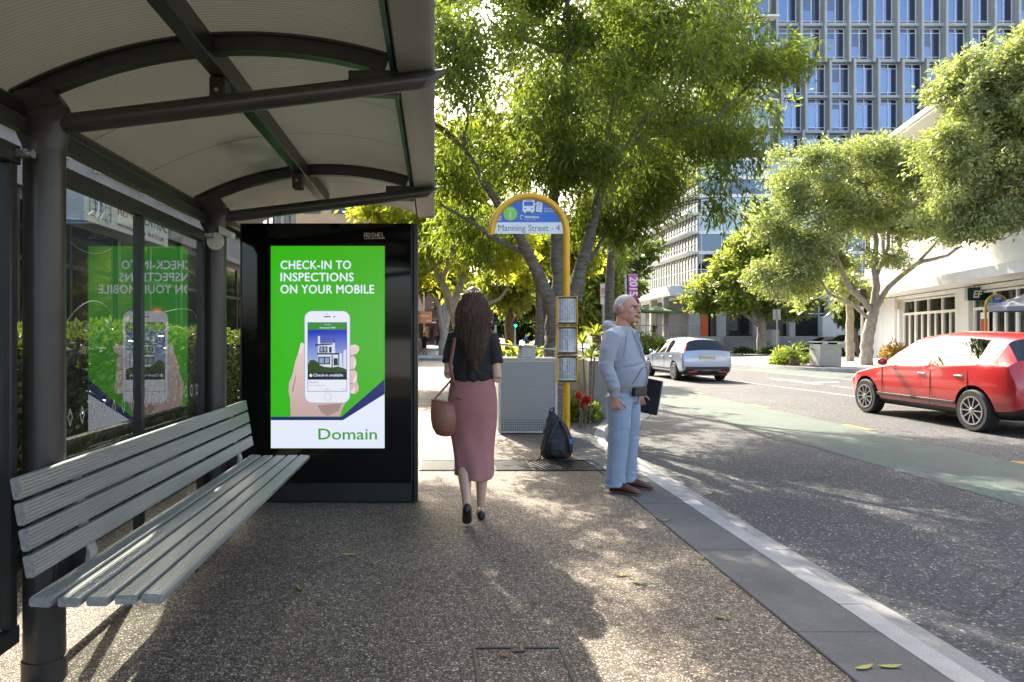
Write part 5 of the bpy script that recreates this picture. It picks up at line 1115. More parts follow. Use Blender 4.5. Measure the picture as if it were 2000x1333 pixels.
for gi in range(0,6,2):
    zt_ = tz(rows[gi][0]); zb_ = tz(rows[gi+1][1]); u0 = rows[gi][2] if gi else 1564.4
    u0 = (1564.4,1574.0,1568.6)[gi//2]
    us = [u0+47.25*k for k in range(-2,12) if 1500 < u0+47.25*k < 2075]
    for u in us:
        mb = MB(); mb.box(tx(u)-.22,tx(u)+.08,-.30,.797,zb_-.28,zt_+.10); mb.build('fin',M_con,tw,smooth=0)
    for ri in (gi,gi+1):
        v0,v1,_ = rows[ri]; z1 = tz(v0); z0 = tz(v1)
        for u in us:
            mb = MB(); mb.box(tx(u)+.083,tx(u)+MOD-.223,.10,.795,z0-.17,z0+.17); mb.build('ledge',M_con,tw,smooth=0)
            xl_ = tx(u)+.10
            if win_me is None: win_me = []
            if len(win_me) < 5:
                w = MOD-.34; h = z1-z0-.35; mv = w*(.70,.62,.76,.66,.80)[len(win_me)]
                mb = MB(); mb.box(0,mv,.74,.79,0,h); mb.box(mv,w,.74,.79,0,h,1); mb.box(0,w,.735,.7395,0,.42,2); mb.box(0,w,.735,.7395,h-.55,h,2)  # darker right strip paints the fin's shade and reflection into the pane
                if len(win_me) in (1,3): mb.box(0,w*.56,.730,.7345,h*(.45 if len(win_me) == 1 else .7),h,3)
                win_me.append(mb.mesh('window',[M_blue,M_finshade,M_bmid,M_blind],0))
                mb = MB()
                for a_ in (0,w*.56,w-.09): mb.box(a_,a_+.09,.67,.734,0,h)
                for c_ in (.42,h-.58,h-.07): mb.box(.091,w*.56-.001,.67,.734,c_,c_+.07); mb.box(w*.56+.091,w-.091,.67,.734,c_,c_+.07)
                fr_me = mb.mesh('frame',[M_mull],0)
            o = bpy.data.objects.new('window',win_me[min(len(win_me)-1,wr.choice((0,0,2,2,4,4,1,3)))]); COL.objects.link(o); o.parent = tw; o.location = (xl_,0,z0+.175)
            f_ = bpy.data.objects.new('frame',fr_me); COL.objects.link(f_); f_.parent = o
# louvred glass block between the tower and the low glass building
gb = thing('glass_block','narrow curtain wall block with horizontal sunshades left of the grey tower','building',(X_at(1360,79),79,0)); gw = X_at(1503,79)-X_at(1360,79)
M_cw = mirror('curtain_glass',(.17,.19,.215),.06)
mb = MB(); mb.box(0,gw,.3,16,0,66); mb.build('wall',M_con,gb,smooth=0)
for k in range(19):
    z = 6+3.2*k
    mb = MB(); mb.box(.0,gw,.20,.295,z+.15,z+3.05); w = mb.build('window',M_cw,gb,smooth=0)
    mb = MB()
    for i in range(6): mb.box(gw*i/5-.04 if i else 0,gw*i/5+.04,.14,.198,z+.15,z+3.05)
    mb.box(0,gw,.145,.197,z+.16,z+.24); mb.box(0,gw,.145,.197,z+2.95,z+3.03)
    mb.build('frame',M_mull,w,smooth=0)
    mb = MB(); mb.box(-.5,gw+.6,-1.1,.198,z-.02,z+.12); mb.build('sunshade',M_wtrim,gb,smooth=0)
# low glass building on its podium --------------------------------
GY = 68.0; gX = X_at(1365,GY); lg = thing('glass_building','white banded glass office building with a stone podium and wide entrance steps','building',(gX,GY,0))
def gz(v): return Z_at(v,GY)
M_stone = mat('podium_stone',(.38,.36,.32),.75,var=.12,vscale=.8); M_tint = mirror('tinted_glass',(.09,.105,.135),.05); M_sky = mirror('sky_glass',(.20,.22,.245),.05); M_side = mat('side_glass',(.05,.07,.06),.05,0,spec=.8)
top = 20.0
mb = MB(); mb.box(.12,30,.12,26,1.38,top); mb.build('wall',mat('interior_dark',(.05,.055,.06),.6),lg,smooth=0)
mb = MB(); mb.box(-7.5,30,-2.5,34,0,1.375); mb.build('podium',M_stone,lg,smooth=0)
bands = [556,494,455,418,383,348,312]
for k in range(len(bands)-1):
    z0 = gz(bands[k])+.16; z1 = gz(bands[k+1])-.16
    mb = MB(); mb.box(.0,30,.02,.118,z0,z1); w = mb.build('window',[M_tint,M_tint,M_sky,M_sky,M_tint,M_sky][k],lg,smooth=0)
    mb = MB()
    for i in range(15): mb.box(.2+2.0*i,.27+2.0*i,-.03,.018,z0,z1)
    if k == 0: mb.box(.0,30,-.04,-.031,gz(528),gz(526))
    mb.build('frame',M_mull,w,smooth=0)
    mb = MB(); mb.box(.0,.118,.12,20,z0,z1); w = mb.build('window',M_side,lg,smooth=0)
    mb = MB()
    for i in range(24): mb.box(-.09,-.002,.2+.85*i,.28+.85*i,z0,z1)
    mb.box(-.1,-.091,.12,20,(z0+z1)/2-.04,(z0+z1)/2+.04); mb.build('frame',M_mull,w,smooth=0)
for k,v in enumerate(bands):
    z = gz(v)
    mb = MB(); mb.box(.0,30.2,-.12,.118,z-.158,z+.158); mb.build('slab_edge',M_wtrim,lg,smooth=0)
    if k: 
        mb = MB(); mb.box(-1.25,-.101,-.12,20.5,z+.03,z+.17); 
        for i in range(26): mb.box(-1.2,-.102,.0+.8*i,.07+.8*i,z-.10,z+.029)
        mb.build('sunshade',M_wtrim,lg,smooth=0)
# canopy, columns, lobby, steps
mb = MB(); mb.box(-3.2,1.2,-1.0,19,gz(580),gz(556)-.17); mb.build('canopy',M_wtrim,lg,bevel=.05)
mb = MB(); mb.box(1.21,30,-.1,.1,gz(590),gz(556)-.17); mb.build('fascia',M_stone,lg,smooth=0)
for x,w_,y in ((-.6,.95,-.4),(-2.6,.7,6),(-2.6,.7,12),(2.0,.9,-.3),(5.2,.95,-1.6),(9.0,.6,-.3),(12.8,.6,-.3),(16.5,.9,-.3),(-3.0,.5,1.0),(21,.9,-.3)):
    mb = MB(); mb.box(x-w_/2,x+w_/2,y-.3,y+.3,1.376,gz(581)); mb.build('column',M_stone,lg,bevel=.02)
for i in range(8):
    mb = MB(); mb.box(2.7+3.1*i,5.6+3.1*i,.05,.115,1.5,gz(592)); w = mb.build('window',M_gl,lg,smooth=0)
    mb = MB(); mb.box(2.62+3.1*i,2.698+3.1*i,.0,.118,1.4,gz(591)); mb.box(2.7+3.1*i,5.6+3.1*i,.0,.048,3.6,3.7); mb.build('frame',M_mull,w,smooth=0)
mb = MB(); mb.box(-.05,.72,-.5,-.3,1.376,4.0); mb.build('door_panel',mat('orange_panel',(.60,.10,.015),.55,var=.1,vscale=2),lg,smooth=0)
mb = MB(); mb.box(1.0,1.6,-.33,-.301,1.376,3.7); mb.build('door',mat('door_brown',(.06,.045,.035),.4),lg,smooth=0)
N_ = 9
for i in range(N_):
    mb = MB(); y = -2.501-.36*(N_-i); mb.box(1.5,13.5,y,y+.36 if i < N_-1 else -2.501,.0,1.375*(i+1)/(N_+.4)); mb.build('step',mat('step_stone',(.22,.215,.20),.8,var=.12),lg,smooth=0)
mb = MB(); mb.box(5.0,5.7,-4.6,-2.51,0,2.0); mb.build('stair_wall',M_stone,lg,bevel=.02)
mb = MB(); mb.box(10.5,27,-3.2,-2.51,0,3.3); mb.build('stair_wall',mat('marble_wall',(.46,.45,.43),.6,var=.18,vscale=.7),lg,smooth=0)
# balustrade of the terrace
for i in range(30):
    mb = MB(); mb.tube([(-7.3+.22*i,-2.3,1.376),(-7.3+.22*i,-2.3,2.4)],.02,6); mb.build('baluster',M_galv,lg)
mb = MB(); mb.tube([(-7.4,-2.3,2.43),(-.8,-2.3,2.43)],.035,8); mb.build('rail',M_galv,lg)
def umbrella(label,loc,r,m,z0=0,h=2.6,group=None):
    t = thing('cafe_umbrella',label,'umbrella',loc,0,group)
    mb = MB(); mb.tube([(0,0,0),(0,0,h+.1)],.035,8); mb.build('pole',M_galv,t)
    mb = MB(); n=8; mb.add([(0,0,h+.25)]+[(r*math.cos(2*math.pi*(i+.5)/n),r*math.sin(2*math.pi*(i+.5)/n),h-.25) for i in range(n)]+[(r*math.cos(2*math.pi*(i+.5)/n),r*math.sin(2*math.pi*(i+.5)/n),h-.42) for i in range(n)],[(0,1+i,1+(i+1)%n) for i in range(n)]+[(1+i,9+i,9+(i+1)%n,1+(i+1)%n) for i in range(n)])
    o = mb.build('canopy',m,t,smooth=0); s = o.modifiers.new('s','SOLIDIFY'); s.thickness=.02
    return t
M_gumb = mat('green_canvas',(.16,.22,.09),.8,var=.1)
for i,(u,lab) in enumerate(((1262,'green cafe umbrella, leftmost on the terrace, behind the man\'s shoulder'),(1283,'green cafe umbrella in the middle of the terrace row'),(1303,'green cafe umbrella nearest the stone column on the terrace'))):
    umbrella(lab,(X_at(u,66+i*1.5),66+i*1.5,1.376),1.45,M_gumb,h=2.75,group='umbrellas on the cafe terrace')
for i,(u,lab) in enumerate(((1252,'leafy terrace shrub below the left umbrella'),(1262,'broad terrace shrub left of the silver car roof'),(1275,'small shrub by the terrace balustrade'))):
    shrub('terrace_shrub',lab,'shrub',(X_at(u,60),60-i,0),(1.3,.9,2.2-.4*i),900,L_mid,.3,.14,120+i,'shrubs below the terrace')
# white shop building ---------------------------------------------
wb = thing('white_building','white rendered shop building with an awning, timber windows and a rounded corner','building',(29.2,46.3,0),math.atan2(-.97,-.26))
mb = MB(); mb.box(0,48,.30,16,0,12.3); mb.build('wall',M_white,wb,smooth=0)
mb = MB(); mb.box(-1.5,49,-1.35,17,12.35,12.62); mb.build('roof',M_cap,wb,bevel=.02); mb = MB(); mb.box(-1.4,49,-1.45,-1.352,12.5,12.75); mb.build('roof_gutter',M_wtrim,wb,smooth=0)
def bay(t0,t1,n,z0,zs,z1,leafs=2,mid=True):
    """recessed shopfront: frame, fixed lights over door leaves"""
    w = (t1-t0)/n
    for i in range(n):
        a = t0+w*i; b = a+w
        mb = MB(); mb.box(a,b,.235,.295,z0,z1); wd = mb.build('window',M_gl,wb,smooth=0)
        mb = MB(); mb.box(a-.05,a+.05,.14,.233,z0,z1); 
        if i == n-1: mb.box(b-.05,b+.05,.14,.233,z0,z1)
        mb.box(a+.051,b-.051,.14,.233,zs,zs+.14); mb.box(a+.051,b-.051,.14,.233,z1-.09,z1)
        for k in range(1,leafs): c = a+w*k/leafs; mb.box(c-.07,c+.07,.16,.233,z0,zs)
        mb.box(a+.051,a+.12,.16,.233,z0,zs); mb.box(b-.12,b-.051,.16,.233,z0,zs); mb.box(a+.12,b-.12,.17,.233,z0,z0+.25)
        mb.build('frame',M_wtrim,wd,smooth=0)
mb = MB()
for a,b in ((0,5.8),(12.75,14.1),(27.2,48)): mb.box(a,b,.0,.298,0,3.75)
mb.box(5.8,12.75,.0,.298,3.55,3.75); mb.box(14.1,27.2,.0,.298,3.55,3.75); mb.build('pier',M_white,wb,smooth=0)
bay(5.95,12.65,4,.05,2.62,3.5); bay(14.25,27,7,.05,2.62,3.5)
mb = MB(); mb.box(-.6,48,-1.7,.29,3.80,3.95); mb.box(-.6,48,-1.72,-1.60,3.78,4.25); mb.build('awning',M_white,wb,bevel=.02)
for i in range(8):
    a = 2.2+5.6*i
    mb = MB(); mb.box(a,a+3.6,.24,.298,6.7,8.6); wd = mb.build('window',M_gl,wb,smooth=0)
    mb = MB()
    for k in range(5): mb.box(a+.875*k,a+.875*k+.1,.16,.238,6.7,8.6)
    mb.box(a-.1,a-.001,.16,.298,6.6,8.7); mb.box(a+3.601,a+3.7,.16,.298,6.6,8.7); mb.box(a,a+3.6,.16,.238,7.9,7.98); mb.build('frame',M_wtrim,wd,smooth=0)
    mb = MB(); mb.box(a-.3,a+3.9,-.25,.298,6.42,6.58); mb.build('sill',M_white,wb,smooth=0)
    mb = MB(); mb.box(a,a+3.6,.24,.298,9.7,11.4); mb.build('window',M_gl,wb,smooth=0)
mb = MB(); mb.lathe([(2.9,0),(2.9,12.3)],(-.6,3.2,0),40); mb.build('corner_drum',M_white,wb,smooth=60)
mb = MB(); mb.lathe([(2.95,4.35),(3.9,4.62),(4.05,4.9),(4.05,5.25),(2.95,5.5)],(-.6,3.2,0),48); mb.build('corner_canopy',M_white,wb,smooth=40)
for a0 in (200,232,264):
    mb = MB(); mb.loft([[(-.6+r*math.cos(rad(a0+24*j/8)),3.2+r*math.sin(rad(a0+24*j/8)),z) for j in range(9)] for r,z in ((2.93,6.0),(2.93,8.2))],closed=False); mb.build('window',M_gl,wb)
mb = MB(); mb.tube([(5.3,-.06,0),(5.3,-.06,12.3)],.07,10); mb.build('downpipe',M_wtrim,wb)
mb = MB(); mb.box(5.5,5.9,-.16,-.001,3.0,3.5); mb.build('alarm_box',mat('alarm_cream',(.5,.42,.28),.6),wb,bevel=.02)
mb = MB(); mb.box(15.0,15.7,.10,.138,1.0,2.5); po = mb.build('poster',mat('emblem_white'),wb,smooth=0)
mb = MB(); mb.box(15.05,15.65,.09,.099,1.5,2.2); mb.build('poster_band',mat('poster_red',(.35,.02,.03),.5),po,smooth=0)
# hanging EF sign
ef = thing('hanging_sign','dark teal box sign lettered EF hanging under the white awning','sign',(X_at(1909,31.6),31.6,0))
mb = MB(); mb.box(-.45,.45,0,.34,3.05,3.66); mb.build('sign_box',[mat('ef_dark',(.006,.03,.032),.35)],ef,bevel=.01)
mb = MB(); mb.box(-.60,-.452,.0,.34,3.05,3.66); mb.build('box_end',M_wtrim,ef,bevel=.01)
text_mesh('lettering','EF',.46,Matrix.Translation((-.02,-.004,3.19)) @ FACE_CAM,mat('banner_white'),ef,'CENTER',.012,.003,.9,shear=.18)
mb = MB(); mb.tube([(0,.17,3.66),(0,.17,3.85)],.02,8); mb.build('hanger',M_galv,ef)
umbrella('grey flat cafe umbrella at the right edge outside the white shopfront',(X_at(2003,25.5),25.5,0),1.15,mat('grey_canvas',(.24,.24,.25),.8),h=2.75)
# beige tower far behind the street tree
ft = thing('far_tower','beige tower block just showing above the street tree','building',(X_at(1150,140),140,0))
mb = MB(); mb.box(0,13.5,0,14,0,80); mb.build('wall',mat('beige_render',(.50,.42,.32),.8,var=.08),ft,smooth=0)
for i in range(16):
    mb = MB(); mb.box(1,12.5,-.06,-.003,6+4.5*i,8.5+4.5*i); mb.build('window',M_gl,ft,smooth=0)
# park wall of foliage closing the far end of the road is built from single trees
for i,(u,Y,h,lab) in enumerate(((1010,118,9,'hazy dark tree closing the far end of the street, left of centre'),(1100,112,11,'big dark tree closing the far end of the street behind the yellow pole'),(1190,105,12,'tall tree closing the far end of the street behind the parking sign'),(940,125,8,'small dark tree at the far end of the footpath'),(1250,108,11,'tree beyond the pink banner at the end of the road'))):
    X = X_at(u,Y)
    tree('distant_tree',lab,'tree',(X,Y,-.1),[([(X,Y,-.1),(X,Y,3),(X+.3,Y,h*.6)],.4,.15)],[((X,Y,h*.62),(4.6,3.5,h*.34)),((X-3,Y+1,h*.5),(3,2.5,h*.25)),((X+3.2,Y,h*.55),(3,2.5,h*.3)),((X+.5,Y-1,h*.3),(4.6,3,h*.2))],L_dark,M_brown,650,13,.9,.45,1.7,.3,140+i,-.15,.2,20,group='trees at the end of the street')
# ---------------------------------------------------------------- cars
M_tyre = mat('tyre_rubber',(.018,.018,.018),.8,var=.25,vscale=20); M_rim = mat('alloy_rim',(.42,.42,.43),.3,.85); M_trim = mat('black_trim',(.015,.015,.016),.5); M_carglass = glass('car_glass',(.13,.155,.15),1.6); M_plate = mat('number_plate',(.55,.50,.30),.5)
M_tail = mat('tail_lens',(.45,.015,.01),.15,coat=.6); M_head = mat('head_lens',(.55,.56,.57),.1,.3,coat=.6); M_int = mat('car_interior',(.03,.03,.032),.8)
def car_paint(name,col,metal=.0,rough=.28): return mat(name,col,rough,metal,var=.03,vscale=1,coat=1.0)
def car(label,loc,rz,paint,st,wheels,R,cat='car',tail='high',group=None):
    """st: stations (y, z bottom, z belt, z top, half widths low/belt/top, tag) from nose to tail; front faces +Y"""
    t = thing('parked_car' if 'parked' in label else 'car',label,cat,loc,rz,group); n = 16; vs=[]; fs=[]; mi=[]
    for y,zb,bl,tp,w,wb,wt,_ in st:
        half = [(0,zb),(w*.80,zb),(w*.97,zb+.10),(w,zb*.45+bl*.55),(w*.985,bl-.05),(wb,bl),(wt,tp-.07 if tp-bl>.2 else bl*.3+tp*.7),(wt*.80,tp-.005),(0,tp+.025)]
        ring = half+[(-x,z) for x,z in reversed(half[1:-1])]; vs += [(x,y,z) for x,z in ring]
    for i in range(len(st)-1):
        tg = st[i][7]
        for j in range(n):
            k = (j+1)%n; fs.append((i*n+j,i*n+k,(i+1)*n+k,(i+1)*n+j)); s_ = j if j < 8 else 15-j; m_ = 0; left = j >= 8
            if 'W' in tg and s_ in (6,7): m_ = 1
            if 'S' in tg and s_ == 5: m_ = 2+(1 if left else 0)
            if 'T' in tg and s_ == 5: m_ = 4+(1 if left else 0)
            if 'B' in tg and s_ in (6,7): m_ = 6
            if 'L' in tg and s_ == 5: m_ = 7+(1 if left else 0)
            if 'H' in tg and s_ == 4: m_ = 9+(1 if left else 0)
            if s_ in (0,1): m_ = 11
            mi.append(m_)
    fs += [tuple(range(n)),tuple(range((len(st)-1)*n,len(st)*n))[::-1]]; mi += [0,0]
    me = bpy.data.meshes.new('b'); me.from_pydata(vs,[],fs)
    for k in range(12): me.materials.append(paint)
    me.polygons.foreach_set('material_index',mi); bm = bmesh.new(); bm.from_mesh(me); bmesh.ops.recalc_face_normals(bm,faces=bm.faces); bm.to_mesh(me); bm.free()
    o = bpy.data.objects.new('b',me); COL.objects.link(o); sb = o.modifiers.new('s','SUBSURF'); sb.levels = 2; sb.render_levels = 2
    # keep glazing outlines crisp
    ca = me.attributes.new('crease_edge','FLOAT','EDGE'); cv = [0.0]*len(me.edges); ef = {}
    for p in me.polygons:
        for e in p.edge_keys: ef.setdefault(tuple(sorted(e)),[]).append(p.material_index)
    for e in me.edges:
        ms = ef.get(tuple(sorted(e.vertices)),[]); cv[e.index] = .92 if len(set(ms))>1 and max(ms) < 11 else 0
    ca.data.foreach_set('value',cv); inc = {}
    for e in me.edges:
        if cv[e.index]:
            for a_,b_ in ((e.vertices[0],e.vertices[1]),(e.vertices[1],e.vertices[0])): inc.setdefault(a_,[]).append((me.vertices[b_].co-me.vertices[a_].co).normalized())
    va = me.attributes.new('crease_vert','FLOAT','POINT'); va.data.foreach_set('value',[(.9 if i in inc and (len(inc[i]) == 2 and inc[i][0].dot(inc[i][1]) > -.8) else 0.0) for i in range(len(me.vertices))])
    wmax = max(s[4] for s in st); cut = []
    for y in wheels:
        for sx_ in (-1,1):
            cb_ = MB(); cb_.loft([[(x_,y+(R+.055)*math.cos(2*math.pi*j/36),R+.01+(R+.055)*math.sin(2*math.pi*j/36)) for j in range(36)] for x_ in (sx_*(wmax-.26),sx_*(wmax+.2))],11)
            co_ = bpy.data.objects.new('c',cb_.mesh('c',[paint]*12,0)); COL.objects.link(co_); cut.append(co_); bo = o.modifiers.new('b','BOOLEAN'); bo.object = co_; bo.operation = 'DIFFERENCE'; bo.solver = 'EXACT'; bo.material_mode = 'INDEX'
    dg = bpy.context.evaluated_depsgraph_get(); full = bpy.data.meshes.new_from_object(o.evaluated_get(dg))
    for q in [o]+cut: bpy.data.objects.remove(q)
    names = ['body','windscreen','front_window','front_window','rear_window','rear_window','back_window','tail_light','tail_light','headlight','headlight','underside']
    mats = [paint,M_carglass,M_carglass,M_carglass,M_carglass,M_carglass,M_carglass,M_tail,M_tail,M_head,M_head,M_trim]
    allv = [tuple(v.co) for v in full.vertices]; body = None
    for k in range(12):
        P = [tuple(p.vertices) for p in full.polygons if p.material_index == k]
        if not P: continue
        used = sorted({i for f in P for i in f}); mp = {a:b for b,a in enumerate(used)}
        m2 = bpy.data.meshes.new(names[k]); m2.from_pydata([allv[i] for i in used],[],[tuple(mp[i] for i in f) for f in P]); m2.materials.append(mats[k]); m2.polygons.foreach_set('use_smooth',[True]*len(P)); m2.set_sharp_from_angle(angle=rad(38))
        q = bpy.data.objects.new(names[k],m2); COL.objects.link(q); q.parent = t
    for y in wheels:
        for sx_ in (-1,1):
            xo = sx_*(wmax-.012)
            mb = MB(); pr = [(R*.66,.0),(R*.70,.018),(R*.93,.02),(R,-.005),(R,-.17),(R*.9,-.19),(R*.6,-.19)]
            mb.loft([[(xo+sx_*d,y+r*math.cos(2*math.pi*j/28),R+r*math.sin(2*math.pi*j/28)) for j in range(28)] for r,d in pr]); w_ = mb.build('wheel',M_tyre,t,smooth=40)
            mb = MB()
            for i in range(10):
                a = 2*math.pi*i/10; c_,s_ = math.cos(a),math.sin(a); mb.bar((xo+sx_*.012,y+.04*c_,R+.04*s_),(xo+sx_*.016,y+R*.66*c_,R+R*.66*s_),.018,.02,up=(sx_,0,0))
            mb.loft([[(xo+sx_*d,y+r*math.cos(2*math.pi*j/24),R+r*math.sin(2*math.pi*j/24)) for j in range(24)] for r,d in ((R*.69,.004),(R*.69,.024),(R*.62,.024),(R*.60,.003))],caps=False); mb.ell((xo+sx_*.016,y,R),(.012,.05,.05)); mb.build('rim',M_rim,w_,smooth=40)
    return t,wmax
def ST(*a): return a
hatch = [ST(2.00,.33,.55,.60,.58,.56,.48,''),ST(1.93,.24,.63,.69,.74,.72,.64,'H'),ST(1.60,.19,.75,.82,.84,.82,.72,''),ST(1.25,.18,.83,.90,.86,.84,.74,''),ST(.98,.18,.88,.96,.86,.85,.73,'W'),ST(.55,.18,.91,1.25,.86,.85,.66,'WS'),ST(.22,.18,.92,1.43,.86,.85,.62,'S'),
 ST(-.36,.18,.94,1.50,.86,.85,.61,''),ST(-.45,.18,.945,1.50,.86,.85,.61,'T'),ST(-1.05,.18,.97,1.48,.86,.85,.60,'T'),ST(-1.32,.18,.99,1.45,.86,.84,.59,''),ST(-1.60,.19,1.00,1.40,.855,.83,.57,'BL'),ST(-1.86,.22,1.00,1.10,.83,.80,.66,''),ST(-1.97,.26,.80,.88,.80,.78,.70,''),ST(-2.02,.36,.62,.70,.72,.70,.62,'')]
red,wm = car('bright red hatchback driving past on the right of the road',(9.52,12.3,ROADZ),0,car_paint('red_paint',(.46,.010,.014),.0,.3),hatch,(1.28,-1.28),.315)
def body_bits(t,wm,dark=M_trim,handles=True,rear_y=-2.02,plate=True):
    for s_ in (-1,1):
        mb = MB(); mb.ell((s_*(wm+.10),.62,.98),(.09,.05,.07),10,8); mb.build('wing_mirror',dark if dark is not None else M_trim,t)
        for y in (-.20,-1.0):
            mb = MB(); mb.tube([(s_*(wm*.985+.006),y+.08,.82),(s_*(wm*.985+.022),y,.82),(s_*(wm*.985+.006),y-.08,.82)],.012,6); mb.build('door_handle',M_rim,t)
        for y in (.80,-.40,-1.18):
            mb = MB(); mb.tube([(s_*(wm+.001),y,.30),(s_*(wm+.002),y,.55),(s_*(wm*.99+.003),y,.80),(s_*(wm*.985),y,.90)],.0045,5); mb.build('door_seam',M_trim,t)
        mb = MB(); mb.bar((s_*(wm+.002),.93,.40),(s_*(wm+.002),-.93,.40),.014,.05); mb.build('side_moulding',M_trim,t,bevel=.004)
    for y,x in ((.0,-.36),(.0,.36),(-.95,-.36),(-.95,.36)):
        mb = MB(); mb.loft([[(x+a,y+b+c*.2,z) for a,b in ((-.23,-.08),(.23,-.08),(.23,.08),(-.23,.08))] for c,z in ((0,.45),(-.3,.8),(-.6,1.08))]); mb.ell((x,y-.14,1.17),(.13,.05,.10)); mb.build('car_seat',M_int,t)
body_bits(red,wm,_M['red_paint']); red.scale = (1.06,1.06,1.07)
silver = [ST(2.05,.33,.55,.60,.58,.56,.48,''),ST(1.98,.24,.63,.70,.74,.72,.64,'H'),ST(1.60,.19,.75,.83,.84,.82,.72,''),ST(1.2,.18,.85,.93,.86,.84,.74,''),ST(.95,.18,.89,.97,.86,.85,.72,'W'),ST(.5,.18,.92,1.27,.86,.85,.64,'WS'),ST(.15,.18,.93,1.43,.86,.85,.60,'S'),
 ST(-.42,.18,.95,1.49,.86,.85,.59,''),ST(-.50,.18,.955,1.49,.86,.85,.59,'T'),ST(-1.15,.18,.97,1.45,.86,.85,.58,'T'),ST(-1.45,.18,.99,1.44,.86,.84,.57,''),ST(-1.74,.19,1.00,1.40,.855,.83,.57,'BL'),ST(-1.99,.22,.98,1.04,.85,.82,.70,''),ST(-2.05,.24,.80,.88,.84,.81,.74,''),ST(-2.10,.36,.60,.68,.76,.74,.66,'')]
sl,wm2 = car('silver blue hatchback driving away up the middle of the road',(9.10,25.0,ROADZ),rad(1.5),car_paint('silver_paint',(.34,.41,.52),.55,.3),silver,(1.30,-1.30),.31)
body_bits(sl,wm2,_M['silver_paint'])
mb = MB(); mb.box(-.74,.74,-2.125,-2.06,.40,.50); mb.build('bumper_strip',M_trim,sl,bevel=.01)
mb = MB(); mb.box(-.26,.26,-2.10,-2.075,.76,.87); pl = mb.build('number_plate',M_plate,sl,bevel=.004)
for x in (-.5,.5):
    mb = MB(); mb.box(x-.14,x+.14,-2.118,-2.06,.30,.36); mb.build('reflector',M_tail,sl,bevel=.01)
mb = MB(); mb.box(-.7,.7,-2.05,-1.8,.20,.30); mb.build('rear_diffuser',M_trim,sl,bevel=.02)
suv = [ST(2.2,.40,.70,.76,.62,.6,.5,''),ST(2.1,.30,.82,.90,.80,.78,.70,'H'),ST(1.7,.26,.95,1.03,.88,.86,.76,''),ST(1.1,.25,1.02,1.10,.90,.88,.76,'W'),ST(.45,.25,1.05,1.62,.90,.88,.68,'S'),ST(-.35,.25,1.06,1.70,.90,.88,.68,''),ST(-.43,.25,1.06,1.70,.90,.88,.68,'T'),ST(-1.7,.25,1.08,1.66,.90,.88,.66,''),ST(-1.95,.25,1.08,1.60,.89,.87,.64,'BL'),ST(-2.2,.28,1.05,1.2,.86,.84,.68,''),ST(-2.28,.42,.8,.88,.78,.76,.66,'')]
sv,wm3 = car('white parked wagon behind the litter bin and the slim tree',(X_at(1662,49),49.2,ROADZ),rad(95),car_paint('white_paint',(.70,.71,.72),.0,.3),suv,(1.4,-1.4),.36)
sv2,wm4 = car('dark grey parked hatchback half hidden behind the litter bin',(X_at(1618,52.5),53.2,ROADZ),rad(92),car_paint('dark_paint',(.02,.022,.03),.3,.3),hatch,(1.28,-1.28),.315)
# ---------------------------------------------------------------- people
M_skin = mat('skin_ruddy',(.50,.25,.175),.5,var=.10,vscale=30,spec=.35); M_skinw = mat('skin_fair',(.55,.34,.25),.48,var=.06,vscale=20,spec=.35); M_lip = mat('lips',(.36,.14,.11),.45); M_eye = mat('eye_white',(.62,.60,.57),.2); M_iris = mat('iris',(.03,.04,.05),.15)
M_whair = mat('white_hair',(.47,.40,.36),.7,var=.18,vscale=140,bump=.5,bscale=250)
def hand(mb, w, d, n, s, curl=.6, sc=1.0, spread=.0):
    """palm, four unequal bent fingers and a thumb from the side of the palm; d to the fingertips, n out of the palm, s to the thumb"""
    w=Vector(w); d=Vector(d).normalized(); n=Vector(n).normalized(); n=(n-d*n.dot(d)).normalized(); s=Vector(s); s=(s-d*s.dot(d)-n*s.dot(n)).normalized()
    mb.loft([[w+d*a*sc+(s*rx*math.cos(q)+n*ry*math.sin(q))*sc for q in [2*math.pi*j/14 for j in range(14)]] for a,rx,ry in ((-.03,.026,.020),(.0,.028,.019),(.035,.038,.018),(.07,.042,.016),(.093,.041,.013),(.099,.036,.008))])
    for off,l,r in ((.032,.070,.0092),(.0105,.079,.0095),(-.011,.073,.0092),(-.0315,.056,.0082)):
        p = w+d*.088*sc+s*off*sc; a = curl*.55; pts=[p-d*.02*sc,p]
        for seg in (.44,.32,.24):
            p = p+(d*math.cos(a)+n*math.sin(a)+s*off*spread)*l*seg*sc; pts.append(p); a += curl
        mb.tube(pts,[r*sc,r*1.05*sc,r*sc,r*.92*sc,r*.75*sc],8)
    p = w+d*.022*sc+s*.026*sc; pts=[p,p+(d*.55+s*.6+n*.25)*.036*sc,p+(d*.95+s*.75+n*.45)*.058*sc,p+(d*1.25+s*.65+n*.75)*.072*sc]; mb.tube(pts,[.0135*sc,.0125*sc,.011*sc,.008*sc],8)
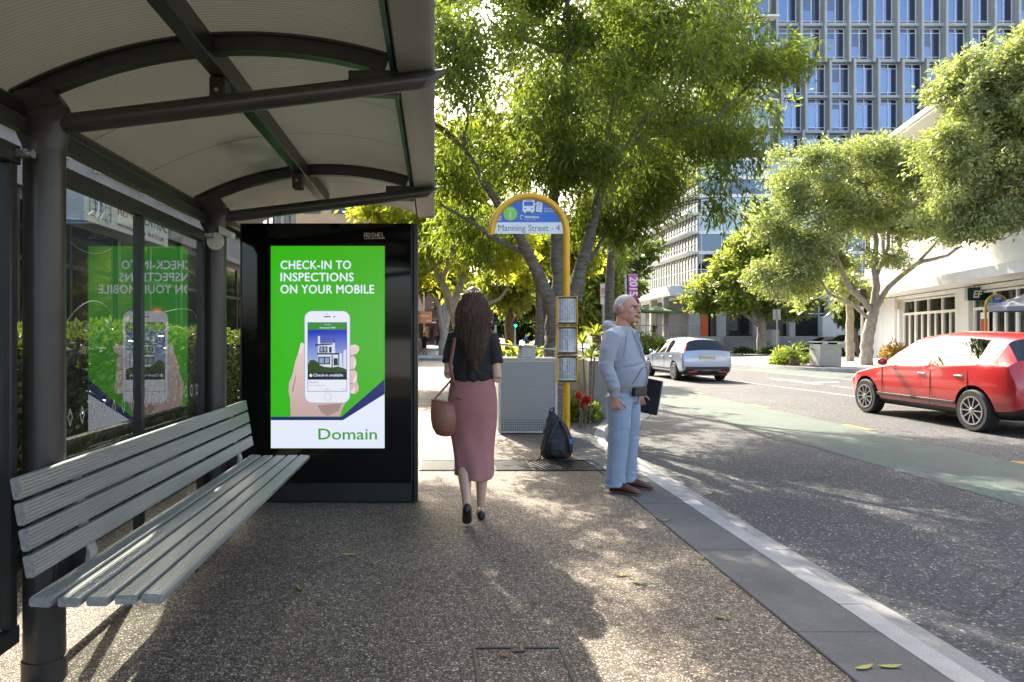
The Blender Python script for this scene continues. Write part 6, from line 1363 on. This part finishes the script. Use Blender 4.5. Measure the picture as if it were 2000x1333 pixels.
def head(mb, c, sc=1.0, M=Matrix.Identity(3)):
    """c = centre of the skull; faces -Y before M"""
    c = Vector(c)
    def e(p,r): mb.ell(c+M @ (Vector(p)*sc),tuple(x*sc for x in r),16,12,0,M)
    e((0,.006,.0),(.077,.097,.100)); e((0,-.03,-.06),(.064,.068,.075)); e((0,-.055,-.100),(.045,.042,.036)); e((0,-.078,-.117),(.024,.020,.018))
    e((0,-.094,.012),(.052,.014,.014)); e((0,-.098,-.018),(.011,.016,.030)); e((0,-.112,-.038),(.0155,.017,.013)); e((-.010,-.103,-.043),(.010,.012,.009)); e((.010,-.103,-.043),(.010,.012,.009))
    e((-.036,-.058,-.042),(.027,.030,.030)); e((.036,-.058,-.042),(.027,.030,.030)); e((0,-.094,-.071),(.026,.013,.0075)); e((0,-.091,-.083),(.023,.013,.008))
    for x in (-1,1): e((x*.078,.012,-.022),(.010,.022,.034)); e((x*.081,.022,-.012),(.009,.014,.022)); e((x*.040,-.012,-.082),(.026,.048,.034))
def face_detail(me, c, sc, M, mats):
    """sink the eye sockets"""
    Mi = M.inverted()
    for v in me.vertices:
        q = Mi @ (v.co-Vector(c))/sc
        if q.y < -.05 and abs(q.z) < .06:
            for x in (-.031,.031):
                g = math.exp(-(((q.x-x)/.017)**2+((q.z+.012)/.011)**2)); v.co += M @ Vector((0,.016*sc*g,0))
def eyes(c, sc, M, parent):
    c = Vector(c)
    for x in (-.031,.031):
        mb = MB(); mb.ell(c+M @ (Vector((x,-.073,-.013))*sc),.0125*sc,12,8); e_ = mb.build('eye',M_eye,parent)
        mb = MB(); mb.ell(c+M @ (Vector((x,-.0825,-.013))*sc),.0062*sc,10,6); mb.build('iris',M_iris,e_)
        mb = MB(); mb.tube([c+M @ (Vector((x-.019,-.083,-.003))*sc),c+M @ (Vector((x,-.0905,-.0035))*sc),c+M @ (Vector((x+.019,-.083,-.006))*sc)],[.003*sc,.0045*sc,.003*sc],6); mb.build('eyelid',mat('lash_and_lid_shade',(.10,.05,.04),.7),parent)  # dark lid line: lashes with the eyelid's shadow painted in
def _sk(): return M_skin
# --- the man --------------------------------------------------------
mx_,my_ = 1.71,6.22; MRZ = rad(51)
man = thing('person','white haired man in a pale grey hoodie and light blue jeans standing at the kerb','person',(mx_,my_,.004),MRZ); man.scale = (1.02,1.03,1.0)
HM = Matrix.Rotation(rad(-2),3,'Z') @ Matrix.Rotation(rad(2),3,'X'); HC = (0,-.035,1.665); HS = 1.09
mb = MB(); head(mb,HC,HS,HM)
mb.rings([(0,.015,1.40,.075,.070),(0,.005,1.47,.066,.066),(0,-.012,1.54,.062,.066),(0,-.02,1.60,.055,.06)])
mb.rings([(0,0,.86,.13,.10),(0,-.02,1.0,.16,.13),(0,-.015,1.2,.17,.12),(0,0,1.36,.18,.09),(0,.01,1.44,.12,.07),(0,.01,1.47,.06,.06)])
RW = Vector((-.268,-.045,.862)); LW = Vector((.278,-.03,.872))
mb.tube([(-.17,0,1.38),(-.215,.0,1.36),(-.275,.03,1.13),RW+Vector((0,.005,.02))],[.05,.052,.043,.030],10); mb.tube([(.17,0,1.38),(.215,.0,1.36),(.285,.02,1.13),LW+Vector((0,.01,.02))],[.05,.052,.043,.030],10)
hand(mb,RW,(.02,-.10,-1),(1,.05,0),(.05,-1,0),1.05,.98); hand(mb,LW,(.05,-.25,-1),(.95,.15,0),(.1,-1,.2),.65,.96)
for s_ in (-1,1):
    mb.tube([(s_*.09,0,.90),(s_*.105,-.01,.5),(s_*.12,.02,.09)],[.085,.055,.04],10); mb.tube([(s_*.12,.04,.05),(s_*.125,-.05,.05),(s_*.14,-.14,.035)],[.035,.036,.028],8)
me = remesh(mb,.0042,5,.5); face_detail(me,HC,HS,HM,None); HMi = HM.inverted()
def man_fn(co,nn):
    q = HMi @ (co-Vector(HC))/HS
    if -.092 < q.z < -.067 and q.y < -.088 and abs(q.x) < .025: return 1
    return 0
body = obj_from(me,'body',[M_skin,M_lip],man,man_fn); eyes(HC,HS,HM,body)
# cropped hair: a thin cap lifted off the skull
def scalp(me,c,sc,M,cond,lift,name,material,parent):
    Mi = M.inverted(); keep=[]
    for p in me.polygons:
        if cond(Mi @ (p.center-Vector(c))/sc): keep.append(tuple(p.vertices))
    used = sorted({i for f in keep for i in f}); mp={a:b for b,a in enumerate(used)}
    V = [me.vertices[i].co+me.vertices[i].normal*lift for i in used]; m2 = bpy.data.meshes.new(name); m2.from_pydata([tuple(v) for v in V],[],[tuple(mp[i] for i in f) for f in keep]); m2.materials.append(material); m2.polygons.foreach_set('use_smooth',[True]*len(keep))
    o = bpy.data.objects.new(name,m2); COL.objects.link(o); o.parent = parent; s = o.modifiers.new('s','SOLIDIFY'); s.thickness = lift; return o
def man_hair(q):
    if q.z < -.075: return False
    line = .076 if q.y < -.045 else (.076-(q.y+.045)*1.45 if q.y < .0 else (.01-.6*q.y if q.y < .03 else -.008-1.2*(q.y-.03)))
    if abs(q.x) > .070 and q.z < .0 and q.y < .034: return False
    return q.z > line+.012*mnoise.noise(q*60)+.016*mnoise.noise(q*170)
scalp(me,HC,HS,HM,man_hair,.0016,'hair',M_whair,man)
mb = MB()
for x in (-.031,.031): mb.tube([Vector(HC)+HM @ (Vector((x-.02,-.088,.010))*HS),Vector(HC)+HM @ (Vector((x,-.104,.017))*HS),Vector(HC)+HM @ (Vector((x+.02,-.088,.011))*HS)],[.002,.004,.002],6)
mb.build('eyebrows',mat('grey_brow',(.20,.16,.14),.8),man)
mb = MB(); mb.tube([Vector(HC)+HM @ (Vector((x,y,z))*HS) for x,y,z in ((-.026,-.092,-.078),(-.010,-.1065,-.0775),(.010,-.1065,-.0775),(.026,-.092,-.078))],.0022,6); mb.build('mouth_line',mat('mouth_dark',(.12,.035,.03),.6),body)
# hoodie
M_hood = mat('grey_fleece',(.295,.305,.335),.9,var=.07,vscale=60,bump=.25,bscale=220,sheen=.3); M_rib = mat('ribbed_cuff',(.265,.275,.31),.9,var=.08,vscale=50)
mb = MB()
mb.rings([(0,-.02,.925,.178,.150),(0,-.032,.95,.196,.172),(0,-.040,1.02,.206,.180),(0,-.042,1.10,.209,.180),(0,-.028,1.20,.206,.160),(0,-.012,1.30,.208,.142),(0,.0,1.38,.200,.120),(0,.008,1.44,.165,.105),(0,.012,1.485,.105,.085)],24)
for s_,W_,eb in ((-1,RW,(-.280,.030,1.13)),(1,LW,(.300,.03,1.13))):
    w_ = W_+Vector((0,.0,.035)); mb.tube([(s_*.13,.005,1.40),(s_*.20,.005,1.385),(s_*.252,.02,1.28),eb,(Vector(eb)+w_)/2+Vector((s_*.005,-.01,0)),w_+Vector((0,0,.03))],[.083,.084,.074,.064,.062,.056],16)
# hood lying round the neck
ring = []; rr = []
for i in range(15):
    a = rad(-62-304*i/14+360) ; a = rad(-58+ (360-64)*i/14 -0)
    a = rad(-60+300*i/14); x = .098*math.cos(a); y = .098*math.sin(a)+.01; back = max(0,math.sin(a)); ring.append((x,y+.035*back,1.475-.035*(1-back)*(1 if y<0 else .5)+.028*back)); rr.append(.028+.016*back)
mb.tube(ring,rr,12); mb.ell((0,.105,1.425),(.125,.052,.085),14,10)
hm = remesh(mb,.0085,4,.5)
def hood_d(c_):
    k = mnoise.noise(Vector((c_.x*9,c_.y*9,c_.z*20)))*.0030+mnoise.noise(c_*28)*.0008
    if abs(c_.x) > .20 and c_.z < 1.2: k += .0022*math.sin(c_.z*95+c_.x*20+4*mnoise.noise(c_*9))
    if c_.y < .05 and c_.x < .10 and abs(c_.x) < .2: k -= .012*math.exp(-((c_.z-1.115-.25*max(0,c_.x+.2))/.010)**2)
    return k
displace(hm,hood_d)
hoodie = obj_from(hm,'hoodie',[M_hood],man)
mb = MB()
for s_,W_ in ((-1,RW),(1,LW)): mb = MB(); mb.tube([W_+Vector((0,.0,.075)),W_+Vector((0,0,.04)),W_+Vector((0,-.003,.0))],[.050,.044,.040],16); mb.build('cuff',M_rib,hoodie)
mb = MB(); mb.rings([(0,-.022,.895,.170,.142),(0,-.022,.905,.180,.150),(0,-.024,.94,.186,.157)],28); mb.build('waistband',M_rib,hoodie)
def front(x,z):    # y on the hoodie's front
    import bisect
    T=[(.92,-.170),(.95,-.203),(1.02,-.222),(1.10,-.224),(1.20,-.190),(1.30,-.156),(1.38,-.122),(1.44,-.10),(1.49,-.085)]
    for (z0,y0),(z1,y1) in zip(T,T[1:]):
        if z0<=z<=z1: y=y0+(y1-y0)*(z-z0)/(z1-z0); break
    else: y = T[0][1] if z < .92 else T[-1][1]
    return y*math.sqrt(max(0,1-(x/.215)**2))*1.0-.006
M_zip = mat('zip_line',(.22,.24,.29),.6)
mb = MB(); mb.tube([(.0,front(0,z)-.001,z) for z in [.93+.045*i for i in range(12)]],.0055,6); mb.build('zip',M_zip,hoodie)
for x,l,in_ in ((-.045,1.20,.02),(.04,1.27,-.01)):
    mb = MB(); mb.tube([(x,front(x,z)-.006,z) for z in [1.44-(1.44-l)*i/7 for i in range(8)]],.0048,6); mb.build('drawstring',mat('drawstring_grey',(.20,.23,.32),.8),hoodie)
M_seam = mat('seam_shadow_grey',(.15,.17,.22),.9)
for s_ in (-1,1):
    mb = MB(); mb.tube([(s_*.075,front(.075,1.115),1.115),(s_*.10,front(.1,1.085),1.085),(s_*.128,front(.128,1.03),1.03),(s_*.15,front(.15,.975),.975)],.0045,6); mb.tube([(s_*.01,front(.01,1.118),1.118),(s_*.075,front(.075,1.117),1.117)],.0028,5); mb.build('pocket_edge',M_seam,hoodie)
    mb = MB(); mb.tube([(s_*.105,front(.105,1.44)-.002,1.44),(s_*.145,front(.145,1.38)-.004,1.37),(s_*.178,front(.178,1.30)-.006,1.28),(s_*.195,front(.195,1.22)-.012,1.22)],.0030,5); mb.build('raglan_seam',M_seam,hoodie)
# jeans
M_jean = mat('pale_denim',(.265,.325,.415),.85,var=.10,vscale=2.5,bump=.2,bscale=300)
mb = MB(); mb.rings([(0,-.01,.80,.165,.128),(0,-.012,.86,.176,.137),(0,-.016,.92,.172,.140),(0,-.018,.955,.166,.137)],24)
for s_ in (-1,1):
    mb.tube([(s_*.088,-.005,.86),(s_*.100,-.01,.74),(s_*.106,-.015,.60),(s_*.112,-.012,.46),(s_*.116,.0,.30),(s_*.119,.012,.16),(s_*.121,.015,.085),(s_*.122,.012,.045)],[(.100,.120),(.103,.112),(.094,.100),(.084,.090),(.079,.085),(.078,.084),(.082,.090),(.084,.094)],18,ref=(1,0,0))
jm = remesh(mb,.008,4,.5)
def jean_d(c_):
    w = mnoise.noise(c_*6+Vector((3,1,7))); k = mnoise.noise(Vector((c_.x*9,c_.y*9,c_.z*11+7)))*.0055+mnoise.noise(Vector((c_.x*16,c_.y*16,c_.z*6)))*.003
    if c_.z < .17: k += .0045*math.sin(c_.z*80+c_.x*50+c_.y*35+w*7)*(1-c_.z/.17)**.5
    if .44 < c_.z < .60: k += .0018*math.sin(c_.z*70+c_.y*60+c_.x*30+w*8)
    if .74 < c_.z < .88 and c_.y < 0: k += .0022*math.sin((c_.z+.9*abs(c_.x))*95+w*5)
    return k
displace(jm,jean_d)
jeans = obj_from(jm,'jeans',[M_jean],man)
mb = MB(); mb.tube([(-.196,.015,.80),(-.205,.01,.70),(-.202,.0,.56),(-.198,.0,.40),(-.199,.01,.2),(-.205,.015,.06)],.0022,5); mb.build('side_seam',mat('denim_seam',(.17,.24,.38),.9),jeans)
mb = MB(); mb.tube([(0,-.158,.93),(.002,-.156,.88),(.004,-.142,.81),(.004,-.118,.775)],.0045,5); mb.build('fly_seam',mat('denim_seam'),jeans)
for a in (200,245,290,335,25,90,150):
    mb = MB(); mb.box(-.009,.009,-.004,.004,.925,.97,M=Matrix.Translation((.172*math.cos(rad(a)),-.018+.142*math.sin(rad(a)),0)) @ Matrix.Rotation(rad(a+90),4,'Z')); mb.build('belt_loop',M_jean,jeans)
mb = MB(); mb.rings([(0,-.018,.932,.174,.144),(0,-.018,.962,.174,.144)],28); mb.build('belt',mat('brown_belt',(.06,.03,.018),.5),man)
# boat shoes
M_shoe = mat('brown_leather',(.085,.026,.016),.4,var=.3,vscale=20,bump=.1); M_sole = mat('tan_sole',(.12,.075,.05),.7); M_lace = mat('lace',(.16,.09,.05),.7)
def shoe(x,y,ang,parent):
    R_ = Matrix.Translation((x,y,0)) @ Matrix.Rotation(ang,4,'Z'); mb = MB()
    mb.loft([[R_ @ Vector((cx+rx*math.cos(q),yy,max(.016,zc+rz*math.sin(q)))) for q in [2*math.pi*j/16 for j in range(16)]] for yy,cx,rx,zc,rz in ((.095,0,.018,.04,.022),(.085,0,.034,.045,.035),(.05,0,.040,.05,.045),(.0,.0,.041,.05,.045),(-.05,.003,.044,.045,.04),(-.10,.006,.048,.036,.033),(-.145,.004,.046,.03,.025),(-.175,.0,.034,.026,.018),(-.188,0,.014,.024,.009))])
    s = mb.build('shoe',M_shoe,parent,smooth=60); mb = MB(); out = [(.034,.09),(.043,.04),(.044,-.03),(.052,-.10),(.050,-.15),(.036,-.182),(.0,-.196)]; P = out+[(-a*.95,b) for a,b in reversed(out[:-1])]+[(0,.102)]
    P=[(a,b) for a,b in P]; mb.loft([[R_ @ Vector((a,b,z)) for a,b in P] for z in (0.001,.016)]); mb.build('sole',M_sole,s,bevel=.003)
    mb = MB(); 
    for i in range(3): yy=-.045-.022*i; mb.tube([R_ @ Vector((-.022,yy,.083-.14*i*.05)),R_ @ Vector((0,yy-.006,.089-.008*i)),R_ @ Vector((.022,yy,.083-.14*i*.05))],.0032,5)
    mb.tube([R_ @ Vector((-.043,.06,.055)),R_ @ Vector((-.046,.0,.062)),R_ @ Vector((-.044,-.05,.06))],.003,5); mb.build('laces',M_lace,s)
shoe(-.125,-.035,rad(-6),man); shoe(.125,-.035,rad(6),man)
# belt pouch and folder
RMAN = Matrix.Translation(man.location) @ Matrix.Rotation(MRZ,4,'Z')
pc = thing('belt_pouch','black horizontal phone pouch clipped on the man\'s belt','pouch',RMAN @ Vector((-.045,-.175,.905)),MRZ-rad(14))
mb = MB(); mb.box(-.085,.085,-.022,.018,-.042,.042); mb.build('pouch_body',mat('black_leather',(.010,.010,.010),.35,var=.2,vscale=30),pc,bevel=.010)
mb = MB(); mb.box(-.084,.084,-.027,-.0225,-.010,.041); mb.build('flap',mat('black_leather'),pc,bevel=.004)
fo = thing('folder','black document folder held upright in the man\'s left hand','folder',RMAN @ Vector((.345,-.065,.845)),MRZ+rad(6))
mb = MB(); mb.box(-.012,.012,-.15,.10,-.17,.16,M=Matrix.Rotation(rad(10),4,'X')); mb.build('cover',mat('black_leather'),fo,bevel=.008)
mb = MB(); mb.box(-.005,.005,-.154,-.1505,-.165,.155,M=Matrix.Rotation(rad(10),4,'X')); mb.build('pages',mat('folder_pages',(.35,.33,.45),.6),fo)
# --- the woman -----------------------------------------------------
wx_,wy_ = .292,5.27
wom = thing('person','woman with long brown hair, black top and dusty pink skirt walking away','person',(wx_,wy_,0),rad(180)); wom.scale = (.90,.95,1.02)
WC = (0,-.01,1.625); WS = .98; WM = Matrix.Rotation(rad(-6),3,'X')
mb = MB(); head(mb,WC,WS,WM); mb.rings([(0,.015,1.36,.06,.06),(0,.01,1.44,.05,.05),(0,0,1.50,.047,.05),(0,-.005,1.56,.045,.05)])
mb.rings([(0,0,.88,.15,.11),(0,0,.98,.145,.10),(0,0,1.10,.125,.09),(0,0,1.25,.14,.10),(0,.005,1.36,.15,.08),(0,.01,1.41,.10,.06)])
RW2 = Vector((-.085,-.25,1.15)); LW2 = Vector((.075,-.26,1.14))
mb.tube([(-.14,.01,1.37),(-.18,.015,1.34),(-.206,.05,1.06)],[.045,.046,.041],10); mb.tube([(-.206,.05,1.06),(-.19,-.07,1.08),RW2],[.041,.038,.025],10)
mb.tube([(.14,.01,1.37),(.18,.015,1.34),(.208,.045,1.09)],[.045,.046,.041],10); mb.tube([(.208,.045,1.09),(.19,-.08,1.10),LW2],[.041,.038,.025],10)
hand(mb,RW2,(.6,-.75,.25),(.2,.5,.8),(.6,.3,.6),.7,.92); hand(mb,LW2,(-.6,-.75,.25),(-.2,.5,.8),(-.6,.3,.6),.7,.92)
# right leg planted, left leg trailing on its toes
mb.tube([(-.085,0,.90),(-.085,-.02,.50),(-.082,.0,.42),(-.078,.025,.33),(-.073,.03,.2),(-.070,.035,.09)],[.09,.058,.054,.056,.042,.034],12); mb.tube([(-.070,.052,.045),(-.070,.0,.05),(-.075,-.07,.035),(-.078,-.13,.022)],[.028,.032,.030,.018],10)
mb.tube([(.085,.0,.90),(.085,.05,.50),(.08,.115,.42),(.075,.20,.34),(.068,.28,.245),(.064,.335,.165)],[.09,.058,.055,.056,.042,.034],12); mb.tube([(.065,.31,.20),(.064,.345,.145),(.063,.33,.11)],[.036,.030,.024],10)
me = remesh(mb,.0045,3,.5); face_detail(me,WC,WS,WM,None); wbody = obj_from(me,'body',[M_skinw],wom)
# top
M_top = mat('black_knit',(.012,.0115,.0115),.85,var=.35,vscale=25,bump=.4,bscale=90,stretch=(2.5,2.5,.4)); mb = MB()
mb.rings([(.0,.004,1.035,.182,.128),(0,.004,1.06,.190,.138),(0,.002,1.14,.180,.132),(0,.0,1.25,.172,.125),(0,.002,1.34,.178,.112),(0,.008,1.40,.150,.092),(0,.012,1.44,.095,.072)],24)
for s_ in (-1,1): mb.tube([(s_*.10,.008,1.375),(s_*.155,.012,1.36),(s_*.190,.025,1.25),(s_*.206,.040,1.165)],[.066,.070,.062,.060],16)
tm = remesh(mb,.008,4,.5)
displace(tm,lambda c_: mnoise.noise(Vector((c_.x*16,c_.y*16,c_.z*5)))*.0085+(.005*math.sin(math.atan2(c_.y,c_.x)*9+c_.z*20+5*mnoise.noise(c_*6)) if c_.z < 1.12 else 0))
for v in tm.vertices:
    if v.co.z < 1.10: v.co.z -= .014*math.sin(v.co.x*9+1.2)*(1.10-v.co.z)/.07-.010
top = obj_from(tm,'top',[M_top],wom)
# skirt
M_skirt = mat('dusty_pink_cloth',(.33,.140,.128),.85,var=.10,vscale=8,bump=.25,bscale=200); SK = [(0,0,1.10,.150,.108),(0,0,1.05,.166,.116),(0,.004,.97,.182,.130),(0,.010,.88,.193,.142),(0,.010,.80,.193,.142),(0,.010,.70,.184,.138),(-.002,.020,.58,.168,.138),(-.008,.055,.46,.152,.158),(-.010,.080,.38,.146,.170),(-.010,.095,.335,.144,.176)]
n = 56; rings=[]
for i,(cx,cy,z,rx,ry) in enumerate([(a,b,c,d*1.11,e*1.04) for a,b,c,d,e in SK]):
    ring=[]
    for j in range(n):
        a = 2*math.pi*j/n; f = .0+.010*max(0,(.95-z))*math.sin(a*7+z*9)+.012*max(0,.95-z)*math.sin(a*4-z*14)
        ring.append((cx+(rx+f)*math.cos(a),cy+(ry+f)*math.sin(a),z+(.012*math.sin(a*2+.6) if i>=len(SK)-1 else 0)))
    rings.append(ring)
mb = MB(); mb.loft(rings,caps=False); sk = mb.build('skirt',M_skirt,wom,smooth=180); m_ = sk.modifiers.new('sub','SUBSURF'); m_.levels = m_.render_levels = 2; m_ = sk.modifiers.new('s','SOLIDIFY'); m_.thickness = .004
mb = MB(); mb.tube([(.012,.118,1.06),(.01,.134,.97),(.008,.154,.85),(.005,.150,.72),(-.002,.160,.58),(-.01,.19,.45)],.0022,5); mb.build('back_seam',mat('skirt_seam',(.19,.075,.07),.9),sk)
# ballet flats
M_flat = mat('black_flats',(.010,.010,.011),.45); 
mb = MB(); mb.loft([[(cx+rx*math.cos(q),yy,max(.002,zc+rz*math.sin(q))) for q in [2*math.pi*j/16 for j in range(16)]] for yy,cx,rx,zc,rz in ((.088,-.070,.014,.035,.028),(.078,-.070,.029,.036,.034),(.05,-.070,.034,.032,.030),(.0,-.071,.035,.024,.026),(-.06,-.075,.039,.024,.026),(-.11,-.078,.036,.022,.022),(-.145,-.078,.022,.018,.014),(-.155,-.078,.008,.016,.006))]); mb.build('shoe',M_flat,wom,smooth=60)
A = Vector((.064,.372,.150)); B_ = Vector((.060,.232,.036)); dd = (B_-A).normalized(); up_ = Vector((1,0,0)); nn = dd.cross(up_)
if nn.y < 0: nn = -nn
mb = MB(); rings=[]
for t_,w_,h_ in ((-.20,.012,.012),(-.14,.032,.034),(.0,.038,.040),(.35,.038,.042),(.62,.040,.042),(.85,.042,.036),(1.0,.040,.03),(1.15,.024,.018),(1.22,.006,.004)):
    p = A.lerp(B_,t_) if t_ <= 1 else B_+Vector((0,-.9,-.05)).normalized()*(t_-1)*.22; rings.append([p+up_*w_*math.cos(q)+nn*h_*math.sin(q) for q in [2*math.pi*j/14 for j in range(14)]])
mb.loft(rings); mb.build('shoe',M_flat,wom,smooth=60)
# hair: cap plus long wavy locks
M_hair = mat('brown_hair',(.022,.012,.008),.42,color2=(.165,.086,.048),vscale=22,stretch=(2.5,2.5,.3),spec=.35); rng = np.random.default_rng(77); mb = MB(); c = Vector(WC)
mb.ell(c+Vector((0,.022,.012)),(.090,.104,.108),20,14); mb.ell(c+Vector((0,.085,-.10)),(.128,.050,.16),18,12); mb.ell(c+Vector((.01,.10,-.225)),(.128,.045,.13),18,12)
hm_ = remesh(mb,.01,6,.5)
displace(hm_,lambda c_: mnoise.noise(Vector((c_.x*38,c_.y*38,c_.z*5)))*.004+mnoise.noise(Vector((c_.x*14,c_.y*14,c_.z*7)))*.008)
hair = obj_from(hm_,'hair',[M_hair],wom)
mb = MB()
for i in range(1500):
    a = rad(rng.uniform(-20,200)); sx_ = math.cos(a); sy_ = math.sin(a); z0 = rng.uniform(1.60,1.715); rr0 = math.sqrt(max(.05,1-((z0-1.637)/.112)**2)); p0 = Vector((sx_*.092*rr0,.012+max(-.2,sy_)*.108*rr0,z0))
    L_ = rng.uniform(.30,.56)*(1-.25*abs(sx_)) ; ph = rng.uniform(0,6.28); am = rng.uniform(.004,.020); fr = rng.uniform(9,16); spread_ = rng.uniform(.55,1.0); pts=[];rs=[]; bend = rng.uniform(.02,.06); lw = rng.uniform(.0014,.0036)
    for k in range(15):
        s = k/14; z = z0-L_*s; wid = .092*rr0+(  .155*spread_-.092*rr0)*min(1,s*1.9); wid *= (1-.55*max(0,s-.55)/.45)
        x = sx_*wid+am*min(1,s*2.2)*math.sin(fr*s*1.3+ph)-.02*max(0,s-.4); y = p0.y+(.075+.055*max(0,sy_)-p0.y*.35)*min(1,s*1.4)+am*.8*math.cos(fr*s*1.3+ph)+bend*.3*s
        pts.append((x,y,z)); rs.append((lw if k else .002)*(1-.75*s**3))
    mb.tube(pts,rs,4,sq=.6)
mb.build('hair_locks',M_hair,hair,smooth=180)
# shoulder bag
bag = thing('handbag','tan pink leather bucket bag swinging from the woman\'s left shoulder','handbag',(.075,5.20,.64),rad(-12)); M_lea = mat('pink_tan_leather',(.25,.095,.062),.42,var=.12,vscale=14,bump=.08)
mb = MB(); mb.loft([[(cx+rx*math.cos(q),ry*math.sin(q),z+dz*math.cos(q)) for q in [2*math.pi*j/28 for j in range(28)]] for cx,z,rx,ry,dz in ((.01,.0,.035,.03,0),(.008,.012,.072,.05,0),(.005,.06,.098,.062,0),(.0,.13,.108,.066,0),(-.004,.19,.104,.058,-.004),(-.008,.235,.096,.042,-.010),(-.010,.262,.092,.030,-.016))]); o = mb.build('bag_body',M_lea,bag,smooth=70)
mb = MB(); mb.tube([(-.010+.093*math.cos(q),.031*math.sin(q),.262-.016*math.cos(q)) for q in [2*math.pi*j/28 for j in range(29)]],.005,6); mb.build('rim',mat('leather_edge',(.20,.085,.06),.5),bag)
Sh = Vector((wx_-.130,wy_-.005,1.478))-Vector(bag.location); Rz = Matrix.Rotation(rad(12),3,'Z'); Sh = Rz @ Sh
bk = Rz @ (Vector((wx_-.143,wy_-.095,1.36))-Vector(bag.location)); bk2 = Rz @ (Vector((wx_-.175,wy_-.125,1.18))-Vector(bag.location)); fr2 = Rz @ (Vector((wx_-.14,wy_+.11,1.32))-Vector(bag.location))
mb = MB(); mb.tube([(.085,.0,.27),(.088,.0,.38),bk2+Vector((.02,.02,-.12)),bk2,bk,Sh,Rz @ (Vector((wx_-.13,wy_+.07,1.44))-Vector(bag.location)),fr2,(.06,.10,.45),(-.06,.02,.30),(-.09,.0,.262)],[.008,.008,.012,.013,.013,.013,.013,.012,.01,.008,.008],6,sq=.3,ref=(1,0,0)); mb.build('strap',M_lea,bag)
mb = MB(); mb.tube([(.085,-.01,.275),(.088,-.015,.30),(.10,-.02,.295),(.13,-.03,.285)],.006,6); mb.build('buckle_tab',mat('leather_edge'),bag)
# --- small people down the street ---------------------------------------
def walker(label,loc,rz,topc,legc,h=1.7,stride=.18,skirt=False,hairc=(.03,.02,.015)):
    t = thing('person',label,'person',loc,rz,None); k = h/1.75; mb = MB(); head(mb,(0,-.01,1.64*k),k)
    mb.rings([(0,.01,1.40*k,.06,.06),(0,0,1.55*k,.05,.05)]); mb.rings([(0,0,.84*k,.15,.11),(0,0,.98*k,.15,.11),(0,0,1.12*k,.14,.10),(0,0,1.32*k,.185,.11),(0,0,1.42*k,.13,.08),(0,0,1.47*k,.05,.05)])
    for s_ in (-1,1):
        mb.tube([(s_*.18,0,1.38*k),(s_*.235,.03*s_,1.12*k),(s_*.225,-.06-.10*s_,.90*k)],[.058,.047,.034],8); hand(mb,(s_*.225,-.065-.10*s_,.885*k),(0,-.15,-1),(-s_,0,0),(0,-1,0),.5,.95)
        y1 = s_*stride; mb.tube([(s_*.09,0,.88*k),(s_*.095,-.04+y1*.45,.48*k),(s_*.09,y1+.02,.09)],[.095,.066,.045],8); mb.tube([(s_*.09,y1+.05,.045),(s_*.09,y1-.06,.04),(s_*.095,y1-.15,.03)],[.036,.038,.028],8)
    if skirt: mb.rings([(0,0,.98*k,.155,.115),(0,0,.8*k,.19,.14),(0,.0,.5*k,.185,.16)])
    me = remesh(mb,.012,2,.4)
    def fn(co,nn):
        z = co.z/k
        if z > 1.46: return 3 if (z > 1.70 or (co.y > .015 and z > 1.55)) else 0
        if z < .10: return 4
        if abs(co.x) > .195 and z < .93: return 0
        if z < .95: return 2 if (not skirt or z > .5) else 0
        return 1
    b = obj_from(me,'body',[M_skin,mat('cloth_%s'%str(topc),topc,.85),mat('cloth_%s'%str(legc),legc,.85),mat('hair_%s'%str(hairc),hairc,.6),M_flat],t,fn); return t
walker('distant pedestrian in a black dress standing under the orange sign',(X_at(829,52),52,0),rad(150),(.012,.012,.013),(.012,.012,.013),1.68,.05,True)
walker('distant pedestrian in a dark suit walking up the far footpath',(X_at(855,72),72,0),0,(.02,.03,.09),(.015,.015,.02),1.8,.18)
walker('distant pedestrian in a red top behind the man in the dark suit',(X_at(851.5,80),80,0),rad(180),(.35,.03,.04),(.3,.3,.3),1.7,.15)
walker('distant pedestrian in a blue top above the ferns, right of the green light',(X_at(1027,92),92,ROADZ),rad(30),(.05,.12,.35),(.02,.02,.03),1.75,.15)
walker('distant pedestrian in a pale shirt beside the dark lamp post',(X_at(1066,88),88,ROADZ),rad(-60),(.6,.55,.5),(.02,.02,.02),1.75,.2)
walker('cafe customer in dark clothes behind the terrace rail',(X_at(1284,66),67.0,1.376),rad(-40),(.02,.02,.02),(.02,.02,.02),1.35,.02)
